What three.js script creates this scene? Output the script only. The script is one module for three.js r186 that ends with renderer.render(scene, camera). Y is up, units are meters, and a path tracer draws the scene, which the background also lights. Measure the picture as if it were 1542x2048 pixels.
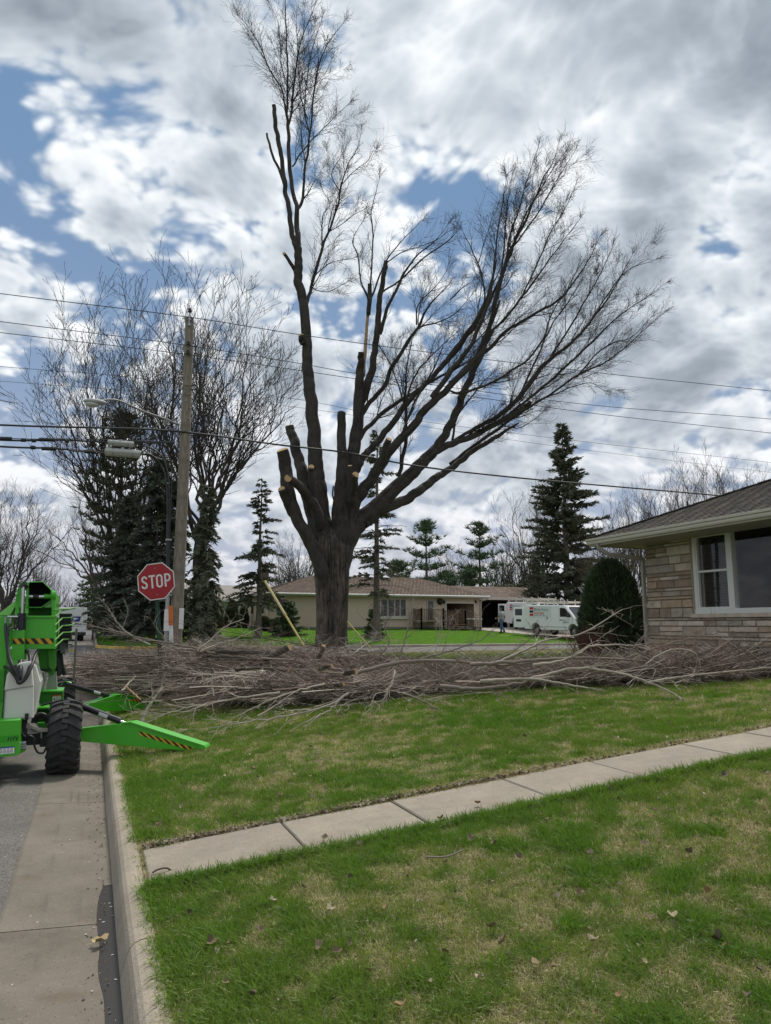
import * as THREE from 'three';
import { mergeGeometries } from 'three/addons/utils/BufferGeometryUtils.js';
import { RoundedBoxGeometry } from 'three/addons/geometries/RoundedBoxGeometry.js';
import { ImprovedNoise } from 'three/addons/math/ImprovedNoise.js';
import { MarchingCubes } from 'three/addons/objects/MarchingCubes.js';

// ---------------------------------------------------------------- camera, sun, exposure
// x runs east (square to the kerb), -z runs north (along the kerb), y is up, metres.
const EYE = 1.62, YAW = 21.4 * Math.PI / 180, PITCH = 8.68 * Math.PI / 180, F = 1481;
const scene = new THREE.Scene();
const camera = new THREE.PerspectiveCamera(2 * Math.atan(1024 / F) * 180 / Math.PI, 1542 / 2048, 0.05, 3000);
camera.rotation.order = 'YXZ';
camera.position.set(0, EYE, 0);
camera.rotation.set(PITCH, -YAW, 0);
const renderer = new THREE.WebGLRenderer({ antialias: true });
renderer.toneMapping = THREE.LinearToneMapping;
renderer.toneMappingExposure = 1.27;
renderer.shadowMap.enabled = true;
const SUN = dirOf(1230, -820);
const sun = new THREE.DirectionalLight(new THREE.Color(1, 0.94, 0.84), 2.7);
sun.position.copy(SUN).multiplyScalar(120).add(new THREE.Vector3(6, 0, -25));
sun.target.position.set(6, 0, -25);
sun.castShadow = true;
sun.shadow.radius = 24;
sun.shadow.mapSize.set(4096, 4096);
Object.assign(sun.shadow.camera, { left: -60, right: 60, top: 60, bottom: -60, near: 1, far: 300 });
scene.add(sun, sun.target);

// ---------------------------------------------------------------- numbers
function mulberry(a) { return () => { a = (a + 0x6d2b79f5) | 0; let t = Math.imul(a ^ (a >>> 15), 1 | a); t = (t + Math.imul(t ^ (t >>> 7), 61 | t)) ^ t; return ((t ^ (t >>> 14)) >>> 0) / 4294967296; }; }
const V = (x, y, z) => new THREE.Vector3(x, y, z);
const clamp = (x, a = 0, b = 1) => Math.min(b, Math.max(a, x)), lerp = (a, b, t) => a + (b - a) * t;
const sstep = (a, b, x) => { const t = clamp((x - a) / (b - a)); return t * t * (3 - 2 * t); };
const perlin = new ImprovedNoise();
const noise3 = (x, y, z) => perlin.noise(x, y, z);
function fbm(x, y, z, o) { let s = 0, a = 0.5; for (let i = 0; i < o; i++) { s += a * perlin.noise(x, y, z); x = x * 2.03 + 17.1; y = y * 2.03 + 3.7; z = z * 2.03 + 9.2; a *= 0.5; } return s; }

// a place in the world seen at a pixel of the 1542 x 2048 photograph, used while laying things out
function rayOf(px, py) {
  const X = px - 771, Y = 1024 - py, c = Math.cos(PITCH), s = Math.sin(PITCH);
  const up = Y * c + F * s, fw = F * c - Y * s, cy = Math.cos(YAW), sy = Math.sin(YAW);
  return { E: fw * sy + X * cy, N: fw * cy - X * sy, U: up, fw };
}
function dirOf(px, py) { const r = rayOf(px, py); return new THREE.Vector3(r.E, r.U, -r.N).normalize(); }
function P(px, py, d) { const r = rayOf(px, py), k = d / r.fw; return V(r.E * k, EYE + r.U * k, -r.N * k); }
function onN(px, py, n) { const r = rayOf(px, py), k = n / r.N; return V(r.E * k, EYE + r.U * k, -n); }
function onE(px, py, e) { const r = rayOf(px, py), k = e / r.E; return V(e, EYE + r.U * k, -r.N * k); }

// ---------------------------------------------------------------- the sky: air and broken cloud
{
  const W = 4096, H = 2048, data = new Float32Array(W * H * 4);
  // broad thinner and thicker reaches of the cloud cover, by direction
  const reach = [[80, 440, 0.10, -0.15], [20, 740, 0.11, -0.17], [310, 300, 0.05, -0.1], [890, 400, 0.10, -0.24], [930, 450, 0.06, -0.12], [730, 560, 0.06, -0.12], [1180, 390, 0.06, -0.2], [30, 250, 0.05, -0.14], [330, 560, 0.10, -0.2], [870, 640, 0.08, -0.15], [880, 170, 0.04, -0.16], [460, 470, 0.05, -0.1], [1450, 470, 0.05, -0.12],
    [560, 450, 0.06, 0.1], [200, 120, 0.2, 0.14], [760, 160, 0.18, 0.12], [1400, 60, 0.22, 0.34], [1150, 60, 0.12, -0.12], [1380, 620, 0.2, 0.14], [620, 690, 0.10, 0.12], [60, 590, 0.06, 0.24], [240, 460, 0.045, 0.24], [60, 380, 0.05, 0.16], [860, 290, 0.06, 0.16], [780, 430, 0.05, 0.2], [400, 330, 0.08, 0.1]]
    .map(([x, y, r, a]) => ({ d: dirOf(x, y), r, a }));
  const smooth = (t) => t * t * (3 - 2 * t);
  const rnd = new Float32Array(256 * 256 * 2), rr = mulberry(77); for (let i = 0; i < rnd.length; i++) rnd[i] = rr();
  const cell = (x, z) => {                      // 1 at the heart of a puff, 0 between puffs
    const ix = Math.floor(x), iz = Math.floor(z); let m = 9;
    for (let j = -1; j < 2; j++) for (let i = -1; i < 2; i++) { const q = ((((iz + j) & 255) << 8) + ((ix + i) & 255)) * 2, dx = ix + i + rnd[q] - x, dz = iz + j + rnd[q + 1] - z, d = dx * dx + dz * dz; if (d < m) m = d; }
    return 1 - Math.sqrt(m);
  };
  const puffs = (x, z) => cell(x * 7.4 + 40, z * 7.4 + 60) * 0.48 + cell(x * 16 + 90, z * 16 + 10) * 0.29 + cell(x * 36 + 20, z * 36 + 80) * 0.15 + cell(x * 78 + 5, z * 78 + 33) * 0.08;
  for (let row = 0; row < H; row++) {
    const el = ((row + 0.5) / H - 0.5) * Math.PI, y = Math.sin(el), ce = Math.cos(el);
    for (let col = 0; col < W; col++) {
      const az = ((col + 0.5) / W - 0.5) * 2 * Math.PI, x = Math.cos(az) * ce, z = Math.sin(az) * ce;
      const o = (row * W + col) * 4;
      data[o + 3] = 1;
      if (y < -0.02) { data[o] = 0.2; data[o + 1] = 0.2; data[o + 2] = 0.17; continue; }
      const h = Math.max(y, 0);
      const toSun = x * SUN.x + y * SUN.y + z * SUN.z;
      // clear air
      const low = Math.exp(-h * 5.0);
      let r = lerp(0.125, 0.45, low), g = lerp(0.225, 0.49, low), b = lerp(0.385, 0.57, low);
      // cumulus on a level sheet seen from below: cells with cauliflower edges
      const k = 1 / (h + 0.42), cx = x * k, cz = z * k;
      const wx = noise3(cx * 3.1, cz * 3.1, 3.3) * 0.05 + noise3(cx * 9, cz * 9, 1.3) * 0.022, wz = noise3(cx * 3.1, cz * 3.1, 8.1) * 0.05 + noise3(cx * 9, cz * 9, 6.3) * 0.022;
      const X = cx + wx, Z = cz + wz;
      const big = fbm(X * 2.6 + 4.2, Z * 2.6 + 1.7, 0.4, 3);
      const pw = puffs(X, Z), fine = fbm(X * 22, Z * 22, 5.2, 4);
      let cover = 0;
      for (const q of reach) { const c = 1 - (x * q.d.x + y * q.d.y + z * q.d.z); if (c < q.r * q.r * 2.2) cover += q.a * Math.exp(-c * 2 / (q.r * q.r)); }
      const dens = 0.13 + big * 0.62 + (pw - 0.52) * 1.25 + fine * 0.34 + cover * 1.15;
      const a = smooth(clamp((dens + 0.07) / 0.29));
      // light through the cloud: thin parts glow, deep parts go grey, with lit shoulders towards the sun
      const ex = SUN.x - x * toSun, ey = SUN.y - y * toSun, ez = SUN.z - z * toSun, s0 = 0.022;
      const nx = x + ex * s0, ny = Math.max(0.02, y + ey * s0), nz = z + ez * s0, nk = 1 / (ny + 0.42);
      const ahead = puffs(nx * nk + wx, nz * nk + wz);
      const deep = smooth(clamp((dens - 0.05) / 0.8));
      const lit = clamp(0.5 + ((pw - ahead) * 2.3 + fine * 0.6) * (1 - 0.55 * deep));
      const dark = fbm(cx * 2.2 + 9.1, cz * 2.2 + 2.2, 7.7, 3);
      let s = lerp(0.93, 0.36, clamp(deep * 0.85 + dark * 1.0 + cover * 0.85 + low * 0.22)) * lerp(0.56, 1.22, lit);
      s = Math.min(s, 0.97) * 0.87;
      s *= 1 + 0.25 * Math.pow(clamp(toSun), 18);
      const warm = low * 0.5, cool = clamp((0.78 - s) * 1.5);
      const cr = s * lerp(0.95, 0.985, warm) * (1 - 0.15 * cool), cg = s * lerp(0.99, 0.965, warm), cb = s * lerp(1.02, 1.0, warm) * (1 + 0.17 * cool);
      const far = Math.exp(-h * 9) * 0.8;
      r = lerp(r, cr, a); g = lerp(g, cg, a); b = lerp(b, cb, a);
      data[o] = lerp(r, 0.47, far); data[o + 1] = lerp(g, 0.465, far); data[o + 2] = lerp(b, 0.505, far);
    }
  }
  const sky = new THREE.DataTexture(data, W, H, THREE.RGBAFormat, THREE.FloatType);
  sky.mapping = THREE.EquirectangularReflectionMapping;
  sky.magFilter = sky.minFilter = THREE.LinearFilter;
  sky.needsUpdate = true;
  scene.background = sky;
  scene.environment = sky;
}

// ---------------------------------------------------------------- names, labels, builders
const taken = {};
function numbered(n) { const c = taken[n] = (taken[n] ?? -1) + 1; return c ? n + '_' + String(c).padStart(3, '0') : n; }
function tag(o, label, category, group, kind) {
  if (label) o.userData.label = label;
  if (category) o.userData.category = category;
  if (group) o.userData.group = group;
  if (kind) o.userData.kind = kind;
  return o;
}
function thing(name, label, category, pos = V(0, 0, 0), turn = 0, group, kind) {
  const g = new THREE.Group(); g.name = numbered(name); g.position.copy(pos); g.rotation.y = turn; scene.add(g);
  return tag(g, label, category, group, kind);
}
function part(parent, name, geo, mat, kind) {
  const m = new THREE.Mesh(geo, mat); m.name = parent === scene ? numbered(name) : name; m.castShadow = m.receiveShadow = true; parent.add(m);
  if (kind) m.userData.kind = kind;
  return m;
}
function copyOf(o, pos, turn, label, group, scale) {
  const c = o.clone(); c.name = numbered(o.name.replace(/_\d{3}$/, '')); c.position.copy(pos); c.rotation.y = turn; c.userData = { ...o.userData };
  if (label) c.userData.label = label;
  if (group) c.userData.group = group;
  if (scale) c.scale.setScalar(scale);
  scene.add(c); return c;
}
// a collector of triangles: tubes, boxes, quads, with uv in metres and optional vertex colour
class MB {
  constructor() { this.p = []; this.n = []; this.u = []; this.c = []; this.i = []; this.col = null; }
  v(p, n, u, w) { this.p.push(p.x, p.y, p.z); this.n.push(n.x, n.y, n.z); this.u.push(u, w); if (this.col) this.c.push(this.col[0], this.col[1], this.col[2]); return this.p.length / 3 - 1; }
  quad(a, b, c, d, uv) {
    const n = V().subVectors(b, a).cross(V().subVectors(d, a)).normalize(), w = a.distanceTo(b), h = a.distanceTo(d), q = uv ?? [0, 0, w, h];
    const i = this.v(a, n, q[0], q[1]); this.v(b, n, q[2], q[1]); this.v(c, n, q[2], q[3]); this.v(d, n, q[0], q[3]);
    this.i.push(i, i + 1, i + 2, i, i + 2, i + 3); return this;
  }
  tri(a, b, c, n) {
    n ??= V().subVectors(b, a).cross(V().subVectors(c, a)).normalize();
    const i = this.v(a, n, 0, 0); this.v(b, n, 1, 0); this.v(c, n, 0.5, 1); this.i.push(i, i + 1, i + 2); return this;
  }
  box(x0, y0, z0, x1, y1, z1) {
    const q = (a, b, c, d) => this.quad(V(...a), V(...b), V(...c), V(...d));
    q([x0, y0, z1], [x1, y0, z1], [x1, y1, z1], [x0, y1, z1]); q([x1, y0, z0], [x0, y0, z0], [x0, y1, z0], [x1, y1, z0]);
    q([x1, y0, z1], [x1, y0, z0], [x1, y1, z0], [x1, y1, z1]); q([x0, y0, z0], [x0, y0, z1], [x0, y1, z1], [x0, y1, z0]);
    q([x0, y1, z1], [x1, y1, z1], [x1, y1, z0], [x0, y1, z0]); q([x0, y0, z0], [x1, y0, z0], [x1, y0, z1], [x0, y0, z1]);
    return this;
  }
  bar(a, b, w, h, up = V(0, 1, 0)) {            // a square bar from a to b
    const t = V().subVectors(b, a).normalize(); let s = V().crossVectors(t, up); if (s.lengthSq() < 1e-6) s = V(1, 0, 0); s.normalize(); const r = V().crossVectors(s, t);
    const k = (o, i, j) => o.clone().addScaledVector(s, i * w / 2).addScaledVector(r, j * h / 2);
    const A = [k(a, -1, -1), k(a, 1, -1), k(a, 1, 1), k(a, -1, 1)], B = [k(b, -1, -1), k(b, 1, -1), k(b, 1, 1), k(b, -1, 1)];
    for (let i = 0; i < 4; i++) this.quad(A[i], A[(i + 1) % 4], B[(i + 1) % 4], B[i]);
    this.quad(A[3], A[2], A[1], A[0]); this.quad(B[0], B[1], B[2], B[3]); return this;
  }
  // path: points, rad: radii; wob(u, v, r) may change the radius
  tube(path, rad, seg = 8, { capA = false, capB = false, wob, v0 = 0, uk } = {}) {
    const n = path.length, t = V(), s = V(), r = V(); let prev = null, len = v0;
    const T = path.map((_, i) => V().subVectors(path[Math.min(n - 1, i + 1)], path[Math.max(0, i - 1)]).normalize());
    s.set(Math.abs(T[0].y) < 0.9 ? 0 : 1, Math.abs(T[0].y) < 0.9 ? 1 : 0, 0).cross(T[0]).normalize();
    const first = this.p.length / 3, dirv = V();
    for (let i = 0; i < n; i++) {
      t.copy(T[i]); s.addScaledVector(t, -s.dot(t)).normalize(); r.crossVectors(t, s);
      if (i) len += path[i].distanceTo(path[i - 1]);
      const uw = uk ?? Math.max(1, Math.round(6.28 * rad[0] / 0.3)) * 0.3;
      for (let j = 0; j <= seg; j++) {
        const a = j / seg * Math.PI * 2, ca = Math.cos(a), sa = Math.sin(a);
        dirv.set(s.x * ca + r.x * sa, s.y * ca + r.y * sa, s.z * ca + r.z * sa);
        const R = wob ? wob(ca, sa, len, rad[i]) : rad[i];
        this.v(V(path[i].x + dirv.x * R, path[i].y + dirv.y * R, path[i].z + dirv.z * R), dirv, j / seg * uw, len);
      }
      prev = i;
    }
    const w = seg + 1;
    for (let i = 0; i < n - 1; i++) for (let j = 0; j < seg; j++) { const a = first + i * w + j; this.i.push(a, a + 1, a + w, a + 1, a + w + 1, a + w); }
    for (const [on, k, sg] of [[capA, 0, -1], [capB, n - 1, 1]]) if (on) {
      const nn = T[k].clone().multiplyScalar(sg), c = this.v(path[k], nn, 0, 0), b = first + k * w, ring = [];
      for (let j = 0; j < seg; j++) { const q = (b + j) * 3; ring.push(this.v(V(this.p[q], this.p[q + 1], this.p[q + 2]), nn, 0, 0)); }
      for (let j = 0; j < seg; j++) { const x = ring[j], y = ring[(j + 1) % seg]; sg > 0 ? this.i.push(c, x, y) : this.i.push(c, y, x); }
    }
    return this;
  }
  cyl(a, b, r0, r1 = r0, seg = 12) { return this.tube([a, b], [r0, r1], seg, { capA: true, capB: true }); }
  geo(smooth) {
    const g = new THREE.BufferGeometry();
    g.setAttribute('position', new THREE.Float32BufferAttribute(this.p, 3)); g.setAttribute('normal', new THREE.Float32BufferAttribute(this.n, 3)); g.setAttribute('uv', new THREE.Float32BufferAttribute(this.u, 2));
    if (this.c.length) g.setAttribute('color', new THREE.Float32BufferAttribute(this.c, 3));
    g.setIndex(this.i); if (smooth) g.computeVertexNormals(); return g;
  }
}
// smooth path through points
function curve(pts, n) { return new THREE.CatmullRomCurve3(pts, false, 'centripetal').getPoints(n); }
// an outline (x, y pairs) in the plane facing south, given thickness towards the north, with a small bevel
function plate(pts, depth, bevel = 0.004, holes = []) {
  const s = new THREE.Shape(pts.map(([x, y]) => new THREE.Vector2(x, y)));
  for (const h of holes) s.holes.push(new THREE.Path(h.map(([x, y]) => new THREE.Vector2(x, y))));
  const g = new THREE.ExtrudeGeometry(s, { depth: depth - 2 * bevel, bevelEnabled: bevel > 0, bevelThickness: bevel, bevelSize: bevel, bevelOffset: -bevel, bevelSegments: 2 });
  return g.translate(0, 0, -(depth - bevel));
}
function rbox(w, h, d, r = 0.01, seg = 2) { return new RoundedBoxGeometry(w, h, d, seg, r); }
const at = (g, x, y, z) => g.translate(x, y, z);
function clean(g) { const k = g.index ? g.toNonIndexed() : g; for (const a of Object.keys(k.attributes)) if (!['position', 'normal', 'uv'].includes(a)) k.deleteAttribute(a); return k; }
const merge = (list) => mergeGeometries(list.map(clean));

// ---------------------------------------------------------------- materials
const std = (color, roughness = 0.9, more = {}) => new THREE.MeshStandardMaterial({ color: new THREE.Color().setRGB(...color), roughness, ...more });
function dataTex(n, m, f, srgb, rep = 1) {       // f(x, y) gives [r, g, b] in 0..1
  const d = new Uint8Array(n * m * 4);
  for (let y = 0; y < m; y++) for (let x = 0; x < n; x++) { const c = f(x / n, y / m, x, y), o = (y * n + x) * 4; d[o] = clamp(c[0]) * 255; d[o + 1] = clamp(c[1] ?? c[0]) * 255; d[o + 2] = clamp(c[2] ?? c[0]) * 255; d[o + 3] = 255; }
  const t = new THREE.DataTexture(d, n, m); t.wrapS = t.wrapT = THREE.RepeatWrapping; t.magFilter = THREE.LinearFilter; t.minFilter = THREE.LinearMipmapLinearFilter; t.generateMipmaps = true;
  if (srgb) t.colorSpace = THREE.SRGBColorSpace; t.repeat.set(rep, rep); t.needsUpdate = true; return t;
}
const toS = (l) => (l <= 0.0031308 ? l * 12.92 : 1.055 * Math.pow(l, 1 / 2.4) - 0.055);
const lin = (r, g, b) => [toS(clamp(r)), toS(clamp(g)), toS(clamp(b))];
// noise that wraps on the unit square
function tnoise(u, v, f, o, z = 0) {
  let s = 0, a = 0.5; for (let i = 0; i < o; i++) {
    const q = (U, W) => perlin.noise(U * f, W * f, z + i * 7.3);
    s += a * (q(u, v) * (1 - u) * (1 - v) + q(u - 1, v) * u * (1 - v) + q(u, v - 1) * (1 - u) * v + q(u - 1, v - 1) * u * v); f *= 2; a *= 0.5;
  } return s;
}
const hash = (x, y) => { let h = Math.imul(x | 0, 374761393) + Math.imul(y | 0, 668265263); h = Math.imul(h ^ (h >>> 13), 1274126177); return ((h ^ (h >>> 16)) >>> 0) / 4294967296; };

const grain = dataTex(256, 256, (u, v, x, y) => [0.5 + tnoise(u, v, 14, 4) * 0.6 + (hash(x, y) - 0.5) * 0.35], false);
const M = {};
function speck(base, vary, dark, lightS, scale, n = 512) { // a gritty mineral surface
  return dataTex(n, n, (u, v, x, y) => {
    const big = tnoise(u, v, 4, 4), fine = (hash(x, y) - 0.5), s = hash(x >> 1, (y >> 1) + 999);
    let k = 1 + big * vary + fine * 0.3; if (s < dark) k *= 0.45; if (s > 1 - lightS) k *= 1.6;
    return lin(base[0] * k, base[1] * k, base[2] * k);
  }, true, scale);
}
M.asphalt = new THREE.MeshStandardMaterial({ map: speck([0.105, 0.096, 0.086], 0.6, 0.2, 0.14, 0.55), bumpMap: grain, bumpScale: 0.004, roughness: 0.8 });

// ================================================================ GROUND
const KERB = 0.21, KTOP = 0.36, PAN = -0.39, STREET_W = -8.4;     // the street's lines, metres east
const N1 = 27, N2 = 38.5, RAD = 4.5;                               // the cross street's kerbs, metres north
const roadH = (E, N) => 0.35 * sstep(12, 30, N) + 0.007 * Math.max(0, N - 30);
const nearEdge = (N) => N > N1 - RAD ? KTOP + RAD - Math.sqrt(Math.max(0, RAD * RAD - (N - N1 + RAD) ** 2)) : KTOP;
const farEdge = (N) => N < N2 + RAD ? KTOP + RAD - Math.sqrt(Math.max(0, RAD * RAD - (N2 + RAD - N) ** 2)) : KTOP;
function nearH(E, N) {
  const s = lerp(0.094, 0.012, sstep(11, 27, N)), u = Math.max(0, E - KTOP), g = u / Math.sqrt(1 + (u / 24) ** 2);
  const lump = fbm(E * 0.5, N * 0.5, 1.1, 2) * 0.05 * sstep(0, 2, u);
  return roadH(E, N) + 0.145 + s * g + lump;
}
function farH(E, N) {
  const u = sstep(0, 16, N - N2), w = sstep(-2, 9, E);
  return roadH(E, Math.min(N, 60)) + 0.145 + (0.74 * u) * lerp(0.75, 1, w) + fbm(E * 0.12, N * 0.12, 4.1, 2) * 0.12 * sstep(0, 6, N - N2);
}
const leftH = (E, N) => roadH(E, N) + 0.145 + 0.03 * Math.min(20, STREET_W - E);
function groundH(E, N) {
  if (E < STREET_W) return leftH(E, N);
  if (N < N1 && E > nearEdge(N)) return nearH(E, N);
  if (N > N2 && E > farEdge(N)) return farH(E, N);
  return roadH(E, N);
}
function onGround(px, py) {           // the ground point at a pixel
  const r = rayOf(px, py); let a = 1.2;
  for (let d = 1.2; d < 200; d *= 1.01) { const k = d / r.fw; if (EYE + r.U * k < groundH(r.E * k, r.N * k)) { a = d; break; } }
  const k = a / r.fw, E = r.E * k, N = r.N * k; return V(E, groundH(E, N), -N);
}
const G = (E, N, up = 0) => V(E, groundH(E, N) + up, -N);
function sheet(us, vs, f, uvScale = 1) {       // a grid of points f(u, v), uv from east and north
  const p = [], uv = [], idx = [], w = us.length;
  for (const v of vs) for (const u of us) { const q = f(u, v); p.push(q.x, q.y, q.z); uv.push(q.x * uvScale, -q.z * uvScale); }
  for (let j = 0; j < vs.length - 1; j++) for (let i = 0; i < w - 1; i++) { const a = j * w + i; idx.push(a, a + 1, a + w, a + 1, a + w + 1, a + w); }
  const g = new THREE.BufferGeometry(); g.setAttribute('position', new THREE.Float32BufferAttribute(p, 3)); g.setAttribute('uv', new THREE.Float32BufferAttribute(uv, 2)); g.setIndex(idx); g.computeVertexNormals(); return g;
}
const range = (a, b, s) => { const o = []; for (let x = a; x < b - 1e-6; x += s) o.push(x); o.push(b); return o; };
const grow = (a, b, s, k) => { const o = [a]; while (o[o.length - 1] + s < b) { o.push(o[o.length - 1] + s); s *= k; } o.push(b); return o; };

const soilTex = dataTex(512, 512, (u, v, x, y) => { const k = 0.8 + tnoise(u, v, 6, 5) * 0.9 + (hash(x, y) - 0.5) * 0.6, m = tnoise(u, v, 9, 3, 3); return lin((0.15 + m * 0.05) * k, (0.15 + m * 0.02) * k, 0.06 * k); }, true, 1 / 2.5);
const farLawnTex = dataTex(512, 512, (u, v, x, y) => {
  const m = tnoise(u, v, 5, 5, 2), k = 0.85 + tnoise(u, v, 24, 3) * 0.8 + (hash(x, y) - 0.5) * 0.5, d = sstep(0.12, 0.32, m);
  return lin(lerp(0.07, 0.15, d) * k, lerp(0.165, 0.18, d) * k, lerp(0.012, 0.04, d) * k);
}, true, 1 / 9);
M.soil = new THREE.MeshPhysicalMaterial({ map: soilTex, roughness: 1, specularIntensity: 0.2, bumpMap: grain, bumpScale: 0.02 });
M.farLawn = new THREE.MeshPhysicalMaterial({ map: farLawnTex, roughness: 1, specularIntensity: 0.1, bumpMap: grain, bumpScale: 0.02 });

// the street: one broad sheet, with the crossing street part of it
{
  const Es = [...range(-60, -9, 3), ...range(-8.4, -0.5, 0.6), PAN, 1, 3, ...range(6, 250, 6)], Ns = [...range(-30, 60, 1), ...grow(62, 420, 3, 1.15)];
  const crown = (E) => E < PAN ? 0.02 * Math.min(PAN - E, 4) - 0.0 : 0;
  tag(part(scene, 'street', sheet(Es, Ns, (E, N) => V(E, roadH(E, N) + crown(E) * sstep(0, 1, 1) - (E > PAN && N < N1 - RAD ? 0.12 : 0), -N)), M.asphalt), 'worn dark asphalt street running along the kerb', 0, 0, 'structure');
  const lawn = (name, vs, edge, E1, H, mat, label) => {
    const T = grow(0, 1, 0.004, 1.06), g = sheet(T, vs, (t, N) => { const E = lerp(edge(N), E1, t); return V(E, H(E, N), -N); });
    tag(part(scene, name, g, mat), label, 0, 0, 'structure');
  };
  lawn('lawn', [...range(-8, 20, 0.5), ...range(20.25, N1, 0.25)], nearEdge, 80, (E, N) => nearH(E, N) - 0.012, M.soil, 'front lawn sloping up from the kerb to the stone house');
  lawn('lawn', [...range(N2, N2 + RAD, 0.3), ...range(44, 70, 2), ...grow(73, 420, 3, 1.15)], farEdge, 260, (E, N) => farH(E, N), M.farLawn, 'bright green lawn across the side street in front of the tan house');
  const gl = sheet(range(-120, STREET_W, 2.5), [...range(-30, 60, 3), ...grow(63, 420, 4, 1.15)], (E, N) => V(E, leftH(E, N), -N));
  tag(part(scene, 'verge', gl, M.farLawn), 'grass verge on the far left side of the street', 0, 0, 'structure');
  const hz = new THREE.RingGeometry(180, 2600, 64, 6).rotateX(-Math.PI / 2); const pos = hz.attributes.position;
  for (let i = 0; i < pos.count; i++) pos.setY(i, Math.hypot(pos.getX(i), pos.getZ(i)) < 300 ? -1.2 : 0.6);
  hz.computeVertexNormals();
  for (let i = 0; i < pos.count; i++) hz.attributes.uv.setXY(i, pos.getX(i), pos.getZ(i));
  tag(part(scene, 'ground', hz, M.farLawn), 'open ground reaching to the horizon', 0, 0, 'structure');
}

// concrete: gutter slabs, kerb stones, footpath slabs
function concreteTex(base, seed, tracks) {
  return dataTex(512, 512, (u, v, x, y) => {
    const big = tnoise(u, v, 3, 5, seed), mid = tnoise(u, v, 17, 3, seed + 2), f = hash(x, y + seed * 131) - 0.5, s = hash((x >> 1) + seed * 71, y >> 1);
    let k = 1 + big * 0.75 + mid * 0.3 + f * 0.2; if (s < 0.012) k *= 0.45; if (s > 0.985) k *= 1.45;
    if (tracks) { const w = tnoise(u, 0.5, 26, 2, 40), q = sstep(-0.05, 0.2, tnoise(u, v, 3, 2, 50)); k *= 1 - 0.3 * q * sstep(0.03, 0.16, w); }
    const st = sstep(0.1, 0.34, tnoise(u, v, 5, 4, seed + 9));                       // earthy stains
    return lin(base[0] * k * lerp(1, 0.8, st), base[1] * k * lerp(1, 0.74, st), base[2] * k * lerp(1, 0.66, st));
  }, true, 1 / 1.7);
}
const gutTex = concreteTex([0.142, 0.122, 0.096], 1, true), walkTex = concreteTex([0.255, 0.22, 0.175], 4), kerbTex = concreteTex([0.285, 0.243, 0.19], 7);
M.gutter = new THREE.MeshStandardMaterial({ map: gutTex, roughness: 0.9, bumpMap: grain, bumpScale: 0.003 });
M.walk = new THREE.MeshStandardMaterial({ map: walkTex, roughness: 0.92, bumpMap: grain, bumpScale: 0.003 });
M.kerb = new THREE.MeshStandardMaterial({ map: kerbTex, roughness: 0.92, bumpMap: grain, bumpScale: 0.004 });
M.kerbYellow = new THREE.MeshStandardMaterial({ map: concreteTex([0.50, 0.34, 0.06], 3), roughness: 0.9 });
M.wet = new THREE.MeshPhysicalMaterial({ color: new THREE.Color().setRGB(0.045, 0.042, 0.038), roughness: 0.28, specularIntensity: 0.45 });
// sweep a profile (across, up) along a line of (E, N) points; across runs to the right of travel
function sweep(prof, path, uvx = 0) {
  const mb = new MB(); let len = 0;
  for (let i = 0; i < path.length - 1; i++) {
    const [a, b] = [path[i], path[i + 1]], dl = Math.hypot(b[0] - a[0], b[1] - a[1]);
    const nrm = (k) => { const p = path[Math.max(0, k - 1)], q = path[Math.min(path.length - 1, k + 1)], l = Math.hypot(q[0] - p[0], q[1] - p[1]); return [(q[1] - p[1]) / l, -(q[0] - p[0]) / l]; };
    const na = nrm(i), nb = nrm(i + 1), pt = (o, n, q) => V(o[0] + n[0] * q[0], roadH(o[0], o[1]) + q[1], -(o[1] + n[1] * q[0]));
    for (let j = 0; j < prof.length - 1; j++) { const A = pt(a, na, prof[j]), B = pt(a, na, prof[j + 1]), C = pt(b, nb, prof[j + 1]), D = pt(b, nb, prof[j]); mb.quad(A, B, C, D, [prof[j][0] + uvx, len, prof[j + 1][0] + uvx + Math.abs(prof[j + 1][1] - prof[j][1]), len + dl]); }
    len += dl;
    for (const [k, n, o, e] of [[0, na, a, i === 0], [1, nb, b, i === path.length - 2]]) if (e) { const c = pt(o, n, [prof[0][0], -0.15]), last = prof[prof.length - 1]; const z = pt(o, n, [last[0], -0.15]); for (let j = 0; j < prof.length - 1; j++) { const p = pt(o, n, prof[j]), q = pt(o, n, prof[j + 1]), p0 = p.clone(), q0 = q.clone(); p0.y = c.y; q0.y = z.y; k ? mb.quad(p, q, q0, p0) : mb.quad(q, p, p0, q0); } }
  }
  return mb.geo(false);
}
const panProf = [[0, 0.004], [0.02, 0.012], [0.2, 0.004], [0.4, -0.006], [0.575, -0.014], [0.6, -0.012]];
const kerbProf = [[0, -0.014], [0.012, 0.03], [0.028, 0.09], [0.042, 0.118], [0.062, 0.137], [0.09, 0.147], [0.15, 0.15], [0.158, 0.142], [0.16, 0.02]];
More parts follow.
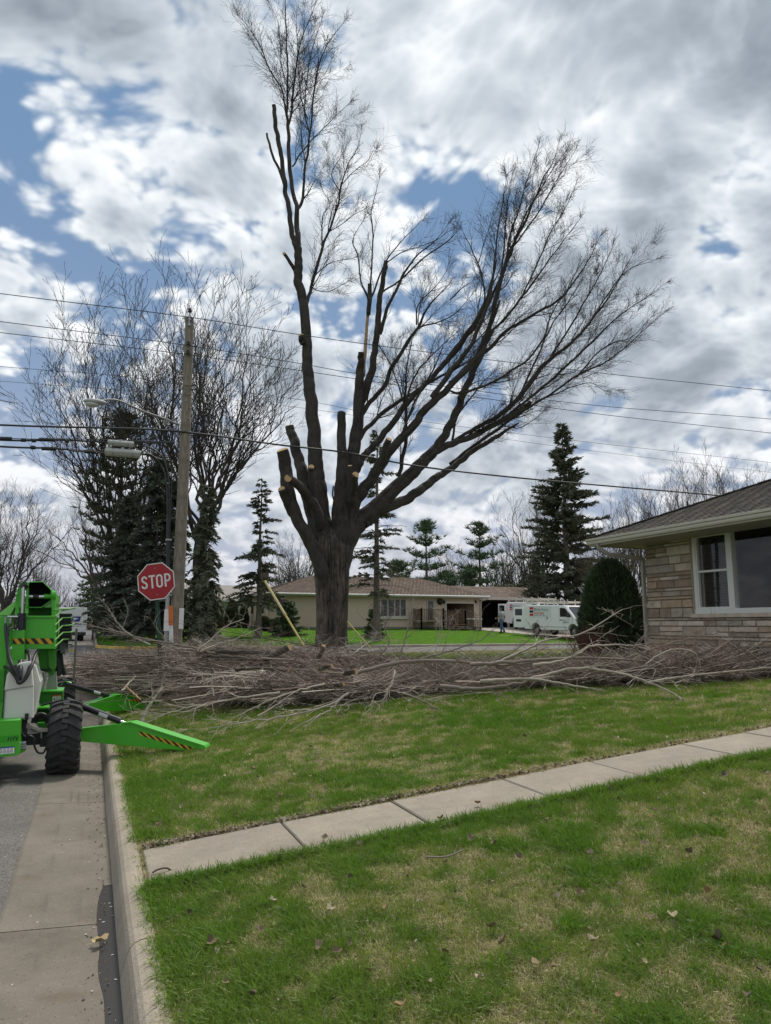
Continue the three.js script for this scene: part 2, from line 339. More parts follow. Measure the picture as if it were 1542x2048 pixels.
{
  const joints = [-8, -5.2, -2.2, 0.6, 1.0]; // beyond these the joints follow the photograph
  const ks = [-8, -4.9, -1.9, onE(262, 2036, 0.27).z * -1, -onE(236, 1629, 0.27).z];
  const step = 3.05; let n = ks[4]; while (n + step < N1 - RAD) { n += step; ks.push(n); } ks.push(N1 - RAD);
  const kerb = tag(new THREE.Group(), 'rounded concrete kerb between the gutter and the lawn', 0, 0, 'structure'); kerb.name = 'kerb'; scene.add(kerb);
  for (let i = 0; i < ks.length - 1; i++) { const gp = 0.006; part(kerb, 'kerb_stone', sweep(kerbProf, range(ks[i] + gp, ks[i + 1] - gp, 0.6).map((N) => [KERB + fbm(0.3, N * 0.6, 1, 2) * 0.006, N]), i * 0.37), M.kerb); }
  const arc = (r, E, N, a0, a1, k) => Array.from({ length: k + 1 }, (_, i) => { const a = lerp(a0, a1, i / k); return [E + r * Math.cos(a), N + r * Math.sin(a)]; });
  part(kerb, 'kerb_stone', sweep(kerbProf, arc(RAD + 0.15, KTOP + RAD, N1 - RAD, Math.PI, Math.PI / 2, 10)), M.kerb);
  part(kerb, 'kerb_stone', sweep(kerbProf, range(KTOP + RAD, 80, 4).map((E) => [E, N1 + 0.15])), M.kerb);
  const kerb2 = tag(new THREE.Group(), 'concrete kerb on the far side of the side street, painted yellow round its corner', 0, 0, 'structure'); kerb2.name = numbered('kerb'); numbered('kerb'); scene.add(kerb2); kerb2.name = 'kerb_001';
  part(kerb2, 'kerb_stone', sweep(kerbProf, range(KTOP + RAD + 5, 130, 4).map((E) => [E, N2 - 0.15]).reverse()), M.kerb);
  const yk = part(kerb2, 'kerb_stone', sweep(kerbProf, [...range(KTOP + RAD, KTOP + RAD + 5, 1).map((E) => [E, N2 - 0.15]).reverse(), ...arc(RAD + 0.15, KTOP + RAD, N2 + RAD, -Math.PI / 2, -Math.PI, 10).slice(1)]), M.kerbYellow); yk.userData.label = 'yellow painted kerb stones';
  part(kerb2, 'kerb_stone', sweep(kerbProf, range(N2 + RAD, 300, 6).map((N) => [KERB, N])), M.kerb);
  // the gutter: slabs cast between joints
  const gut = tag(new THREE.Group(), 'stained concrete gutter between asphalt and kerb', 0, 0, 'structure'); gut.name = 'gutter'; scene.add(gut);
  const gs = [-8, -4, -0.4, 2.4, -onE(120, 1671, -0.1).z]; n = gs[4]; while (n + 3.05 < N1 - RAD) { n += 3.05; gs.push(n); } gs.push(N1 - RAD);
  for (let i = 0; i < gs.length - 1; i++) { if (i === 2) continue; const a = i === 3 ? gs[2] : gs[i]; part(gut, 'gutter_slab', sweep(panProf, range(a + 0.005, gs[i + 1] - 0.005, 0.75).map((N) => [PAN, N]), i * 0.61), M.gutter); }
  part(gut, 'gutter_slab', sweep(panProf, arc(RAD + 0.15 + 0.6, KTOP + RAD, N1 - RAD, Math.PI, Math.PI / 2, 10)), M.gutter);
  // water standing against the kerb
  const edge = [[207, 1768], [199, 1790], [194, 1830], [196, 1860], [200, 1890], [197, 1930], [199, 1955], [208, 1990], [211, 2047], [213, 2140]].map(([x, y]) => { const r = rayOf(x, y), k = EYE / -r.U; return [r.E * k, r.N * k]; });
  const mb = new MB(); const cv = curve(edge.map(([E, N]) => V(E, 0, -N)), 40);
  const wh = (E) => lerp(-0.006, -0.014, clamp((E - 0.01) / 0.175)) + 0.004;
  for (let i = 0; i < 40; i++) { const a = cv[i], b = cv[i + 1]; for (let j = 0; j < 4; j++) { const q = (p, t) => { const E = lerp(p.x, 0.212, t); return V(E, Math.max(wh(E), -0.0085), p.z); }; mb.quad(q(a, j / 4), q(a, (j + 1) / 4), q(b, (j + 1) / 4), q(b, j / 4)); } }
  tag(part(scene, 'puddle', mb.geo(), M.wet), 'shallow dark puddle lying in the gutter against the kerb', 'puddle', 0, 'structure');
}
// footpath of concrete slabs from the kerb up towards the house
const walkN = (E, far) => far ? 5.33 + 0.002 * E : 4.58 + 0.002 * E;
{
  const path = tag(new THREE.Group(), 'concrete slab footpath crossing the lawn from the kerb', 0, 0, 'structure'); path.name = 'footpath'; scene.add(path);
  const rng = mulberry(5), js = [0.385]; for (const [x, y] of [[579, 1667], [805, 1617], [1025, 1569], [1202, 1532], [1372, 1494], [1496, 1468]]) { const g = onGround(x, y); js.push(g.x); }
  while (js[js.length - 1] < 14) js.push(js[js.length - 1] + 1.25);
  M.walks = [0.95, 1.04, 0.98, 1.0].map((k) => { const m = M.walk.clone(); m.color.setRGB(k, k, k * 0.99); return m; });
  for (let i = 0; i < js.length - 1; i++) {
    const a = js[i] + 0.006, b = js[i + 1] - 0.006, mb = new MB(), tw = (rng() - 0.5) * 0.012, top = (E, N) => nearH(E, 4.9) - fbm(E * 0.5, 4.9 * 0.5, 1.1, 2) * 0.04 + 0.006 + tw * (E - a) + (rng() - 0.5) * 0;
    const n0 = 4.60, n1 = 5.40, q = (E, N, y) => V(E, top(E, N) + y, -N), c = 0.008;
    const ring = (ins, y) => [q(a + ins, n0 + ins, y), q(b - ins, n0 + ins, y), q(b - ins, n1 - ins, y), q(a + ins, n1 - ins, y)];
    const R = [ring(0, -0.1), ring(0, -c), ring(c, 0)];
    for (let k = 0; k < 2; k++) for (let j = 0; j < 4; j++) mb.quad(R[k][j], R[k][(j + 1) % 4], R[k + 1][(j + 1) % 4], R[k + 1][j]);
    const [A, B, C, D] = R[2]; mb.quad(A, B, C, D, [A.x + i * 3.1, 0, B.x + i * 3.1, n1 - n0]);
    part(path, 'paving_slab', mb.geo(), M.walks[i % 4]);
  }
}

// ================================================================ THE BIG HALF-CUT TREE
function barkTex(base, seed, furrow, contrast = 1) {     // upright furrows between plates
  const f = (u, v) => { const w = tnoise(u, v, 5, 3, seed) * 0.09; const a = Math.abs(tnoise(u + w, v * 1 + 0, 0, 0) + perlinRidge(u + w, v, furrow, seed)); return a; };
  return dataTex(512, 512, (u, v, x, y) => {
    const r = f(u, v), big = tnoise(u, v, 4, 4, seed + 5), k = (0.55 - 0.3 * (contrast - 1) + 0.75 * r * contrast + big * 0.5 + (hash(x, y) - 0.5) * 0.3);
    return lin(base[0] * k, base[1] * k, base[2] * k);
  }, true, 1);
}
function perlinRidge(u, v, f, z) { let s = 0; for (let o = 0, a = 0.6, q = f; o < 3; o++, q *= 2, a *= 0.5) { const n = (U, W) => perlin.noise(U * q, W * q * 0.22, z + o * 5); const w = n(u, v) * (1 - u) * (1 - v) + n(u - 1, v) * u * (1 - v) + n(u, v - 1) * (1 - u) * v + n(u - 1, v - 1) * u * v; s += a * (1 - Math.abs(w) * 2.6); } return clamp(s, 0, 1.2); }
const barkBump = dataTex(512, 512, (u, v, x, y) => [clamp(perlinRidge(u, v, 12, 2) * 0.85 + (hash(x, y) - 0.5) * 0.12)], false);
M.bark = new THREE.MeshStandardMaterial({ map: barkTex([0.098, 0.08, 0.064], 2, 5, 1.5), bumpMap: barkBump, bumpScale: 0.03, roughness: 0.97 });
M.barkDark = new THREE.MeshStandardMaterial({ map: barkTex([0.05, 0.043, 0.037], 3, 10), bumpMap: barkBump, bumpScale: 0.02, roughness: 0.97 });
M.twig = std([0.033, 0.028, 0.026], 0.95);
M.deadwood = new THREE.MeshStandardMaterial({ map: barkTex([0.36, 0.23, 0.13], 6, 9), roughness: 0.9 });
M.cut = new THREE.MeshStandardMaterial({ map: dataTex(128, 128, (u, v, x, y) => { const r = Math.hypot(u - 0.5, v - 0.5), ring = 0.9 + 0.12 * Math.sin(r * 120 + tnoise(u, v, 4, 2) * 6) + (hash(x, y) - 0.5) * 0.14; const bark = r > 0.485 ? 0.5 : 1; return lin(0.60 * ring * bark, 0.38 * ring * bark, 0.19 * ring * bark); }, true), roughness: 0.85 });
function cutFace(at, dir, r) {          // a sawn disc with its rings
  const g = new THREE.CircleGeometry(r, 18); g.applyQuaternion(new THREE.Quaternion().setFromUnitVectors(V(0, 0, 1), dir.clone().normalize())); return g.translate(at.x + dir.x * 0.003, at.y + dir.y * 0.003, at.z + dir.z * 0.003);
}
const TREE_D = 22;
{
  const c5 = (x, y) => [460 + x / 3.2, y / 3.2, 3.2], c6 = (x, y) => [540 + x / 2.6957, 560 + y / 2.6957, 2.6957], c7 = (x, y) => [900 + x / 2.768, 260 + y / 2.768, 2.768];
  const base = onGround(664, 1312); base.copy(P(664, 1308, TREE_D)); base.y = groundH(base.x, -base.z) - 0.05;
  const tree = thing('maple_tree', 'huge bare tree, half its limbs sawn off, rising behind the brush pile', 'tree', base);
  const O = base, pxm = (d) => d / F;       // metres per photo pixel at depth d
  // [view, [[x, y, width], ...], depth at the start, depth at the end]
  const mk = (view, pts, d0, d1) => pts.map(([x, y, w], i) => { const q = view(x, y), d = TREE_D + lerp(d0, d1, i / (pts.length - 1)), p = P(q[0], q[1], d).sub(O); const r = rayOf(q[0], q[1]); return { p, r: Math.max(0.004, w / q[2] / 2 * d / r.fw * 1.0) }; });
  // dense resampled path with radii
  function refine(nodes, n) {
    const c = new THREE.CatmullRomCurve3(nodes.map((q) => q.p), false, 'centripetal'), path = [], rad = [];
    for (let i = 0; i <= n; i++) { const t = i / n, f = t * (nodes.length - 1), k = Math.min(nodes.length - 2, Math.floor(f)); path.push(c.getPoint(t)); rad.push(lerp(nodes[k].r, nodes[k + 1].r, f - k)); }
    return { path, rad };
  }
  const wobble = (amp, s) => (ca, sa, len, r) => r * (1 + amp * noise3(ca * 1.7 + s, sa * 1.7, len * 1.3)) ;
  const limbs = [];
  const limb = (view, pts, d0, d1, more) => { limbs.push({ nodes: mk(view, pts, d0, d1), ...more }); };
  // --- trunk with its root flare
  {
    const nodes = [[333, 2075, 270], [333, 2040, 214], [333, 1980, 182], [334, 1900, 170], [336, 1800, 170], [338, 1700, 178], [335, 1600, 188], [334, 1520, 198], [332, 1450, 214], [331, 1395, 184], [330, 1340, 120], [330, 1310, 40]].map(([x, y, w]) => { const q = c6(x, y); return { p: P(q[0], q[1], TREE_D).sub(O), r: w / q[2] / 2 * TREE_D / rayOf(q[0], q[1]).fw }; });
    const { path, rad } = refine(nodes, 130), mb = new MB();
    const lobes = (ca, sa, len, r) => {
      const a = Math.atan2(sa, ca), fl = Math.max(0, 1 - len / 0.9), tw = noise3(ca * 1.5, sa * 1.5, len * 0.9) * 0.35, c2 = Math.cos(a + tw), s2 = Math.sin(a + tw);
      const g1 = noise3(c2 * 5.5, s2 * 5.5, len * 0.45), g2 = noise3(c2 * 11, s2 * 11, len * 0.9 + 4), ridge = -Math.exp(-((g1 / 0.11) ** 2)), fine = -Math.exp(-((g2 / 0.13) ** 2));
      return r * (1.0 + 0.05 * Math.sin(a * 3 + 1) * (0.4 + fl) + 0.03 * Math.sin(a * 5 + 2) * fl * 3 + ridge * 0.115 + fine * 0.06) + 0.008 * noise3(ca * 26, sa * 26, len * 7);
    };
    mb.tube(path, rad, 240, { capB: true, wob: lobes, uk: 1.2 });
    part(tree, 'trunk', mb.geo(true), M.bark);
  }
  // --- the tall left leader and its forks
  limb(c6, [[310, 1620, 70], [298, 1520, 104], [288, 1400, 112], [270, 1250, 104], [255, 1080, 88], [243, 960, 80], [235, 800, 70], [215, 600, 62], [202, 450, 56], [196, 300, 53], [180, 120, 50], [152, 0, 46], [154, -100, 43], [150, -175, 40]], 0, -0.6);
  limb(c5, [[432, 1600, 42], [400, 1500, 32], [375, 1330, 30], [345, 1150, 28], [325, 980, 28], [300, 850, 28], [280, 672, 26]], -0.6, -1.1, { cut: 1 });
  limb(c5, [[352, 1200, 20], [330, 1130, 17], [300, 1060, 16], [270, 990, 16], [250, 920, 15], [236, 855, 14]], -0.8, -0.4, { cut: 1 });
  limb(c5, [[434, 1590, 40], [430, 1480, 34], [428, 1340, 30], [402, 1230, 26], [388, 1080, 25], [375, 920, 23], [370, 800, 21]], -0.6, 0.1);
  limb(c5, [[370, 810, 18], [366, 700, 15], [370, 500, 12], [365, 300, 9], [358, 120, 6], [352, -60, 3]], 0.1, 0.4, { tw: 1 });
  limb(c5, [[370, 780, 14], [350, 700, 11], [330, 570, 9], [250, 440, 8], [200, 310, 6], [150, 220, 5], [85, 130, 2]], 0.1, -0.8, { tw: 1 });
  limb(c5, [[374, 800, 16], [396, 720, 14], [402, 620, 13], [420, 480, 10], [440, 320, 8], [490, 170, 6], [530, 70, 4], [570, -60, 2]], 0.1, 1.0, { tw: 1 });
  limb(c5, [[429, 1350, 22], [465, 1270, 18], [470, 1180, 15], [478, 1090, 14], [497, 970, 15], [512, 850, 12], [530, 650, 10], [560, 450, 9], [605, 320, 6], [660, 230, 4], [730, 140, 2]], 0, 1.2, { tw: 1 });
  limb(c5, [[400, 1065, 12], [450, 985, 9], [530, 890, 7], [620, 800, 5], [700, 720, 4], [770, 655, 2]], 0, 1.4, { tw: 1 });
  limb(c5, [[500, 830, 9], [478, 700, 8], [500, 450, 6], [530, 300, 4], [590, 120, 2]], 0.6, 1.6, { tw: 1 });
  limb(c5, [[495, 760, 8], [452, 620, 6], [440, 480, 6], [432, 300, 4], [425, 120, 2]], 0.6, -0.4, { tw: 1 });
  limb(c5, [[366, 560, 6], [330, 420, 5], [320, 250, 4], [300, 120, 3], [250, 20, 2]], 0.2, -0.5, { tw: 1 });
  limb(c5, [[385, 690, 7], [440, 600, 5], [520, 560, 4], [600, 480, 3], [650, 380, 2]], 0.3, 1.2, { tw: 1 });
  limb(c5, [[425, 1760, 30], [398, 1700, 24], [372, 1655, 21], [345, 1622, 20]], -0.4, -0.9, { cut: 1 });
  limb(c5, [[486, 1960, 26], [512, 1880, 22], [535, 1790, 20], [590, 1590, 17], [640, 1470, 14], [690, 1310, 12], [720, 1150, 9], [760, 1040, 6], [815, 950, 4], [840, 840, 2]], -0.3, 0.8, { tw: 1 });
  limb(c5, [[588, 1590, 9], [590, 1470, 8], [598, 1370, 6], [640, 1310, 4], [600, 1230, 2]], 0.2, -0.5, { tw: 1 });
  limb(c5, [[640, 1480, 7], [720, 1430, 5], [800, 1370, 4], [860, 1340, 2]], 0.4, 1.2, { tw: 1 });
  limb(c5, [[548, 1760, 8], [590, 1720, 6], [650, 1680, 5], [790, 1650, 2]], 0, 1, { tw: 1 });
  limb(c5, [[524, 1840, 6], [580, 1865, 5], [650, 1860, 4], [745, 1805, 2]], 0, 0.8, { tw: 1 });
  limb(c5, [[705, 1230, 7], [650, 1120, 5], [700, 1020, 4], [730, 960, 2]], 0.5, 0.1, { tw: 1 });
  limb(c5, [[716, 1180, 7], [800, 1090, 5], [870, 1040, 4], [925, 950, 2]], 0.6, 1.4, { tw: 1 });
  limb(c6, [[178, 345, 30], [168, 320, 30], [166, 298, 30]], -0.6, -0.75, { cut: 1 });
  // --- sawn stubs on the left
  limb(c6, [[305, 1660, 50], [282, 1570, 80], [238, 1450, 76], [170, 1330, 64], [112, 1190, 66], [82, 1010, 68], [66, 920, 62]], -0.3, -1.2, { cut: 1 });
  limb(c6, [[125, 1260, 50], [90, 1200, 42], [62, 1128, 38]], -0.7, -1.3, { cut: 1 });
  limb(c6, [[305, 1570, 50], [272, 1440, 76], [232, 1280, 72], [190, 1110, 66], [152, 960, 58], [125, 860, 50], [104, 788, 48]], -0.2, 0.3, { cut: 1 });
  limb(c6, [[268, 1330, 56], [240, 1220, 52], [192, 1150, 50], [140, 1100, 45], [98, 1068, 40]], -0.4, -1.9, { cut: 1 });
  limb(c6, [[244, 1220, 40], [228, 1110, 36], [222, 1008, 32]], -0.7, -1.2, { cut: 1 });
  // --- the middle group
  limb(c6, [[366, 1640, 60], [370, 1540, 98], [378, 1420, 98], [380, 1250, 88], [388, 1060, 74], [390, 900, 50], [387, 715, 44]], 0, -0.5, { cut: 1 });
  limb(c6, [[385, 1620, 60], [400, 1490, 96], [424, 1300, 86], [432, 1130, 80], [442, 980, 72], [460, 850, 64], [482, 720, 54], [505, 620, 46], [545, 500, 38], [570, 350, 33], [585, 180, 31], [600, 60, 27], [616, -50, 23], [627, -105, 19]], 0, 0.4);
  limb(c6, [[468, 780, 50], [478, 640, 54], [484, 520, 46], [489, 440, 34], [491, 390, 30]], 0.1, -0.3, { cut: 2 });
  limb(c6, [[500, 520, 24], [508, 420, 20], [516, 330, 18], [524, 220, 16], [532, 160, 18]], 0, -0.2, { mat: 'deadwood' });
  limb(c6, [[530, 190, 24], [538, 110, 24], [538, 20, 22]], -0.2, -0.3);
  limb(c5, [[886, 2000, 27], [890, 1950, 26], [884, 1910, 20], [850, 1830, 10], [830, 1740, 8], [812, 1620, 8], [785, 1560, 6], [798, 1500, 4], [850, 1415, 2]], -0.3, -1.0, { tw: 0.5 });
  limb(c5, [[888, 1930, 16], [900, 1800, 11], [912, 1600, 9], [915, 1480, 9], [905, 1360, 7], [925, 1260, 5], [955, 1150, 2]], -0.3, 0.2, { tw: 0.5 });
  limb(c5, [[892, 1920, 16], [930, 1840, 12], [975, 1720, 10], [1020, 1640, 8], [1090, 1550, 6], [1180, 1460, 4], [1240, 1400, 2]], -0.3, 0.9, { tw: 0.7 });
  limb(c5, [[962, 1880, 14], [1040, 1830, 12], [1100, 1780, 12], [1200, 1690, 12], [1280, 1620, 10], [1390, 1545, 8], [1446, 1490, 4]], 0.4, 1.5, { tw: 0.5 });
  limb(c5, [[1005, 1680, 8], [1100, 1610, 6], [1200, 1580, 5], [1330, 1530, 4], [1400, 1480, 2]], 0.4, -0.3, { tw: 0.7 });
  limb(c6, [[590, 290, 24], [610, 230, 20], [632, 160, 18], [655, 100, 16], [690, 30, 14], [740, -60, 11], [800, -140, 8], [900, -220, 4], [960, -300, 2]], 0.3, -0.8, { tw: 0.7 });
  limb(c6, [[432, 1200, 30], [430, 1100, 26], [431, 1003, 23]], -0.5, -0.9, { cut: 1 });
  limb(c6, [[444, 1210, 44], [450, 1130, 40], [461, 1050, 36]], -0.4, -1.3, { cut: 1 });
  limb(c6, [[345, 1290, 12], [352, 1230, 10], [340, 1160, 9], [342, 1110, 8]], -0.6, -0.9);
  // --- limbs sweeping to the right
  limb(c6, [[350, 1620, 70], [384, 1500, 118], [424, 1380, 114], [470, 1312, 104], [560, 1235, 88], [660, 1140, 76], [760, 1045, 68], [850, 955, 62], [900, 905, 52]], 0, 0.6);
  limb(c6, [[880, 925, 42], [960, 800, 42], [1030, 650, 38], [1100, 480, 34], [1160, 320, 29], [1240, 110, 9]], 0.5, 0.3);
  limb(c6, [[880, 925, 44], [970, 885, 36], [1070, 850, 32], [1240, 765, 28], [1330, 710, 26], [1400, 660, 24]], 0.5, 1.6);
  limb(c6, [[500, 1310, 70], [600, 1240, 60], [720, 1190, 54], [830, 1120, 46], [900, 1060, 40], [1000, 1000, 33], [1100, 920, 28], [1240, 830, 20], [1340, 770, 9]], 0.2, 2.2);
  limb(c6, [[430, 1290, 70], [470, 1180, 66], [530, 1095, 60], [590, 1010, 54], [650, 920, 49], [720, 840, 46], [790, 760, 42], [850, 690, 40], [950, 590, 34], [1050, 490, 30], [1150, 380, 22], [1210, 260, 9]], 0.1, -0.9);
  limb(c6, [[560, 1050, 46], [612, 945, 38], [642, 858, 33]], -0.2, -0.8, { cut: 2 });
  limb(c6, [[462, 1030, 44], [500, 960, 38], [560, 895, 36], [640, 800, 34], [720, 690, 30], [800, 600, 28], [880, 515, 25], [960, 420, 24], [1060, 290, 22], [1150, 150, 20], [1200, 0, 14], [1225, -120, 5]], 0.2, 1.6);
  limb(c6, [[480, 860, 28], [520, 800, 25], [570, 750, 23], [640, 690, 22], [720, 640, 20], [800, 590, 17], [900, 530, 14], [1000, 480, 12], [1100, 420, 9], [1240, 330, 6], [1340, 240, 3]], 0.2, 2.6, { tw: 1 });
  limb(c6, [[498, 720, 28], [530, 670, 25], [570, 625, 24], [622, 560, 22], [662, 460, 21], [740, 340, 19], [800, 250, 15], [850, 150, 10], [900, 90, 7], [960, 30, 3]], 0.2, 1.0, { tw: 1 });
  limb(c6, [[690, 1060, 22], [722, 940, 21], [735, 760, 16], [730, 600, 12], [738, 470, 8], [765, 330, 4]], 0.2, -0.5, { tw: 1 });
  limb(c6, [[728, 690, 10], [690, 560, 8], [640, 440, 6], [600, 370, 3]], -0.2, -1, { tw: 1 });
  limb(c6, [[735, 360, 10], [800, 260, 9], [900, 230, 7], [1000, 180, 5], [1080, 90, 2]], 0.7, 0.2, { tw: 1 });
  limb(c6, [[722, 700, 12], [780, 520, 10], [850, 430, 8], [930, 350, 6], [1000, 290, 3]], 0.6, 1.6, { tw: 1 });
  limb(c6, [[790, 240, 9], [800, 130, 7], [870, 60, 6], [940, -30, 3], [960, -80, 2]], 0.8, 1.2, { tw: 1 });
  // --- their continuations in the wide right-hand crown
  limb(c7, [[50, 1490, 30], [110, 1370, 30], [170, 1250, 29], [220, 1080, 27], [260, 920, 25], [300, 760, 22], [360, 620, 16], [420, 500, 13], [470, 380, 9], [520, 260, 7], [570, 180, 4], [600, 80, 2]], 0.2, 0.6, { tw: 1.3 });
  limb(c7, [[-100, 1480, 30], [0, 1340, 28], [70, 1260, 26], [120, 1190, 24], [170, 1060, 22], [215, 940, 19], [240, 800, 12], [262, 560, 8], [290, 420, 6], [310, 270, 2]], -0.7, -0.4, { tw: 1 });
  limb(c7, [[-60, 1330, 24], [80, 1160, 21], [180, 1020, 19], [240, 900, 17], [320, 720, 14], [380, 560, 10], [440, 430, 8], [500, 330, 6], [560, 230, 4], [640, 120, 2]], 1.4, 2.0, { tw: 1.3 });
  limb(c7, [[0, 1400, 24], [120, 1290, 22], [230, 1200, 20], [300, 1120, 18], [400, 1060, 16], [500, 1000, 15], [600, 940, 12], [680, 850, 10], [760, 730, 6], [830, 590, 2]], 0.5, 1.8, { tw: 1.3 });
  limb(c7, [[-22, 1440, 8], [40, 1455, 16], [120, 1440, 16], [230, 1400, 15], [330, 1340, 14], [430, 1270, 12], [520, 1150, 10], [560, 1020, 7], [640, 900, 5], [700, 780, 2]], -0.55, 0.2, { tw: 1 });
  limb(c7, [[-10, 1735, 12], [90, 1680, 22], [180, 1630, 26], [270, 1580, 27], [380, 1480, 28], [460, 1380, 25], [530, 1290, 21], [620, 1220, 18], [720, 1130, 15], [800, 1030, 12], [870, 940, 9], [940, 820, 6], [1010, 690, 2]], 0.75, 2.2, { tw: 1.3 });
  limb(c7, [[0, 1742, 10], [110, 1690, 17], [270, 1610, 17], [400, 1515, 16], [520, 1420, 16], [640, 1310, 14], [780, 1180, 12], [900, 1060, 8], [1020, 970, 5], [1100, 920, 4], [1190, 850, 2]], 0.8, 2.9, { tw: 1.3 });
  limb(c7, [[0, 1850, 22], [120, 1760, 20], [270, 1650, 18], [400, 1560, 14], [560, 1460, 12], [700, 1360, 10], [850, 1290, 8], [950, 1220, 6], [1060, 1120, 4], [1185, 1010, 2]], 2.0, 3.4, { tw: 1.3 });
  limb(c7, [[185, 1010, 10], [190, 870, 9], [152, 740, 7], [105, 630, 5], [70, 560, 2]], -0.4, -1.4, { tw: 0.8 });
  limb(c7, [[155, 740, 6], [195, 610, 4], [235, 480, 2]], -0.8, -0.6, { tw: 0.8 });
  limb(c7, [[200, 1150, 16], [330, 1010, 14], [420, 900, 12], [520, 760, 9], [600, 650, 6], [720, 490, 2]], 0.3, 1.2, { tw: 1.2 });
  limb(c7, [[300, 770, 12], [340, 560, 10], [390, 420, 7], [420, 300, 5], [490, 90, 2]], 0.4, -0.3, { tw: 1.2 });
  limb(c7, [[400, 920, 9], [500, 700, 8], [560, 560, 6], [640, 430, 4], [700, 290, 2]], 0.8, 1.4, { tw: 1.2 });
  limb(c7, [[355, 640, 10], [480, 470, 8], [560, 330, 6], [640, 200, 4], [695, 110, 2]], 0.5, 1.2, { tw: 1.2 });
  limb(c7, [[270, 900, 10], [300, 640, 8], [310, 480, 6], [330, 330, 3], [345, 250, 2]], 0.3, -0.6, { tw: 1.2 });
  limb(c7, [[520, 1310, 14], [640, 1130, 11], [740, 960, 9], [830, 800, 6], [900, 650, 2]], 1.9, 1.0, { tw: 1.3 });
  limb(c7, [[600, 1240, 12], [760, 1080, 9], [880, 900, 7], [980, 780, 4], [1130, 720, 2]], 2.0, 2.8, { tw: 1.2 });
  limb(c7, [[380, 1490, 12], [480, 1260, 10], [560, 1090, 8], [640, 970, 6], [700, 880, 3]], 1.7, 0.8, { tw: 1 });
  limb(c7, [[700, 1370, 9], [800, 1250, 7], [900, 1180, 6], [1000, 1150, 4], [1110, 1040, 2]], 2.6, 1.8, { tw: 1.1 });
  limb(c7, [[560, 1470, 8], [680, 1420, 6], [780, 1400, 4], [850, 1440, 2]], 2.5, 3.2, { tw: 1 });
  limb(c7, [[300, 1640, 8], [380, 1650, 6], [440, 1620, 4], [520, 1560, 2]], 2.2, 3, { tw: 0.8 });
  limb(c7, [[0, 940, 7], [60, 880, 5], [120, 840, 2]], 0.8, 0.4, { tw: 0.8 });
  limb(c6, [[980, 880, 14], [1010, 740, 11], [1080, 640, 9], [1140, 560, 6], [1200, 500, 3]], 0.9, 2.0, { tw: 1 });
  limb(c6, [[700, 860, 14], [760, 700, 12], [840, 560, 10], [900, 440, 7], [940, 330, 3]], -0.4, -1.6, { tw: 1 });

  const rng = mulberry(42), twigs = new MB(); let nt = 0;
  // one twig: a bent three-sided tube, then smaller twigs from it
  function twig(p, dir, len, r, gen, lift) {
    const n = gen === 0 ? 5 : 3, path = [p.clone()], rad = [r], d = dir.clone(); let q = p.clone();
    for (let i = 0; i < n; i++) {
      d.x += (rng() - 0.5) * 0.24; d.y += (rng() - 0.5) * 0.24 + lift; d.z += (rng() - 0.5) * 0.24; d.normalize();
      q = q.clone().addScaledVector(d, len / n); path.push(q); rad.push(Math.max(0.0025, r * (1 - 0.7 * (i + 1) / n)));
      if (gen < 2) for (let k = 0, m = gen === 0 ? (rng() < 0.4 ? 2 : 1) : (rng() < 0.55 ? 1 : 0); k < m; k++) {
        const side = V(rng() - 0.5, rng() - 0.5, rng() - 0.5).cross(d).normalize();
        twig(q, d.clone().multiplyScalar(0.8).addScaledVector(side, 0.38 + rng() * 0.42).normalize(), len * (0.36 + rng() * 0.34), Math.max(0.0032, r * 0.6), gen + 1, lift);
      }
    }
    twigs.tube(path, rad, 3); nt++;
  }
  // lesser branches that run alongside the drawn ones and fill the crown
  for (const L of limbs.slice()) if (L.tw && L.tw >= 1) {
    const { path, rad } = refine(L.nodes, 24), len = path.reduce((s, p, i) => i ? s + p.distanceTo(path[i - 1]) : 0, 0), m = Math.round(len * 0.62);
    for (let j = 0; j < m; j++) {
      const i = 2 + Math.floor((j + rng()) / m * 17), d = V().subVectors(path[i + 1], path[i]).normalize(), side = V(rng() - 0.5, rng() - 0.5, (rng() - 0.5) * 1.6).cross(d).normalize(), l = Math.min(len * 0.55, 1.1 + rng() * 1.3) * lerp(1, 0.55, i / 24), nodes = [{ p: path[i].clone(), r: Math.min(0.022, rad[i] * 0.5) }];
      const dd = d.clone().addScaledVector(side, 0.4 + rng() * 0.4).normalize(); let p = path[i].clone();
      for (let q = 1; q <= 4; q++) { dd.lerp(d, 0.18).add(V((rng() - 0.5) * 0.3, (rng() - 0.5) * 0.3 + 0.03, (rng() - 0.5) * 0.3)).normalize(); p = p.clone().addScaledVector(dd, l / 4); nodes.push({ p, r: Math.max(0.003, nodes[0].r * (1 - q * 0.22)) }); }
      limbs.push({ nodes, tw: 1.15, sub: 1 });
    }
  }
  const lesser = new MB();
  for (const [k, L] of limbs.entries()) {
    const len = L.nodes.reduce((s, q, i) => i ? s + q.p.distanceTo(L.nodes[i - 1].p) : 0, 0), r0 = L.nodes[0].r;
    const { path, rad } = refine(L.nodes, Math.max(6, Math.round(len / (r0 > 0.1 ? 0.10 : 0.16))));
    // the crooked run that real wood has
    for (let i = 1; i < path.length - 1; i++) { const a = Math.min(0.05, rad[i] * 0.7 + 0.012); path[i].x += noise3(i * 0.33, k * 3.1, 1) * a; path[i].y += noise3(i * 0.33, k * 3.1, 5) * a; path[i].z += noise3(i * 0.33, k * 3.1, 9) * a * 2; }
    const mb = L.sub ? lesser : new MB(), big = r0 > 0.11;
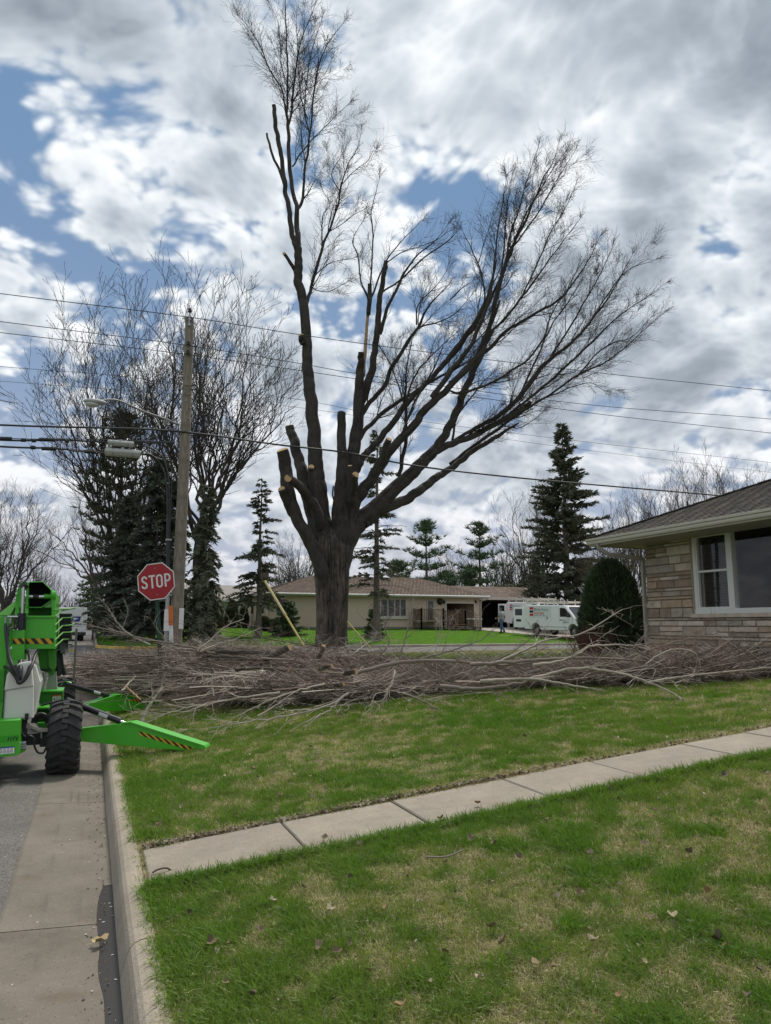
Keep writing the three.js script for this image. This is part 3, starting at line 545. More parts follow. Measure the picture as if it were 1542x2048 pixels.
    mb.tube(path, rad, big ? 36 : r0 > 0.05 ? 10 : L.sub ? 4 : 6, { capB: true, wob: big ? (ca, sa, l, r) => r * (1.02 + 0.09 * noise3(ca * 2 + k, sa * 2, l * 1.1) - 0.10 * Math.exp(-((noise3(ca * 4.5 + k, sa * 4.5, l * 0.6) / 0.13) ** 2))) : wobble(0.12, k) });
    const name = L.cut ? 'sawn_stub' : 'limb', m = L.sub ? null : part(tree, name, mb.geo(false), L.mat ? M[L.mat] : k < 0 ? M.bark : M.barkDark);
    if (L.mat) m.userData.label = 'pale split dead wood without bark';
    if (L.cut) { const e = path.length - 1, d = V().subVectors(path[e], path[e - 1]).normalize(); if (L.cut === 1) d.addScaledVector(V(-0.37, 0.1, 0.93), 0.5).normalize(); part(m, 'cut_face', cutFace(path[e].clone().addScaledVector(d, 0.004), d, rad[e] * 1.02), M.cut); }
    if (L.tw) {
      let acc = 0; const step = 0.25 / L.tw;
      for (let i = 1; i < path.length; i++) {
        acc += path[i].distanceTo(path[i - 1]); const f = i / path.length;
        while (acc > step && f > 0.08) {
          acc -= step; if (rad[i] > 0.10) continue;
          const d = V().subVectors(path[i], path[i - 1]).normalize(), side = V(rng() - 0.5, rng() - 0.5, rng() - 0.5).cross(d).normalize();
          const l = (0.42 + rng() * 0.75) * lerp(1.15, 0.42, f) * (rad[i] > 0.05 ? 0.7 : 1) ;
          twig(path[i], d.clone().addScaledVector(side, 0.32 + rng() * 0.42).normalize(), l, Math.min(rad[i] * 0.6, 0.0095), 0, 0.03);
        }
      }
      const e = path.length - 1; for (let k2 = 0; k2 < 3; k2++) { const d = V().subVectors(path[e], path[e - 1]).normalize(); d.x += (rng() - 0.5) * 0.5; d.y += (rng() - 0.5) * 0.5; d.z += (rng() - 0.5) * 0.5; twig(path[e], d.normalize(), 0.2 + rng() * 0.25, Math.min(rad[e], 0.006), 0, 0.02); }
    }
  }
  // --- water shoots and small twigs on the bigger limbs' rough bark, low on the trunk
  for (let i = 0; i < 30; i++) { const q = c6(300 + rng() * 130, 1300 + rng() * 200); twig(P(q[0], q[1], TREE_D - 0.55).sub(O), V(rng() - 0.5, 0.6, 0.2 + rng() * 0.5).normalize(), 0.3 + rng() * 0.3, 0.004, 1, 0.05); }
  part(tree, 'lesser_branches', lesser.geo(), M.barkDark, 'stuff'); part(tree, 'twigs', twigs.geo(), M.twig, 'stuff');
  console.log('maple: limbs', limbs.length, 'twigs', nt, 'tris', twigs.i.length / 3);
}

// ================================================================ POLE, WIRES, SIGN
M.poleWood = new THREE.MeshStandardMaterial({ map: dataTex(256, 512, (u, v, x, y) => { const g = tnoise(u, v * 0.12 + 0.1, 22, 3, 4), k = 0.9 + g * 0.9 + tnoise(u, v, 4, 4, 8) * 0.5 + (hash(x, y) - 0.5) * 0.18, c = hash(x >> 2, y >> 3) < 0.012 ? 0.35 : 1; return lin(0.245 * k * c, 0.205 * k * c, 0.16 * k * c); }, true), bumpMap: barkBump, bumpScale: 0.006, roughness: 0.93 });
M.wire = std([0.03, 0.031, 0.033], 0.6);
M.black = std([0.018, 0.018, 0.019], 0.55);
M.alu = std([0.42, 0.43, 0.43], 0.45, { metalness: 0.6 });
M.steel = std([0.33, 0.34, 0.35], 0.4, { metalness: 0.75 });
M.greyPaint = std([0.36, 0.36, 0.35], 0.55);
M.white = std([0.74, 0.74, 0.72], 0.5);
M.orange = std([0.62, 0.16, 0.03], 0.55);
const POLE_D = 19.6, POLE_N = P(352, 1100, POLE_D).z * -1;
const poleFoot = (() => { const p = P(349, 1290, POLE_D); return V(p.x, groundH(p.x, -p.z), p.z); })();
{
  const pl = thing('utility_pole', 'weathered wooden utility pole leaning over the stop sign', 'utility pole', poleFoot);
  const top = onN(379, 636, POLE_N).sub(poleFoot), mb = new MB(), pts = [], rad = [];
  for (let i = 0; i <= 24; i++) { const t = i / 24; pts.push(V(top.x * t + 0.03 * Math.sin(t * 3), lerp(-0.3, top.y, t), 0.02 * Math.sin(t * 5))); rad.push(lerp(0.175, 0.115, t)); }
  mb.tube(pts, rad, 18, { capB: true, wob: (c, s, l, r) => r * (1 + 0.025 * noise3(c * 3, s * 3, l * 0.5)) }); part(pl, 'pole', mb.geo(), M.poleWood);
  const onPole = (y) => V(top.x * y / top.y + 0.03 * Math.sin(y / top.y * 3), y, 0);
  const hAt = (py) => onN(364, py, POLE_N).y - poleFoot.y;
  // crown of the pole: bracket, pin and porcelain
  const k = new MB(), a = onPole(top.y); k.cyl(V(a.x - 0.02, a.y - 0.3, 0.13), V(a.x - 0.02, a.y + 0.14, 0.13), 0.018); k.box(a.x - 0.05, a.y - 0.28, 0.1, a.x + 0.02, a.y - 0.22, 0.15); k.box(a.x - 0.05, a.y - 0.12, 0.1, a.x + 0.02, a.y - 0.07, 0.15); part(pl, 'pin_bracket', k.geo(), M.steel);
  const ins = (x, y, z) => { const g = new THREE.LatheGeometry([[0, 0], [0.05, 0], [0.06, 0.03], [0.035, 0.05], [0.05, 0.07], [0.045, 0.11], [0.02, 0.13], [0, 0.13]].map(([r, h]) => new THREE.Vector2(r, h)), 12); part(pl, 'insulator', g.translate(x, y, z), M.black); };
  ins(a.x - 0.02, a.y + 0.1, 0.13);
  for (const [py, s] of [[690, 1], [708, 1]]) { const q = onPole(hAt(py)); ins(q.x - 0.03, q.y - 0.06, 0.17); const b = new MB(); b.bar(V(q.x - 0.03, q.y - 0.06, 0.1), V(q.x - 0.03, q.y - 0.06, 0.18), 0.04, 0.04); part(pl, 'wire_bracket', b.geo(), M.steel); }
  const q7 = onPole(hAt(772)); const hook = new MB(); hook.tube(curve([V(q7.x + 0.1, q7.y, 0.05), V(q7.x + 0.2, q7.y + 0.06, 0.05), V(q7.x + 0.26, q7.y - 0.02, 0.05), V(q7.x + 0.2, q7.y - 0.09, 0.05), V(q7.x + 0.1, q7.y - 0.07, 0.05)], 14), Array(15).fill(0.022), 6); part(pl, 'cable_hook', hook.geo(), M.black);
  // bolts, steps and tags up the pole
  const rng = mulberry(9); for (let i = 0; i < 16; i++) { const y = 1 + rng() * 9, q = onPole(y), an = rng() * 3.1, b = new MB(); b.cyl(V(q.x + Math.cos(an) * 0.12, y, Math.sin(an) * 0.12), V(q.x + Math.cos(an) * 0.19, y, Math.sin(an) * 0.19), 0.014, 0.014, 6); part(pl, 'bolt', b.geo(), M.steel); }
  // the riser: cables from the splice cases bending down into a conduit
  const y0 = hAt(1000) , riser = new MB();
  const sp = (px, py, z = 0.05) => { const w = onN(px, py, POLE_N - z).sub(poleFoot); w.z = z; return w; };
  for (const [o, pts2] of [[0.021, [[285, 893], [305, 898], [324, 914], [334, 940], [338, 980], [338, 1040]]], [0.019, [[283, 908], [302, 910], [318, 924], [330, 950], [334, 1000], [335, 1050]]], [0.014, [[290, 886], [322, 890], [336, 908], [343, 940], [342, 1000], [340, 1050]]]]) riser.tube(curve(pts2.map(([x, y]) => sp(x, y, 0.14)), 24), Array(25).fill(o), 7);
  part(pl, 'riser_cable', riser.geo(), M.wire);
  const cond = new MB(); cond.cyl(sp(337, 1030, 0.13), sp(336, 1185, 0.13), 0.055, 0.055, 10); part(pl, 'conduit', cond.geo(), M.black);
  const cond2 = new MB(); const cf = sp(336, 1180, 0.13); cond2.cyl(cf, V(cf.x, -0.1, 0.16), 0.05, 0.05, 10); part(pl, 'conduit', cond2.geo(), M.greyPaint).userData.label = 'grey lower length of conduit';
  for (const py of [1080, 1150, 1190]) { const s = new MB(), c = sp(337, py, 0.12); s.box(c.x - 0.07, c.y - 0.02, 0.02, c.x + 0.07, c.y + 0.02, 0.2); part(pl, 'strap', s.geo(), M.steel); }
  // ground guard panels
  for (const [x0, x1, y0p, y1p, z] of [[327, 341, 1219, 1262, 0.28], [357, 368, 1217, 1258, 0.25]]) { const A = sp(x0, y1p, z), B = sp(x1, y0p, z); part(pl, 'white_panel', rbox(B.x - A.x, B.y - A.y, 0.04, 0.008).translate((A.x + B.x) / 2, (A.y + B.y) / 2, z), M.white); }

  // street lamp: arm and cobra head
  const lamp = thing('street_lamp', 'grey cobra head street lamp on an arm of the utility pole', 'street lamp', onN(358, 850, POLE_N));
  const L = (px, py, z = 0) => { const w = onN(px, py, POLE_N + z).sub(lamp.position); return w; };
  const arm = new MB(), armPts = curve([L(358, 850, 0), L(330, 838, -0.3), L(285, 822, -0.7), L(240, 802, -1.1), L(222, 799, -1.25), L(200, 801, -1.45)], 30); arm.tube(armPts, armPts.map((_, i) => lerp(0.032, 0.022, i / 30)), 8); arm.cyl(L(352, 868, 0), L(318, 833, -0.4), 0.015, 0.015, 6);
  part(lamp, 'arm', arm.geo(), std([0.22, 0.225, 0.23], 0.5));
  const hg = new THREE.SphereGeometry(1, 18, 10); hg.scale(0.27, 0.075, 0.13); const hp = L(190, 804, -1.55); const head = part(lamp, 'lamp_head', hg.translate(hp.x, hp.y, hp.z), M.greyPaint);
  const lg = new THREE.SphereGeometry(1, 14, 8); lg.scale(0.17, 0.08, 0.11); part(head, 'lens', lg.translate(hp.x - 0.06, hp.y - 0.06, hp.z), std([0.5, 0.5, 0.46], 0.2));

  // wires: strung along the side street, through the pole and on past the tree
  const wire = (pts, r, label, seg = 5, mat = M.wire, ends = [-34, 72]) => {
    const w = pts.map(([x, y]) => onN(x, y, POLE_N - 0.15)), a = w[0], b = w[1], y = w[w.length - 2], z = w[w.length - 1];
    const ext = (p, q, E) => V(E, p.y + (p.y - q.y) / (p.x - q.x) * (E - p.x) * 0.75, p.z);
    const all = [ext(a, b, ends[0]), ...w, ...(ends[1] === null ? [] : [ext(z, y, ends[1])])];
    const c = curve(all, 90), o = all[0].clone(), mb = new MB(); mb.tube(c.map((p) => p.sub(o)), c.map(() => r), seg);
    const m = part(scene, 'power_line', mb.geo(), mat); m.position.copy(o); tag(m, label, 'wire');
  };
  wire([[0, 587], [376, 634], [605, 670], [800, 697], [1210, 747], [1542, 782]], 0.011, 'topmost thin wire resting on the very top of the utility pole');
  wire([[0, 643], [370, 690], [600, 727], [700, 745], [1165, 808], [1542, 838]], 0.010, 'second thin wire from the top, fixed just under the pole head');
  wire([[0, 665], [367, 708], [600, 741], [1150, 822], [1542, 866]], 0.010, 'third thin wire from the top of the utility pole');
  wire([[0, 733], [240, 752], [366, 770], [610, 801], [760, 830], [1040, 868], [1542, 925]], 0.006, 'fainter wire crossing behind the tree, fourth from the top');
  wire([[0, 762], [366, 790], [620, 818], [1030, 881], [1542, 945]], 0.005, 'faintest lowest of the thin wires seen right of the tree');
  wire([[0, 850], [346, 862], [560, 890], [690, 905], [820, 930], [1000, 952], [1445, 992], [1542, 1002]], 0.026, 'thick black cable sagging across the picture below the thin wires', 7);
  // communication cables and splice cases left of the pole
  const com = (pts, r, label) => { const w = pts.map(([x, y]) => onN(x, y, POLE_N - 0.14)), a = w[0], e = V(-34, a.y + 0.4, a.z), c = curve([e, ...w], 50), mb = new MB(); mb.tube(c.map((p) => p.clone().sub(w[0])), c.map(() => r), 6); const m = part(scene, 'cable', mb.geo(), M.wire); m.position.copy(w[0]); tag(m, label, 'cable'); return m; };
  const cb1 = com([[0, 880], [120, 880], [215, 884], [290, 884], [345, 886]], 0.024, 'upper black communication cable carrying the small splice case');
  const cb2 = com([[0, 893], [110, 897], [210, 906], [285, 908], [330, 922]], 0.026, 'lower black communication cable carrying the large splice case');
  const cb3 = com([[0, 876], [160, 878], [350, 884]], 0.012, 'thin messenger strand just above the communication cables');
  const loop = new MB(); loop.tube(curve([[140, 880], [133, 890], [137, 899], [160, 903], [186, 904]].map(([x, y]) => onN(x, y, POLE_N - 0.2)).map((p) => p.sub(cb2.position)), 20), Array(21).fill(0.018), 6); part(cb2, 'slack_loop', loop.geo(), M.wire);
  for (const [m, x, y, l] of [[cb1, 12, 877, 12], [cb1, 47, 880, 5], [cb1, 94, 879, 16], [cb1, 68, 881, 4], [cb1, 134, 882, 4], [cb2, 98, 897, 15], [cb2, 66, 895, 5], [cb2, 178, 903, 10]]) { const g = new MB(), A = onN(x - l, y, POLE_N - 0.16).sub(m.position), B = onN(x + l, y + l * 0.05, POLE_N - 0.16).sub(m.position); g.cyl(A, B, 0.05, 0.05, 8); part(m, 'clamp', g.geo(), M.black); }
  const caseMat = std([0.40, 0.40, 0.37], 0.6);
  for (const [x0, x1, y, h, label] of [[215, 268, 887, 12, 'smaller upper grey splice case hanging on the cables'], [209, 281, 906, 17, 'larger lower grey splice case hanging on the cables']]) {
    const A = onN(x0, y - 0.5, POLE_N - 0.22), B = onN(x1, y + 0.5, POLE_N - 0.22), r = h / 2 * POLE_D / F * 0.97, t = thing('splice_case', label, 'splice case', A.clone().lerp(B, 0.5)), L2 = A.distanceTo(B) / 2;
    const g = new MB(), pr = [[-L2, 0.6], [-L2 + 0.02, 0.94], [-L2 + 0.04, 1], [L2 - 0.04, 1], [L2 - 0.02, 0.94], [L2, 0.6]]; g.tube(pr.map(([x]) => V(x, 0, 0)), pr.map(([, k]) => r * k), 16, { capA: true, capB: true }); part(t, 'case', g.geo(), caseMat);
    for (const k of [-0.55, 0.55]) { const b = new MB(); b.cyl(V(k * L2 - 0.015, 0, 0), V(k * L2 + 0.015, 0, 0), r * 1.04, r * 1.04, 16); part(t, 'band', b.geo(), M.steel); }
    const fl = new MB(); fl.box(-L2 * 0.95, -0.012, r * 0.9, L2 * 0.95, 0.012, r * 1.12); part(t, 'seam', fl.geo(), caseMat);
    const nub = new MB(); nub.cyl(V(0, r * 0.9, 0), V(0, r * 1.3, 0), 0.04, 0.04, 8); part(t, 'hanger', nub.geo(), M.steel);
  }
  // the orange and white marker post in front of the pole
  const mf = onN(346, 1295, POLE_N - 0.75), my = onN(346, 1211, POLE_N - 0.75).y, mp = thing('marker_post', 'round orange and white cable marker post in front of the utility pole', 'marker post', V(mf.x, groundH(mf.x, -mf.z), mf.z));
  const mh = my - mp.position.y, ms = onN(346, 1251, POLE_N - 0.75).y - mp.position.y, mt = new MB(), tilt = (y) => V(-0.06 * y, y, 0); mt.tube([0, 0.3, 0.8, 0.95, 0.985, 1].map((t) => tilt(lerp(ms, mh, t))), [0.056, 0.056, 0.056, 0.052, 0.036, 0.005], 14); part(mp, 'orange_sleeve', mt.geo(), M.orange);
  const mw = new MB(); mw.cyl(tilt(-0.1), tilt(ms), 0.052, 0.052, 14); part(mp, 'white_tube', mw.geo(), M.white);
}
// ---------------------------------------------------------------- the stop sign
{
  const d = 15.2, c = P(312, 1163, d), foot = V(c.x + 0.10, groundH(c.x, -c.z), c.z - 0.03);
  const s = thing('stop_sign', 'red eight-sided stop sign on a green post at the corner', 'stop sign', foot);
  const cy = c.y - foot.y, cx = c.x - foot.x, R = 0.375 / Math.cos(Math.PI / 8), roll = 7.5 * Math.PI / 180;
  // face towards the road users coming from the south, leaning with its post
  const oct = (r) => Array.from({ length: 8 }, (_, i) => { const a = Math.PI / 8 + i * Math.PI / 4; return [r * Math.cos(a), r * Math.sin(a)]; });
  const W = 1024, cv = document.createElement('canvas'); cv.width = cv.height = W; const x = cv.getContext('2d');
  x.fillStyle = '#d8d2d0'; x.fillRect(0, 0, W, W);
  const poly = (r) => { x.beginPath(); oct(r).forEach(([a, b], i) => { const X = W / 2 + a * W / 2 / R, Y = W / 2 - b * W / 2 / R; i ? x.lineTo(X, Y) : x.moveTo(X, Y); }); x.closePath(); x.fill(); };
  x.fillStyle = '#9e1220'; poly(R * 0.945);
  x.strokeStyle = '#d8d2d0'; x.lineCap = 'butt'; x.lineWidth = 44; x.lineJoin = 'miter';
  // highway lettering, drawn stroke by stroke
  const h = 340, top = (W - h) / 2 - 4, bot = top + h, m = 22;
  const lx = [140, 345, 515, 728];
  x.beginPath(); x.lineWidth = 46; { const L = lx[0], w = 150, q = w / 2 - m + 4, cxx = L + w / 2; x.moveTo(L + w - m + 2, top + 86); x.bezierCurveTo(L + w - m, top + 8, L + m, top + 8, L + m, top + 92); x.bezierCurveTo(L + m, top + 178, L + w - m + 2, top + 156, L + w - m + 2, top + 250); x.bezierCurveTo(L + w - m, bot - 6, L + m - 6, bot - 6, L + m - 8, bot - 88); } x.stroke();
  x.beginPath(); x.moveTo(lx[1] - 18, top + m); x.lineTo(lx[1] + 148, top + m); x.moveTo(lx[1] + 65, top); x.lineTo(lx[1] + 65, bot); x.stroke();
  x.beginPath(); { const L = lx[2], w = 168, r = 62; x.moveTo(L + m, top + m + r); x.arcTo(L + m, top + m, L + w / 2, top + m, r); x.arcTo(L + w - m, top + m, L + w - m, top + m + r, r); x.lineTo(L + w - m, bot - m - r); x.arcTo(L + w - m, bot - m, L + w / 2, bot - m, r); x.arcTo(L + m, bot - m, L + m, bot - m - r, r); x.closePath(); } x.stroke();
  x.beginPath(); { const L = lx[3], w = 160; x.moveTo(L + m, bot); x.lineTo(L + m, top + m); x.lineTo(L + w - 74, top + m); x.arcTo(L + w - m, top + m, L + w - m, top + 96, 66); x.arcTo(L + w - m, top + 188, L + w - 80, top + 188, 66); x.lineTo(L + m, top + 188); } x.stroke();
  const t = new THREE.CanvasTexture(cv); t.colorSpace = THREE.SRGBColorSpace; t.repeat.set(1 / (2 * R), 1 / (2 * R)); t.offset.set(0.5, 0.5);
  const q = new THREE.Group(); q.name = 'sign_panel'; s.add(q); q.position.set(cx, cy, 0.06); q.rotation.set(0, -0.33, roll); q.rotation.order = 'YXZ'; q.rotation.set(0.0, -0.36, roll);
  part(q, 'plate', plate(oct(R), 0.004, 0.001), M.alu);
  const sh = new THREE.ShapeGeometry(new THREE.Shape(oct(R * 0.998).map(([a, b]) => new THREE.Vector2(a, b)))); part(q, 'face', sh.translate(0, 0, 0.002), new THREE.MeshStandardMaterial({ map: t, roughness: 0.5 }));
  for (const y of [0.27, -0.27]) part(q, 'bolt', new THREE.CylinderGeometry(0.011, 0.011, 0.01, 8).rotateX(Math.PI / 2).translate(0, y, 0.006), M.steel);
  const post = new MB(), lean = (y) => V(lerp(0.13, -0.10, y / cy), y, -0.01), gp = std([0.018, 0.06, 0.035], 0.6);
  for (const [dx, dz, w] of [[-0.028, 0, 0.03], [0.028, 0, 0.03], [0, 0.018, 0.034]]) post.bar(lean(-0.3).add(V(dx, 0, dz)), lean(cy + 0.3).add(V(dx, 0, dz)), w, 0.006, V(0, 0, 1));
  for (const sx of [-0.014, 0.014]) post.bar(lean(-0.3).add(V(sx, 0, 0.009)), lean(cy + 0.3).add(V(sx, 0, 0.009)), 0.004, 0.02, V(0, 0, 1));
  part(s, 'post', post.geo(), gp);
}

// ================================================================ OTHER TREES AND SHRUBS
M.farBark = new THREE.MeshStandardMaterial({ map: barkTex([0.07, 0.058, 0.05], 8, 8), roughness: 0.97 });
M.farTwig = std([0.047, 0.036, 0.03], 0.95);
M.bud = std([0.085, 0.055, 0.034], 0.9);
M.youngLeaf = std([0.13, 0.12, 0.03], 0.85);
M.spruce = std([0.105, 0.112, 0.07], 0.85);
M.spruceBlue = std([0.105, 0.12, 0.085], 0.85);
M.pineLeaf = std([0.08, 0.125, 0.055], 0.85);
M.yew = std([0.036, 0.062, 0.027], 0.8);
M.redTwig = std([0.11, 0.045, 0.035], 0.9);
M.spruceBark = new THREE.MeshStandardMaterial({ map: barkTex([0.14, 0.115, 0.095], 9, 14), roughness: 0.97 });

// a bare tree: limbs reach for points of an egg-shaped crown, branches and twigs follow them
function bareTree(root, { h, fork = 0.2, rx, r0, limbs = 7, b1 = 9, b2 = 7, b3 = 3, seed, buds = 0, leafMat = M.bud, leafSize = 0.05, rise = 0.5, low = 0.25, thin = 1, lean = 0, bark = M.farBark, limbR }) {
  const rng = mulberry(seed), rv = () => V(rng() - 0.5, rng() - 0.5, rng() - 0.5), wood = new MB(), fine = new MB(), leaf = new MB();
  const fh = h * fork, tp = [], tr = [];
  for (let i = 0; i <= 8; i++) { const t = i / 8; tp.push(V(noise3(t * 2, seed, 1) * r0 * 1.2 + lean * t, fh * t - (i ? 0 : 0.2), noise3(t * 2, seed, 5) * r0 * 1.2)); tr.push(r0 * (1.25 - 0.45 * t + (i ? 0 : 0.35))); }
  wood.tube(tp, tr, 12, { wob: (c, s, l, r) => r * (1 + 0.12 * noise3(c * 3, s * 3, l * 0.6)) });
  const go = (a, tan, b, r, level) => {
    const d = a.distanceTo(b), n = level === 0 ? 14 : level === 1 ? 8 : level === 2 ? 5 : 3, mid = a.clone().addScaledVector(tan, d * 0.45), path = [], rad = [];
    for (let i = 0; i <= n; i++) { const t = i / n, p = a.clone().multiplyScalar((1 - t) ** 2).addScaledVector(mid, 2 * t * (1 - t)).addScaledVector(b, t * t); if (i) p.addScaledVector(rv(), d * 0.035 * (level ? 1.2 : 1)); path.push(p); rad.push(Math.max(0.0045 * thin, r * (1 - 0.86 * t))); }
    (level < 1 ? wood : fine).tube(path, rad, level === 0 ? 8 : level === 1 ? 5 : 3);
    if (level === 3 || (level === 2 && b3 === 0)) { if (rng() < buds) { const e = path[n]; for (let k = 0; k < 2; k++) { const q = rv().multiplyScalar(leafSize * 2).add(e); leaf.tri(q, q.clone().addScaledVector(rv(), leafSize * 2.2), q.clone().addScaledVector(rv(), leafSize * 2.2)); } } return; }
    const kids = Math.round([b1, b2, b3][level] * (0.75 + rng() * 0.5));
    for (let k = 0; k < kids; k++) {
      const t = lerp(level === 0 ? 0.22 : 0.15, 1, (k + rng()) / kids), f = t * n, i = Math.min(n - 1, Math.floor(f)), p = path[i].clone().lerp(path[i + 1], f - i), tg = V().subVectors(path[i + 1], path[i]).normalize();
      const side = rv().cross(tg).normalize(), dir = tg.clone().multiplyScalar(0.75).addScaledVector(side, 0.35 + rng() * 0.55); dir.y += rise * 0.35; dir.normalize();
      const len = d * lerp(0.5, 0.26, t) * (0.6 + rng() * 0.7) * (level === 2 ? 1.15 : 1);
      go(p, dir, p.clone().addScaledVector(dir, len).add(V(0, len * 0.12 * rise, 0)), Math.min(rad[i] * 0.62, 0.05 * (3 - level)), level + 1);
    }
  };
  for (let k = 0; k < limbs; k++) {
    const az = k * 2.399 + rng() * 0.6, el = lerp(low, 1.35, Math.pow((k + 0.5) / limbs, 0.8)), reach = 1 + (rng() - 0.5) * 0.22;
    const cy = lerp(fh, h, 0.42), b = V(Math.cos(az) * Math.cos(el) * rx * reach, cy + Math.sin(el) * (h * 0.93 - cy) * Math.min(1.04, reach), Math.sin(az) * Math.cos(el) * rx * reach);
    const s = tp[8].clone().add(V(0, -rng() * fh * 0.3, 0));
    go(s, V(Math.cos(az) * 0.45, 1, Math.sin(az) * 0.45).normalize(), b, r0 * (limbR ?? 0.5) * (1 - 0.4 * rng()), 0);
  }
  part(root, 'trunk', wood.geo(), bark); part(root, 'crown', fine.geo(), M.farTwig);
  if (leaf.i.length) part(root, leafMat === M.bud ? 'buds' : 'leaves', leaf.geo(), leafMat);
  return root;
}
// a spruce: whorls of boughs, each carrying hanging sprays of needles
function spruceTree(root, { h, wide, clear = 0.05, seed, step = 0.42, boughs = 7, droop = 0.35, full = 1, mat = M.spruce, r0 = 0.16, spray = 0.3, power = 0.8, gap = 0, dead = 0, topBare = 0, up = 0 }) {
  const rng = mulberry(seed), rv = () => V(rng() - 0.5, rng() - 0.5, rng() - 0.5), wood = new MB(), leaf = new MB();
  const tp = [], tr = []; for (let i = 0; i <= 10; i++) { const t = i / 10; tp.push(V(noise3(t * 2, seed, 2) * 0.12, t * h - (i ? 0 : 0.2), noise3(t * 2, seed, 6) * 0.12)); tr.push(Math.max(0.012, r0 * (1 - t * 0.95) + (i ? 0 : r0 * 0.4))); }
  wood.tube(tp, tr, 10);
  for (let y = h * clear; y < h * 0.985; y += step * (0.7 + rng() * 0.6)) {
    const t = y / h, env = wide * Math.pow(1 - t, power) * (0.8 + 0.3 * rng()) * (1 + 0.35 * noise3(y * 0.9, seed * 3.3, 1)) + 0.12, nb = Math.round(boughs * (0.7 + rng() * 0.6));
    for (let k = 0; k < nb; k++) {
      if (rng() < gap) continue;
      const az = rng() * 6.283, L = env * (0.28 + rng() * 0.8), n = 6, path = [], dz = V(Math.cos(az), 0, Math.sin(az)), rise = lerp(0.2, 0.75, Math.max(t, up));
      const yj = y + (rng() - 0.5) * step * 1.3; for (let i = 0; i <= n; i++) { const s = i / n; path.push(V(dz.x * L * s, yj + L * ((rise + (rng() - 0.5) * 0.0) * s * 0.55 - droop * s * s + 0.16 * s * s * s), dz.z * L * s).addScaledVector(rv(), L * 0.03)); }
      wood.tube(path, path.map((_, i) => Math.max(0.006, 0.012 + L * 0.008 * (1 - i / n))), 3);
      if (rng() < dead * (1 - t)) continue;
      const m = Math.max(3, Math.round(L * 10 * full));
      for (let j = 0; j < m; j++) {
        const s = lerp(0.18, 1, (j + rng()) / m), f = s * n, i = Math.min(n - 1, Math.floor(f)), p = path[i].clone().lerp(path[i + 1], f - i), tg = V().subVectors(path[i + 1], path[i]).normalize(), sd = V(-dz.z, 0, dz.x);
        for (const q of [-1, 1]) for (let e = 0; e < 3; e++) {
          const l = spray * (0.5 + rng() * 0.9) * lerp(1.25, 0.7, s), d = tg.clone().multiplyScalar(0.5 + rng() * 0.5).addScaledVector(sd, q * (0.35 + rng() * 0.7)).addScaledVector(V(0, e === 2 ? -1 : e ? -0.5 : 0.7, 0), rng() * 0.9).normalize();
          const w = V().crossVectors(d, rv()).normalize().multiplyScalar(l * (0.08 + rng() * 0.1)), a = p.clone().addScaledVector(d, l * 0.35), b = p.clone().addScaledVector(d, l);
          leaf.tri(p, a.clone().add(w), b); leaf.tri(p, b, a.clone().sub(w));
        }
      }
    }
  }
  part(root, 'trunk', wood.geo(), M.spruceBark); part(root, 'crown', leaf.geo(), mat); return root;
}
// a long-needled pine: level boughs with brushes of needles turned up
function pineTree(root, { h, wide, clear = 0.3, seed, tiers = 9, r0 = 0.2, brush = 0.42, mat = M.pineLeaf, top = 0.25 }) {
  const rng = mulberry(seed), rv = () => V(rng() - 0.5, rng() - 0.5, rng() - 0.5), wood = new MB(), leaf = new MB();
  wood.tube([V(0, -0.2, 0), V(0.05, h * 0.5, 0.04), V(0, h * 0.97, 0)], [r0, r0 * 0.7, 0.04], 8);
  for (let k = 0; k < tiers; k++) {
    const t = lerp(clear, 1, k / (tiers - 1)), y = h * Math.min(0.96, t), nb = 6;
    for (let j = 0; j < nb; j++) {
      const az = j / nb * 6.283 + rng() * 0.9 + k, u = (t - clear) / (1 - clear), L = wide * (0.55 + 0.65 * rng()) * Math.sin(Math.PI * lerp(0.3, 0.95, u)) + 0.3, el = lerp(0.05, 0.9, u * u), path = [];
      for (let i = 0; i <= 5; i++) { const s = i / 5; path.push(V(Math.cos(az) * L * s * Math.cos(el), y + L * s * Math.sin(el) + L * 0.22 * s * s, Math.sin(az) * L * s * Math.cos(el)).addScaledVector(rv(), 0.12 * s)); }
      wood.tube(path, path.map((_, i) => 0.05 - i * 0.007), 4);
      for (let c = 0; c < 7 + L * 3; c++) {
        const s = lerp(0.3, 1.02, rng()), o = path[Math.min(5, Math.floor(s * 5))].clone().add(rv().multiply(V(L * 0.42, L * 0.1, L * 0.42)));
        for (let e = 0; e < 9; e++) { const d = rv().normalize(); d.y = Math.abs(d.y) * 0.9 + 0.2; d.normalize(); const w = V().crossVectors(d, rv()).normalize().multiplyScalar(0.045), l = brush * (0.6 + rng() * 0.7); leaf.tri(o.clone().add(w), o.clone().sub(w), o.clone().addScaledVector(d, l)); }
      }
    }
  }
  part(root, 'trunk', wood.geo(), M.spruceBark); part(root, 'crown', leaf.geo(), mat); return root;
}
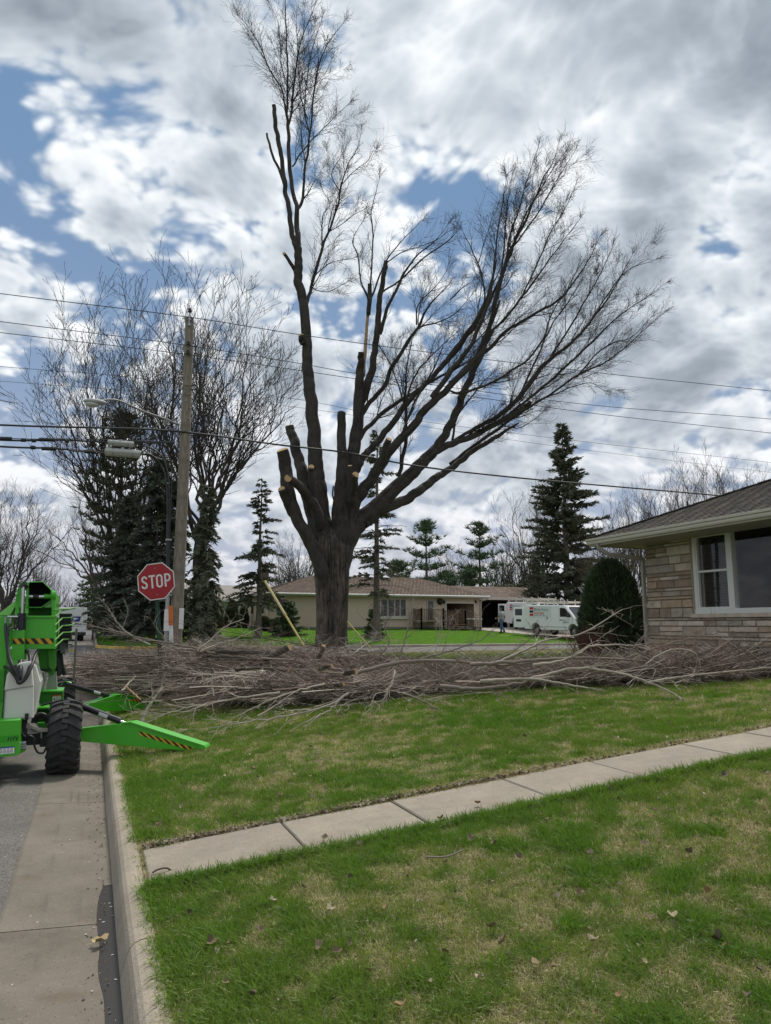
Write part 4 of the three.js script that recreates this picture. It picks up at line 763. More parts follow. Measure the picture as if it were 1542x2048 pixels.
// a clipped evergreen: a rounded body of short dense sprays over dark wood
function clippedShrub(root, { h, w, seed, n, size, mat = M.yew, shape = (t) => Math.pow(Math.max(0, 1 - Math.pow(t, 2.0)), 0.56) * (t < 0.2 ? lerp(0.93, 1, t / 0.2) : 1) }) {
  const rng = mulberry(seed), rv = () => V(rng() - 0.5, rng() - 0.5, rng() - 0.5), core = new MB(), leaf = new MB(), prof = [];
  for (let i = 0; i <= 14; i++) { const t = i / 14; prof.push([V(0, t * h * 0.95, 0), Math.max(0.01, w / 2 * shape(t) * 0.9)]); }
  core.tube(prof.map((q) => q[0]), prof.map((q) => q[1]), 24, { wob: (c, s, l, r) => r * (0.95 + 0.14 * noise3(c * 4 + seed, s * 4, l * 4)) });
  for (let i = 0; i < n; i++) {
    const t = Math.pow(rng(), 0.8), a = rng() * 6.283, lump = 1 + 0.16 * noise3(Math.cos(a) * 3.2 + seed, Math.sin(a) * 3.2, t * h * 2.2) + 0.1 * noise3(Math.cos(a) * 9, Math.sin(a) * 9, t * h * 7), R = w / 2 * shape(t) * lump * (0.9 + rng() * 0.12);
    const p = V(Math.cos(a) * R, t * h, Math.sin(a) * R), d = V(Math.cos(a), 0.55 + t, Math.sin(a)).addScaledVector(rv(), 1.3).normalize(), l = size * (0.5 + rng()), q = V().crossVectors(d, rv()).normalize().multiplyScalar(l * 0.22);
    leaf.tri(p.clone().add(q), p.clone().sub(q), p.clone().addScaledVector(d, l));
  }
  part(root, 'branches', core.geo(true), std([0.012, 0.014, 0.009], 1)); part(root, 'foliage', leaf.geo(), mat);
  const tips = new MB(); for (let i = 0; i < n * 0.16; i++) { const t = Math.pow(rng(), 0.75), a = rng() * 6.283, lump = 1 + 0.16 * noise3(Math.cos(a) * 3.2 + seed, Math.sin(a) * 3.2, t * h * 2.2) + 0.1 * noise3(Math.cos(a) * 9, Math.sin(a) * 9, t * h * 7), R = w / 2 * shape(t) * lump * (0.98 + rng() * 0.07), p = V(Math.cos(a) * R, t * h, Math.sin(a) * R), d = V(Math.cos(a), 0.7 + t, Math.sin(a)).addScaledVector(rv(), 1.1).normalize(), l = size * (0.6 + rng()), q = V().crossVectors(d, rv()).normalize().multiplyScalar(l * 0.16); tips.tri(p.clone().add(q), p.clone().sub(q), p.clone().addScaledVector(d, l)); }
  part(root, 'shoots', tips.geo(), M.shoots ??= std([0.075, 0.115, 0.045], 0.85)); return root;
}
const plant = (name, label, px, d, cat = 'tree', group) => { const p = P(px, 1250, d); return thing(name, label, cat, V(p.x, groundH(p.x, -p.z), p.z), 0, group); };
const heightTo = (root, py, d) => { const r = rayOf(771, py); return EYE + r.U * d / r.fw - root.position.y; };

// --- the two big budding trees behind the pole
{
  let t = plant('budding_tree', 'tall budding tree with upright limbs just right of the utility pole', 398, 43); bareTree(t, { h: heightTo(t, 612, 43), fork: 0.34, rx: 5.4, r0: 0.40, limbR: 0.36, limbs: 12, b1: 10, b2: 8, b3: 3, thin: 2.2, seed: 21, buds: 0.8, leafSize: 0.06, low: 0.15, rise: 0.9 });
  t = plant('budding_tree', 'wide budding tree left of the utility pole, standing behind the dark evergreens', 232, 45); bareTree(t, { h: heightTo(t, 628, 45), fork: 0.24, rx: 5.2, r0: 0.34, limbR: 0.36, limbs: 13, b1: 10, b2: 8, b3: 3, thin: 2.2, seed: 5, buds: 0.8, leafSize: 0.06, low: -0.1, rise: 0.75 });
  t = plant('bare_tree', 'low spreading bare tree at the left behind the green lift', 208, 54); bareTree(t, { h: heightTo(t, 985, 54), fork: 0.16, rx: 7.2, r0: 0.22, limbs: 10, b1: 9, b2: 7, b3: 3, seed: 31, low: -0.1, rise: 0.5 });
  // evergreens between them
  t = plant('pine_tree', 'tallest dark pine in the evergreen group left of the utility pole', 226, 45); pineTree(t, { h: heightTo(t, 822, 44), wide: 2.6, clear: 0.3, seed: 3, tiers: 13, r0: 0.2, mat: M.spruce });
  t = plant('spruce_tree', 'dense dark spruce directly behind the stop sign', 305, 42); spruceTree(t, { h: heightTo(t, 905, 41), wide: 2.5, seed: 7, boughs: 12, droop: 0.5, full: 1.5, mat: M.spruceBlue, step: 0.3, power: 0.6 });
  t = plant('spruce_tree', 'broad dark spruce at the left of the evergreen group, beside the low pine bough', 246, 43); spruceTree(t, { h: heightTo(t, 985, 42), wide: 2.2, seed: 8, boughs: 12, droop: 0.5, full: 1.5, mat: M.spruceBlue, step: 0.3, power: 0.55 });
  t = plant('spruce_tree', 'slim dark spruce hanging close behind the left edge of the utility pole', 345, 43); spruceTree(t, { h: heightTo(t, 960, 43), wide: 1.7, seed: 9, boughs: 10, droop: 0.6, full: 1.4, step: 0.3, power: 0.6 });
  t = plant('spruce_tree', 'narrow drooping spruce wrapped in sprays right of the utility pole', 406, 40.5); spruceTree(t, { h: heightTo(t, 965, 40.5), wide: 1.15, seed: 10, boughs: 9, droop: 0.95, full: 1.3, step: 0.3, power: 0.45, gap: 0.15, spray: 0.36 });
  t = plant('small_pine', 'small bright green pine peeking out left of the evergreen group', 186, 56); pineTree(t, { h: heightTo(t, 1158, 56), wide: 1.7, clear: 0.25, seed: 13, tiers: 7, r0: 0.07, brush: 0.3 });
  t = plant('spruce_tree', 'open branched spruce with a bare lower trunk in front of the tan house left end', 516, 46); spruceTree(t, { h: heightTo(t, 955, 46), wide: 2.6, clear: 0.2, seed: 11, boughs: 6, droop: 0.5, full: 1.1, step: 0.27, power: 0.6, gap: 0.35, r0: 0.2, spray: 0.3 });
  t = plant('spruce_tree', 'thin ragged spruce behind the big trunk, right in front of the tan house', 753, 45); spruceTree(t, { h: heightTo(t, 852, 45), wide: 2.7, clear: 0.16, seed: 12, boughs: 6, droop: 0.45, full: 1.1, step: 0.26, power: 0.62, gap: 0.38, dead: 0.8, r0: 0.24, spray: 0.3 });
  t = plant('spruce_tree', 'big ragged spruce towering behind the white vans', 1138, 66); spruceTree(t, { h: heightTo(t, 846, 66), wide: 7.6, clear: 0.04, seed: 14, boughs: 9, droop: 0.3, full: 0.8, step: 0.3, power: 0.95, gap: 0.42, r0: 0.4, spray: 0.52 });
  t = plant('pine_tree', 'left of the two pines rising behind the tan house roof', 853, 84); pineTree(t, { h: heightTo(t, 1046, 84), wide: 3.0, clear: 0.42, seed: 15, tiers: 6, r0: 0.22, brush: 0.6 });
  const pine = t; copyOf(pine, plantPos(962, 86), 2.1, 'right of the two pines rising behind the tan house roof');
  t = plant('conifer', 'dark green upright conifer right behind the vans and the big shrub', 1075, 63); spruceTree(t, { h: heightTo(t, 1108, 63), wide: 1.6, seed: 17, boughs: 10, full: 1.2, step: 0.35, power: 0.6 });
  t = plant('conifer', 'small round-topped conifer above the open garage roof', 940, 78); pineTree(t, { h: heightTo(t, 1148, 78), wide: 1.8, clear: 0.2, seed: 18, tiers: 7, r0: 0.12, brush: 0.5, mat: M.pineLeaf });
  copyOf(t, plantPos(895, 76), 1.2, 'small conifer just behind the tan roof, under the left pine', null, 0.95);
  copyOf(t, plantPos(795, 74), 2.2, 'rounded pine crown showing over the tan roof right of the ragged spruce', null, 1.1);
  // bare trees in the distance
  t = plant('distant_bare_tree', 'bare tree standing behind the garage roof, right of the two pines', 1030, 95, 'tree'); bareTree(t, { h: heightTo(t, 1078, 95), fork: 0.25, rx: 4.6, r0: 0.3, limbs: 9, b1: 8, b2: 6, b3: 3, seed: 51, thin: 2 });
  const far = t; const put = (px, py, d, turn, label) => { const q = plantPos(px, d), c = copyOf(far, q, turn, label), h0 = heightTo(far, 1078, 95), h1 = EYE + rayOf(771, py).U * d / rayOf(771, py).fw - q.y; c.scale.setScalar(h1 / h0); return c; };
  put(990, 1085, 90, 1.3, 'bare tree between the two pines and the garage roof'); put(600, 1078, 88, 2.2, 'bare tree over the left hip of the tan roof, close by the big trunk'); put(572, 1100, 92, 0.7, 'smaller bare tree over the far left edge of the tan roof');
  put(925, 1105, 88, 2.9, 'bare brown tree between the two pines'); put(888, 1112, 96, 0.3, 'bare brown tree beneath the left pine'); put(1060, 1110, 100, 4.1, 'bare tree farthest right above the carport roof');
  t = plant('distant_bare_tree', 'tall pale bare tree above the stone house eave at the right', 1345, 62, 'tree'); bareTree(t, { h: heightTo(t, 975, 62), fork: 0.22, rx: 4.8, r0: 0.26, limbs: 10, b1: 8, b2: 7, b3: 3, seed: 61, thin: 1.5, rise: 0.9 });
  const rt = t; const put2 = (px, py, d, turn, label) => { const q = plantPos(px, d), c = copyOf(rt, q, turn, label), h0 = heightTo(rt, 975, 62), h1 = EYE + rayOf(771, py).U * d / rayOf(771, py).fw - q.y; c.scale.setScalar(h1 / h0); return c; };
  put2(1425, 945, 62, 1.9, 'highest bare tree over the stone house roof'); put2(1480, 950, 60, 3.1, 'rightmost bare tree over the stone house roof'); put2(1285, 1010, 66, 4.4, 'bare tree at the tip of the stone house eave'); put2(1235, 1050, 70, 5.2, 'bare tree right beside the big ragged spruce'); put2(1078, 985, 76, 0.9, 'bare tree tangled behind the left side of the big ragged spruce');
  put2(8, 985, 56, 2.6, 'bare tree at the extreme left edge, above the green lift'); put2(-60, 1010, 60, 0.4, 'bare tree just beyond the left edge of the view'); put2(60, 1105, 72, 1.4, 'low brown bare tree behind the lift boom'); put2(105, 1150, 90, 3.6, 'small bare tree down the street above the mail truck');
  t = plant('leafing_tree', 'low tree with fresh yellow green leaves behind the clipped evergreen', 1245, 33); bareTree(t, { h: heightTo(t, 1062, 33), fork: 0.16, rx: 2.8, r0: 0.12, limbs: 9, b1: 9, b2: 7, b3: 3, seed: 71, buds: 0.8, leafMat: M.youngLeaf, leafSize: 0.045, low: 0, rise: 0.5 });
  // shrubs
  const yp = P(1226, 1310, 17), y = thing('clipped_evergreen', 'tall rounded dark clipped evergreen at the corner of the stone house', 'shrub', V(yp.x, groundH(yp.x, -yp.z), yp.z)); clippedShrub(y, { h: P(1221, 1131, 17).y - y.position.y, w: 1.30, seed: 4, n: 30000, size: 0.15 });
  t = plant('small_spruce', 'knee high young spruce left of the big trunk before the tan house', 577, 47, 'shrub'); spruceTree(t, { h: heightTo(t, 1203, 47), wide: 1.05, clear: 0.02, seed: 81, boughs: 11, full: 2.2, droop: 0.25, step: 0.14, power: 0.6, r0: 0.05, spray: 0.2, mat: M.pineLeaf });
  copyOf(t, plantPos(748, 47), 1.5, 'young spruce below the bay window, right of the big trunk', null, 0.85);
  t = plant('round_shrub', 'dark round evergreen shrub at the window of the tan house left end', 558, 49.5, 'shrub'); clippedShrub(t, { h: 0.85, w: 1.15, seed: 82, n: 2600, size: 0.14, mat: M.spruce });
  copyOf(t, plantPos(527, 50.5), 1, 'dark evergreen shrub at the left corner of the tan house'); copyOf(t, plantPos(545, 50.4), 2, 'dark evergreen shrub beside the left corner of the tan house', null, 0.8);
  t = plant('arborvitae', 'upright evergreen shrub before the pale house, right one of two', 463, 56, 'shrub'); clippedShrub(t, { h: 2.0, w: 0.95, seed: 83, n: 3000, size: 0.16, mat: M.spruce });
  copyOf(t, plantPos(432, 55), 1, 'upright evergreen shrub before the pale house, left one of two', null, 1.05); copyOf(t, plantPos(487, 58), 2, 'slim evergreen shrub between the pale house and the tan house', null, 0.8);
  // red-stemmed bare shrub in front of the clipped evergreen
  { const p = P(1176, 1318, 15.2), s = thing('red_shrub', 'bare reddish twiggy shrub at the foot of the clipped evergreen', 'shrub', V(p.x, groundH(p.x, -p.z), p.z)), rng = mulberry(90), mb = new MB();
    const stem = (a, d, l, r, g) => { const b = a.clone().addScaledVector(d, l * 0.55), c = b.clone().addScaledVector(d.clone().add(V((rng() - 0.5) * 0.5, 0.1, (rng() - 0.5) * 0.5)).normalize(), l * 0.45); mb.tube([a, b, c], [r, r * 0.7, r * 0.4], 3); if (g < 3) for (let k = 0; k < 3; k++) stem(rng() < 0.5 ? b : c, d.clone().add(V((rng() - 0.5) * 1.3, 0.15, (rng() - 0.5) * 1.3)).normalize(), l * (0.45 + rng() * 0.3), r * 0.65, g + 1); };
    for (let i = 0; i < 44; i++) stem(V((rng() - 0.5) * 0.5, 0, (rng() - 0.5) * 0.4), V((rng() - 0.5) * 1.3, 0.9, (rng() - 0.5) * 1.1).normalize(), 0.34, 0.006, 0);
    part(s, 'stems', mb.geo(), M.redTwig); }
  // bare hedge-like thicket far down the street
  { const mb = new MB(), rng = mulberry(93), o = P(120, 1235, 105); for (let i = 0; i < 2600; i++) { const x = (rng() - 0.5) * 46 + 4, z = (rng() - 0.5) * 14, hh = 2 + rng() * 3.2 + 1.6 * noise3(x * 0.2, 1, 2), a = V(x, 0, z), b = V(x + (rng() - 0.5) * 1.6, hh, z + (rng() - 0.5) * 1.6); mb.tube([a, a.clone().lerp(b, 0.5).add(V((rng() - 0.5) * 0.4, 0, 0)), b], [0.03, 0.024, 0.008], 3); for (let k = 0; k < 3; k++) { const p = a.clone().lerp(b, 0.3 + rng() * 0.6); mb.tube([p, p.clone().add(V((rng() - 0.5) * 1.6, 0.3 + rng() * 1.0, (rng() - 0.5) * 1.6))], [0.014, 0.005], 3); } }
    const m = part(scene, 'thicket', mb.geo(), M.farTwig, 'stuff'); m.position.set(o.x, groundH(o.x, -o.z) - 0.2, o.z); tag(m, 'far brown thicket of bare brush at the end of the street', 'thicket'); }
  { const mb = new MB(), rng = mulberry(94), o = P(980, 1235, 112); for (let i = 0; i < 3000; i++) { const x = (rng() - 0.5) * 70, z = (rng() - 0.5) * 10, hh = 3 + rng() * 4 + 2 * noise3(x * 0.15, 1, 2), a = V(x, 0, z), b = V(x + (rng() - 0.5) * 1.6, hh, z); mb.tube([a, a.clone().lerp(b, 0.5).add(V((rng() - 0.5) * 0.5, 0, 0)), b], [0.045, 0.03, 0.01], 3); for (let k = 0; k < 3; k++) { const p = a.clone().lerp(b, 0.3 + rng() * 0.6); mb.tube([p, p.clone().add(V((rng() - 0.5) * 2.4, 0.3 + rng() * 1.4, 0))], [0.02, 0.007], 3); } }
    const m = part(scene, 'thicket', mb.geo(), M.farTwig, 'stuff'); m.position.set(o.x, groundH(o.x, -o.z) - 0.2, o.z); m.rotation.y = -0.35; tag(m, 'far brown belt of bare woodland behind the tan house', 'thicket'); }
}
function plantPos(px, d) { const p = P(px, 1250, d); return V(p.x, groundH(p.x, -p.z), p.z); }

// ================================================================ HOUSES
// shingle courses laid on a sloping quadrilateral: eave a->b, ridge d->c; every tab is a thin slab of its own
function shingles(mb, a, b, c, d, course, tab, thick, cols, rng, cutTabs = true) {
  const ul = a.distanceTo(d), rows = Math.max(1, Math.round(((ul + b.distanceTo(c)) / 2) / course)), n = V().subVectors(b, a).cross(V().subVectors(d, a)).normalize();
  for (let r = 0; r < rows; r++) {
    const t0 = r / rows, t1 = Math.min(1, (r + 1.12) / rows), A = a.clone().lerp(d, t0), B = b.clone().lerp(c, t0), C = b.clone().lerp(c, t1), D = a.clone().lerp(d, t1), w = A.distanceTo(B), m = Math.max(1, Math.round(w / tab)), o = r % 2 ? 0.5 : 0;
    for (let k = -1; k < m; k++) {
      const u0 = clamp((k + o) / m), u1 = clamp((k + 1 + o) / m - 0.004); if (u1 - u0 < 0.02 / m) continue;
      const q = cols[Math.floor(rng() * cols.length)], kk = 0.85 + rng() * 0.3; mb.col = [q[0] * kk, q[1] * kk, q[2] * kk];
      const up = n.clone().multiplyScalar(thick), p0 = A.clone().lerp(B, u0), p1 = A.clone().lerp(B, u1), p2 = D.clone().lerp(C, u1), p3 = D.clone().lerp(C, u0), e0 = p0.clone().add(up), e1 = p1.clone().add(up);
      mb.quad(e0, e1, p2, p3); mb.quad(p0, p1, e1, e0);
    }
  }
  mb.col = null;
}
M.shingle = new THREE.MeshStandardMaterial({ vertexColors: true, roughness: 0.95, bumpMap: grain, bumpScale: 0.002 });
M.trimWhite = std([0.66, 0.65, 0.62], 0.5);
M.glass = new THREE.MeshPhysicalMaterial({ color: 0xffffff, transmission: 1, roughness: 0.02, ior: 1.5, thickness: 0 });
M.dark = std([0.02, 0.02, 0.022], 0.9);

// ---------------------------------------------------------------- the stone house at the right
{
  const WE = 11.1, c0 = onE(1297, 1200, WE), Nc = -c0.z;           // the facade's plane and its far corner
  const yAt = (px, py) => onE(px, py, WE).y, nAt = (px, py = 1200) => -onE(px, py, WE).z;
  const ground = groundH(WE, Nc - 2), S = -2.5;                    // the near end, out of view
  const soffit = yAt(1297, 1079), house = thing('stone_house', 'low house of tan split stone with white picture window at the right', 'house', V(WE, 0, -Nc));
  const L = (E, y, N) => V(E - WE, y, Nc - N);                     // east, height, north into the house's own axes
  const inner = new MB(); const wn0 = nAt(1392), sill = yAt(1395, 1226), head = yAt(1392, 1066);
  // window bays: far sash, wide picture pane, near sash
  const m1 = nAt(1466), wn1 = m1 - 2.1, m2 = wn1, wn2 = m2 - (wn0 - m1), Wn0 = wn0, Wn1 = wn2;
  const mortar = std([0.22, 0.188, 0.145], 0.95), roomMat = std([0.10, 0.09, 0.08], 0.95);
  // walls with thickness
  const wall = new MB(), yb = ground - 0.8, D = 0.25, deep = 8.5;
  const W = (E0, y0, N0, E1, y1, N1b) => { const p = L(E0, y0, N0), q = L(E1, y1, N1b); wall.box(Math.min(p.x, q.x), Math.min(p.y, q.y), Math.min(p.z, q.z), Math.max(p.x, q.x), Math.max(p.y, q.y), Math.max(p.z, q.z)); };
  W(WE, yb, Nc, WE + D, soffit + 0.1, Wn0); W(WE, yb, Wn0, WE + D, sill, Wn1); W(WE, head, Wn0, WE + D, soffit + 0.1, Wn1); W(WE, yb, Wn1, WE + D, soffit + 0.1, S);
  W(WE + D, yb, Nc, WE + deep, soffit + 0.1, Nc - D); W(WE + D, yb, S + D, WE + deep, soffit + 0.1, S); W(WE + deep - D, yb, Nc - D, WE + deep, soffit + 0.1, S + D);
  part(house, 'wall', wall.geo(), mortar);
  // stones: split-faced ashlar, a few courses high at a time
  const rng = mulberry(17), tints = [[0.396, 0.312, 0.246], [0.488, 0.403, 0.327], [0.304, 0.234, 0.182], [0.528, 0.435, 0.363], [0.409, 0.305, 0.218], [0.37, 0.318, 0.276], [0.568, 0.481, 0.414], [0.284, 0.215, 0.167]];
  const stoneTex = dataTex(256, 256, (u, v, x, y) => { const k = 0.98 + tnoise(u, v * 0.6 + 0.2, 5, 5, 2) * 0.75 + (hash(x, y) - 0.5) * 0.2, t = tnoise(u, v, 3, 3, 6); return lin(0.92 * k * (1 + t * 0.2), 0.9 * k, 0.86 * k * (1 - t * 0.3)); }, true, 1 / 0.9);
  const stoneMats = tints.map((c) => new THREE.MeshStandardMaterial({ color: new THREE.Color().setRGB(...c.map((x) => x * 1.12)), map: stoneTex, bumpMap: grain, bumpScale: 0.006, roughness: 0.95 }));
  const redMats = stoneMats.map((m) => { const q = m.clone(); q.color.multiply(new THREE.Color().setRGB(0.82, 0.64, 0.55)); return q; });
  function stoneGeo(w, h, seed) {          // an uneven split face with broken edges
    const nx = w > 0.45 ? 10 : 7, ny = h > 0.14 ? 6 : 4, p = [], uv = [], idx = [];
    const rough = rng() < 0.5 ? 1.5 : 0.6;
    for (let j = 0; j <= ny; j++) for (let i = 0; i <= nx; i++) { const eu = 0.007 / w, ev2 = 0.007 / h, u = i === 0 ? 0 : i === nx ? 1 : lerp(eu, 1 - eu, (i - 1) / (nx - 2)), v = j === 0 ? 0 : j === ny ? 1 : lerp(ev2, 1 - ev2, (j - 1) / (ny - 2)), ed = Math.min(Math.min(u, 1 - u) * w, Math.min(v, 1 - v) * h), k = ed < 0.001 ? 0 : 1; const jit = k ? 0 : 0.004; p.push((u - 0.5) * w + jit * noise3(i * 1.7, j * 2.1, seed), (v - 0.5) * h + jit * noise3(i * 2.3, j * 1.7, seed + 4), k * (0.02 + rough * 0.015 * (0.5 + noise3(u * w * 7, v * h * 11, seed))) - 0.0); uv.push(u * w + seed * 0.37, v * h + seed * 0.71); }
    for (let j = 0; j < ny; j++) for (let i = 0; i < nx; i++) { const a = j * (nx + 1) + i; idx.push(a, a + 1, a + nx + 2, a, a + nx + 2, a + nx + 1); }
    const per = []; for (let i = 0; i <= nx; i++) per.push(i); for (let j = 1; j <= ny; j++) per.push(j * (nx + 1) + nx); for (let i = nx - 1; i >= 0; i--) per.push(ny * (nx + 1) + i); for (let j = ny - 1; j >= 1; j--) per.push(j * (nx + 1));
    const b0 = p.length / 3; per.forEach((k) => { p.push(p[k * 3], p[k * 3 + 1], -0.03); uv.push(uv[k * 2] + 0.02, uv[k * 2 + 1]); });
    per.forEach((k, i) => { const n = (i + 1) % per.length; idx.push(k, b0 + i, b0 + n, k, b0 + n, per[n]); });
    const g = new THREE.BufferGeometry(); g.setAttribute('position', new THREE.Float32BufferAttribute(p, 3)); g.setAttribute('uv', new THREE.Float32BufferAttribute(uv, 2)); g.setIndex(idx); const ng = g.toNonIndexed(); ng.computeVertexNormals(); return ng;
  }
  let ns = 0;
  function lay(w0, w1, y0, y1, place) {     // fill a wall strip with stones; place(geo, along, y)
    const bands = []; let y = y0; while (y < y1 - 0.03) { const h = Math.min(y1 - y, [0.065, 0.11, 0.16, 0.21, 0.08, 0.2, 0.17][Math.floor(rng() * 7)]); bands.push([y, y1 - (y + h) < 0.05 ? y1 - y : h]); y += bands[bands.length - 1][1]; }
    for (const [yy, h] of bands) { let x = w0; while (x < w1 - 0.02) { let w = h < 0.085 ? 0.3 + rng() * 0.5 : h < 0.13 ? 0.25 + rng() * 0.45 : 0.22 + rng() * 0.5; if (w1 - (x + w) < 0.2) w = w1 - x; 
      const half = h > 0.17 && rng() < 0.3; const put = (hh, yo) => { place(stoneGeo(w - 0.016, hh - 0.016, ns * 0.618 % 50), x + w / 2, yy + yo + hh / 2); ns++; };
      if (half) { put(h * 0.45, 0); put(h * 0.55, h * 0.45); } else put(h, 0); x += w; } }
  }
  const front = (g, n, y) => part(house, 'stone', g.rotateY(-Math.PI / 2).applyMatrix4(new THREE.Matrix4().makeTranslation(0, y, Nc - n)), (y < sill - 0.62 && rng() < 0.75 ? redMats : stoneMats)[Math.floor(rng() * 8)]);
  const vis = -nAt(1542) , nearVis = nAt(1542) - 0.7;
  lay(nearVis, Nc + 0.02, ground - 0.25, sill - 0.09, front); lay(Wn0 + 0.05, Nc + 0.02, sill - 0.09, soffit, front);
  if (Wn1 > nearVis) lay(nearVis, Wn1 - 0.05, sill - 0.09, soffit, front);
  lay(0, 2.4, ground - 0.25, soffit, (g, x, y) => part(house, 'stone', g.rotateY(Math.PI).applyMatrix4(new THREE.Matrix4().makeTranslation(x, y, 0)), stoneMats[Math.floor(rng() * 8)]));
  const sl = new MB(); { const a = L(WE - 0.06, sill - 0.09, Wn0 + 0.12), b = L(WE + 0.1, sill - 0.02, Wn1 - 0.12); sl.box(a.x, a.y, a.z, b.x, b.y, b.z); } part(house, 'sill_stone', sl.geo(), stoneMats[3]);
  // the white window
  const win = new THREE.Group(); win.name = 'window'; house.add(win);
  const fr = (n0, n1, y0, y1, e0, e1, name = 'frame', mat = M.trimWhite) => { const a = L(WE + e0, y0, n0), b = L(WE + e1, y1, n1); return part(win, name, rbox(Math.abs(b.x - a.x), Math.abs(b.y - a.y), Math.abs(b.z - a.z), 0.006).translate((a.x + b.x) / 2, (a.y + b.y) / 2, (a.z + b.z) / 2), mat); };
  const fw = 0.075, e0 = -0.028, e1 = 0.09;
  fr(Wn0 + 0.0, Wn1, head - fw, head + 0.0, e0, e1); fr(Wn0, Wn1, sill - 0.02, sill + fw, e0 - 0.012, e1); fr(Wn0, Wn0 - fw, sill + fw, head - fw, e0, e1); fr(Wn1 + fw, Wn1, sill + fw, head - fw, e0, e1);
  fr(m1 + 0.05, m1 - 0.06, sill + fw, head - fw, e0 + 0.004, e1, 'mullion'); fr(m2 + 0.06, m2 - 0.05, sill + fw, head - fw, e0 + 0.004, e1, 'mullion');
  for (const [a, b] of [[Wn0 - fw, m1 + 0.05], [m2 - 0.05, Wn1 + fw]]) { const my = yAt(1430, 1141); fr(a, b, my - 0.022, my + 0.022, e0 + 0.02, e1 - 0.02, 'meeting_rail'); fr(a, a - 0.035, sill + fw, head - fw, e0 + 0.012, 0.05, 'sash'); fr(b + 0.035, b, sill + fw, head - fw, e0 + 0.012, 0.05, 'sash'); fr(a - 0.035, b + 0.035, sill + fw, sill + fw + 0.035, e0 + 0.012, 0.05, 'sash'); fr(a - 0.035, b + 0.035, head - fw - 0.03, head - fw, e0 + 0.012, 0.05, 'sash'); }
  for (const [a, b] of [[Wn0 - fw, m1 + 0.05], [m1 - 0.06, m2 + 0.06], [m2 - 0.05, Wn1 + fw]]) { const g = new MB(), p = L(WE + 0.03, sill + fw, a), q = L(WE + 0.03, head - fw, b); g.quad(p, V(p.x, p.y, q.z), q, V(p.x, q.y, p.z)); part(win, 'pane', g.geo(), M.glass); }
  // brown head board over the window
  const hb = new MB(); { const a = L(WE - 0.03, head, Wn0 + 0.06), b = L(WE + 0.02, soffit - 0.01, Wn1 - 0.06); hb.box(a.x, a.y, a.z, b.x, b.y, b.z); } part(house, 'head_board', hb.geo(), std([0.30, 0.25, 0.18], 0.8));
  const ob = new MB(); { const a = L(WE - 0.035, sill - 0.02, Wn0 + 0.05), b = L(WE + 0.02, head, Wn0); ob.box(a.x, a.y, a.z, b.x, b.y, b.z); } part(house, 'window_casing', ob.geo(), std([0.30, 0.25, 0.18], 0.8));
  // curtains and the room behind
  const cur = new MB(), cz = (n) => L(WE + 0.42, 0, n); const folds = (n0, n1, k) => { const c = []; for (let i = 0; i <= k; i++) { const t = i / k, n = lerp(n0, n1, t); c.push([n, 0.045 * Math.sin(i * 1.57) + 0.012 * noise3(i, 1, 2)]); } for (let i = 0; i < k; i++) { const a = L(WE + 0.42 + c[i][1], sill - 0.3, c[i][0]), b = L(WE + 0.42 + c[i + 1][1], sill - 0.3, c[i + 1][0]), t = V(0, head - sill + 0.45, 0); cur.quad(a, b, b.clone().add(t), a.clone().add(t)); } };
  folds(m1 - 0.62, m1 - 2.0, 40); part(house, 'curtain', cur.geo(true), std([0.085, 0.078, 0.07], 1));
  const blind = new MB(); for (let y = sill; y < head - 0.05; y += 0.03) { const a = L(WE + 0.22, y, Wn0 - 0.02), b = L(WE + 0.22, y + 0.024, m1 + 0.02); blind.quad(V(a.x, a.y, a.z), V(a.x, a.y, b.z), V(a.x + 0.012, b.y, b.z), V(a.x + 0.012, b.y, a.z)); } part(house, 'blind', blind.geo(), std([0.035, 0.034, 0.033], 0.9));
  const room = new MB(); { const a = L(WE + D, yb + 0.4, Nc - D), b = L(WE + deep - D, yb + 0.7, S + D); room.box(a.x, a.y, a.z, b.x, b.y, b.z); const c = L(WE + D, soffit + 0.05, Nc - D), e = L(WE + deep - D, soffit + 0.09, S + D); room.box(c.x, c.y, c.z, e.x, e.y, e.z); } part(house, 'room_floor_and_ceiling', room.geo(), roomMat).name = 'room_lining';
  // roof: hipped, with soffit, fascia, gutter
  const ov = 1.02, ovN = 0.85, ey = yAt(1297, 1079) + 0.2;          // eave overhang and height
  const tip = onE(1176, 1086, WE - ov), tipN = -tip.z, eaveY = onE(1176, 1080, WE - ov).y;
  const E0 = WE - ov, E1 = WE + deep + ov, Nn = tipN, Ns = S - 1, mid = (E0 + E1) / 2, rise = (mid - E0) * 0.40, run = mid - E0;
  const a = L(E0, eaveY, Ns), b = L(E0, eaveY, Nn), rN = L(mid, eaveY + rise, Nn - run), rS = L(mid, eaveY + rise, Ns), c = L(E1, eaveY, Nn), d = L(E1, eaveY, Ns);
  const base = new MB(); base.quad(b, a, rS, rN); base.tri(c, b, rN); base.quad(d, c, rN, rS); part(house, 'roof', base.geo(), std([0.10, 0.09, 0.08], 0.95));
  const sh = new MB(), cols = [[0.125, 0.11, 0.093], [0.10, 0.09, 0.08], [0.15, 0.13, 0.108], [0.09, 0.082, 0.075]];
  const lift = V(0, 0.012, 0); const roofV = -1; 
  shingles(sh, b.clone().add(lift), a.clone().add(lift), rS.clone().add(lift), rN.clone().add(lift), 0.145, 0.31, 0.018, cols, rng); 
  shingles(sh, c.clone().add(lift), b.clone().add(lift), rN.clone().add(lift), rN.clone().add(lift).add(V(0.001, 0, 0)), 0.145, 0.31, 0.02, cols, rng);
  part(house, 'shingles', sh.geo(), M.shingle, 'stuff');
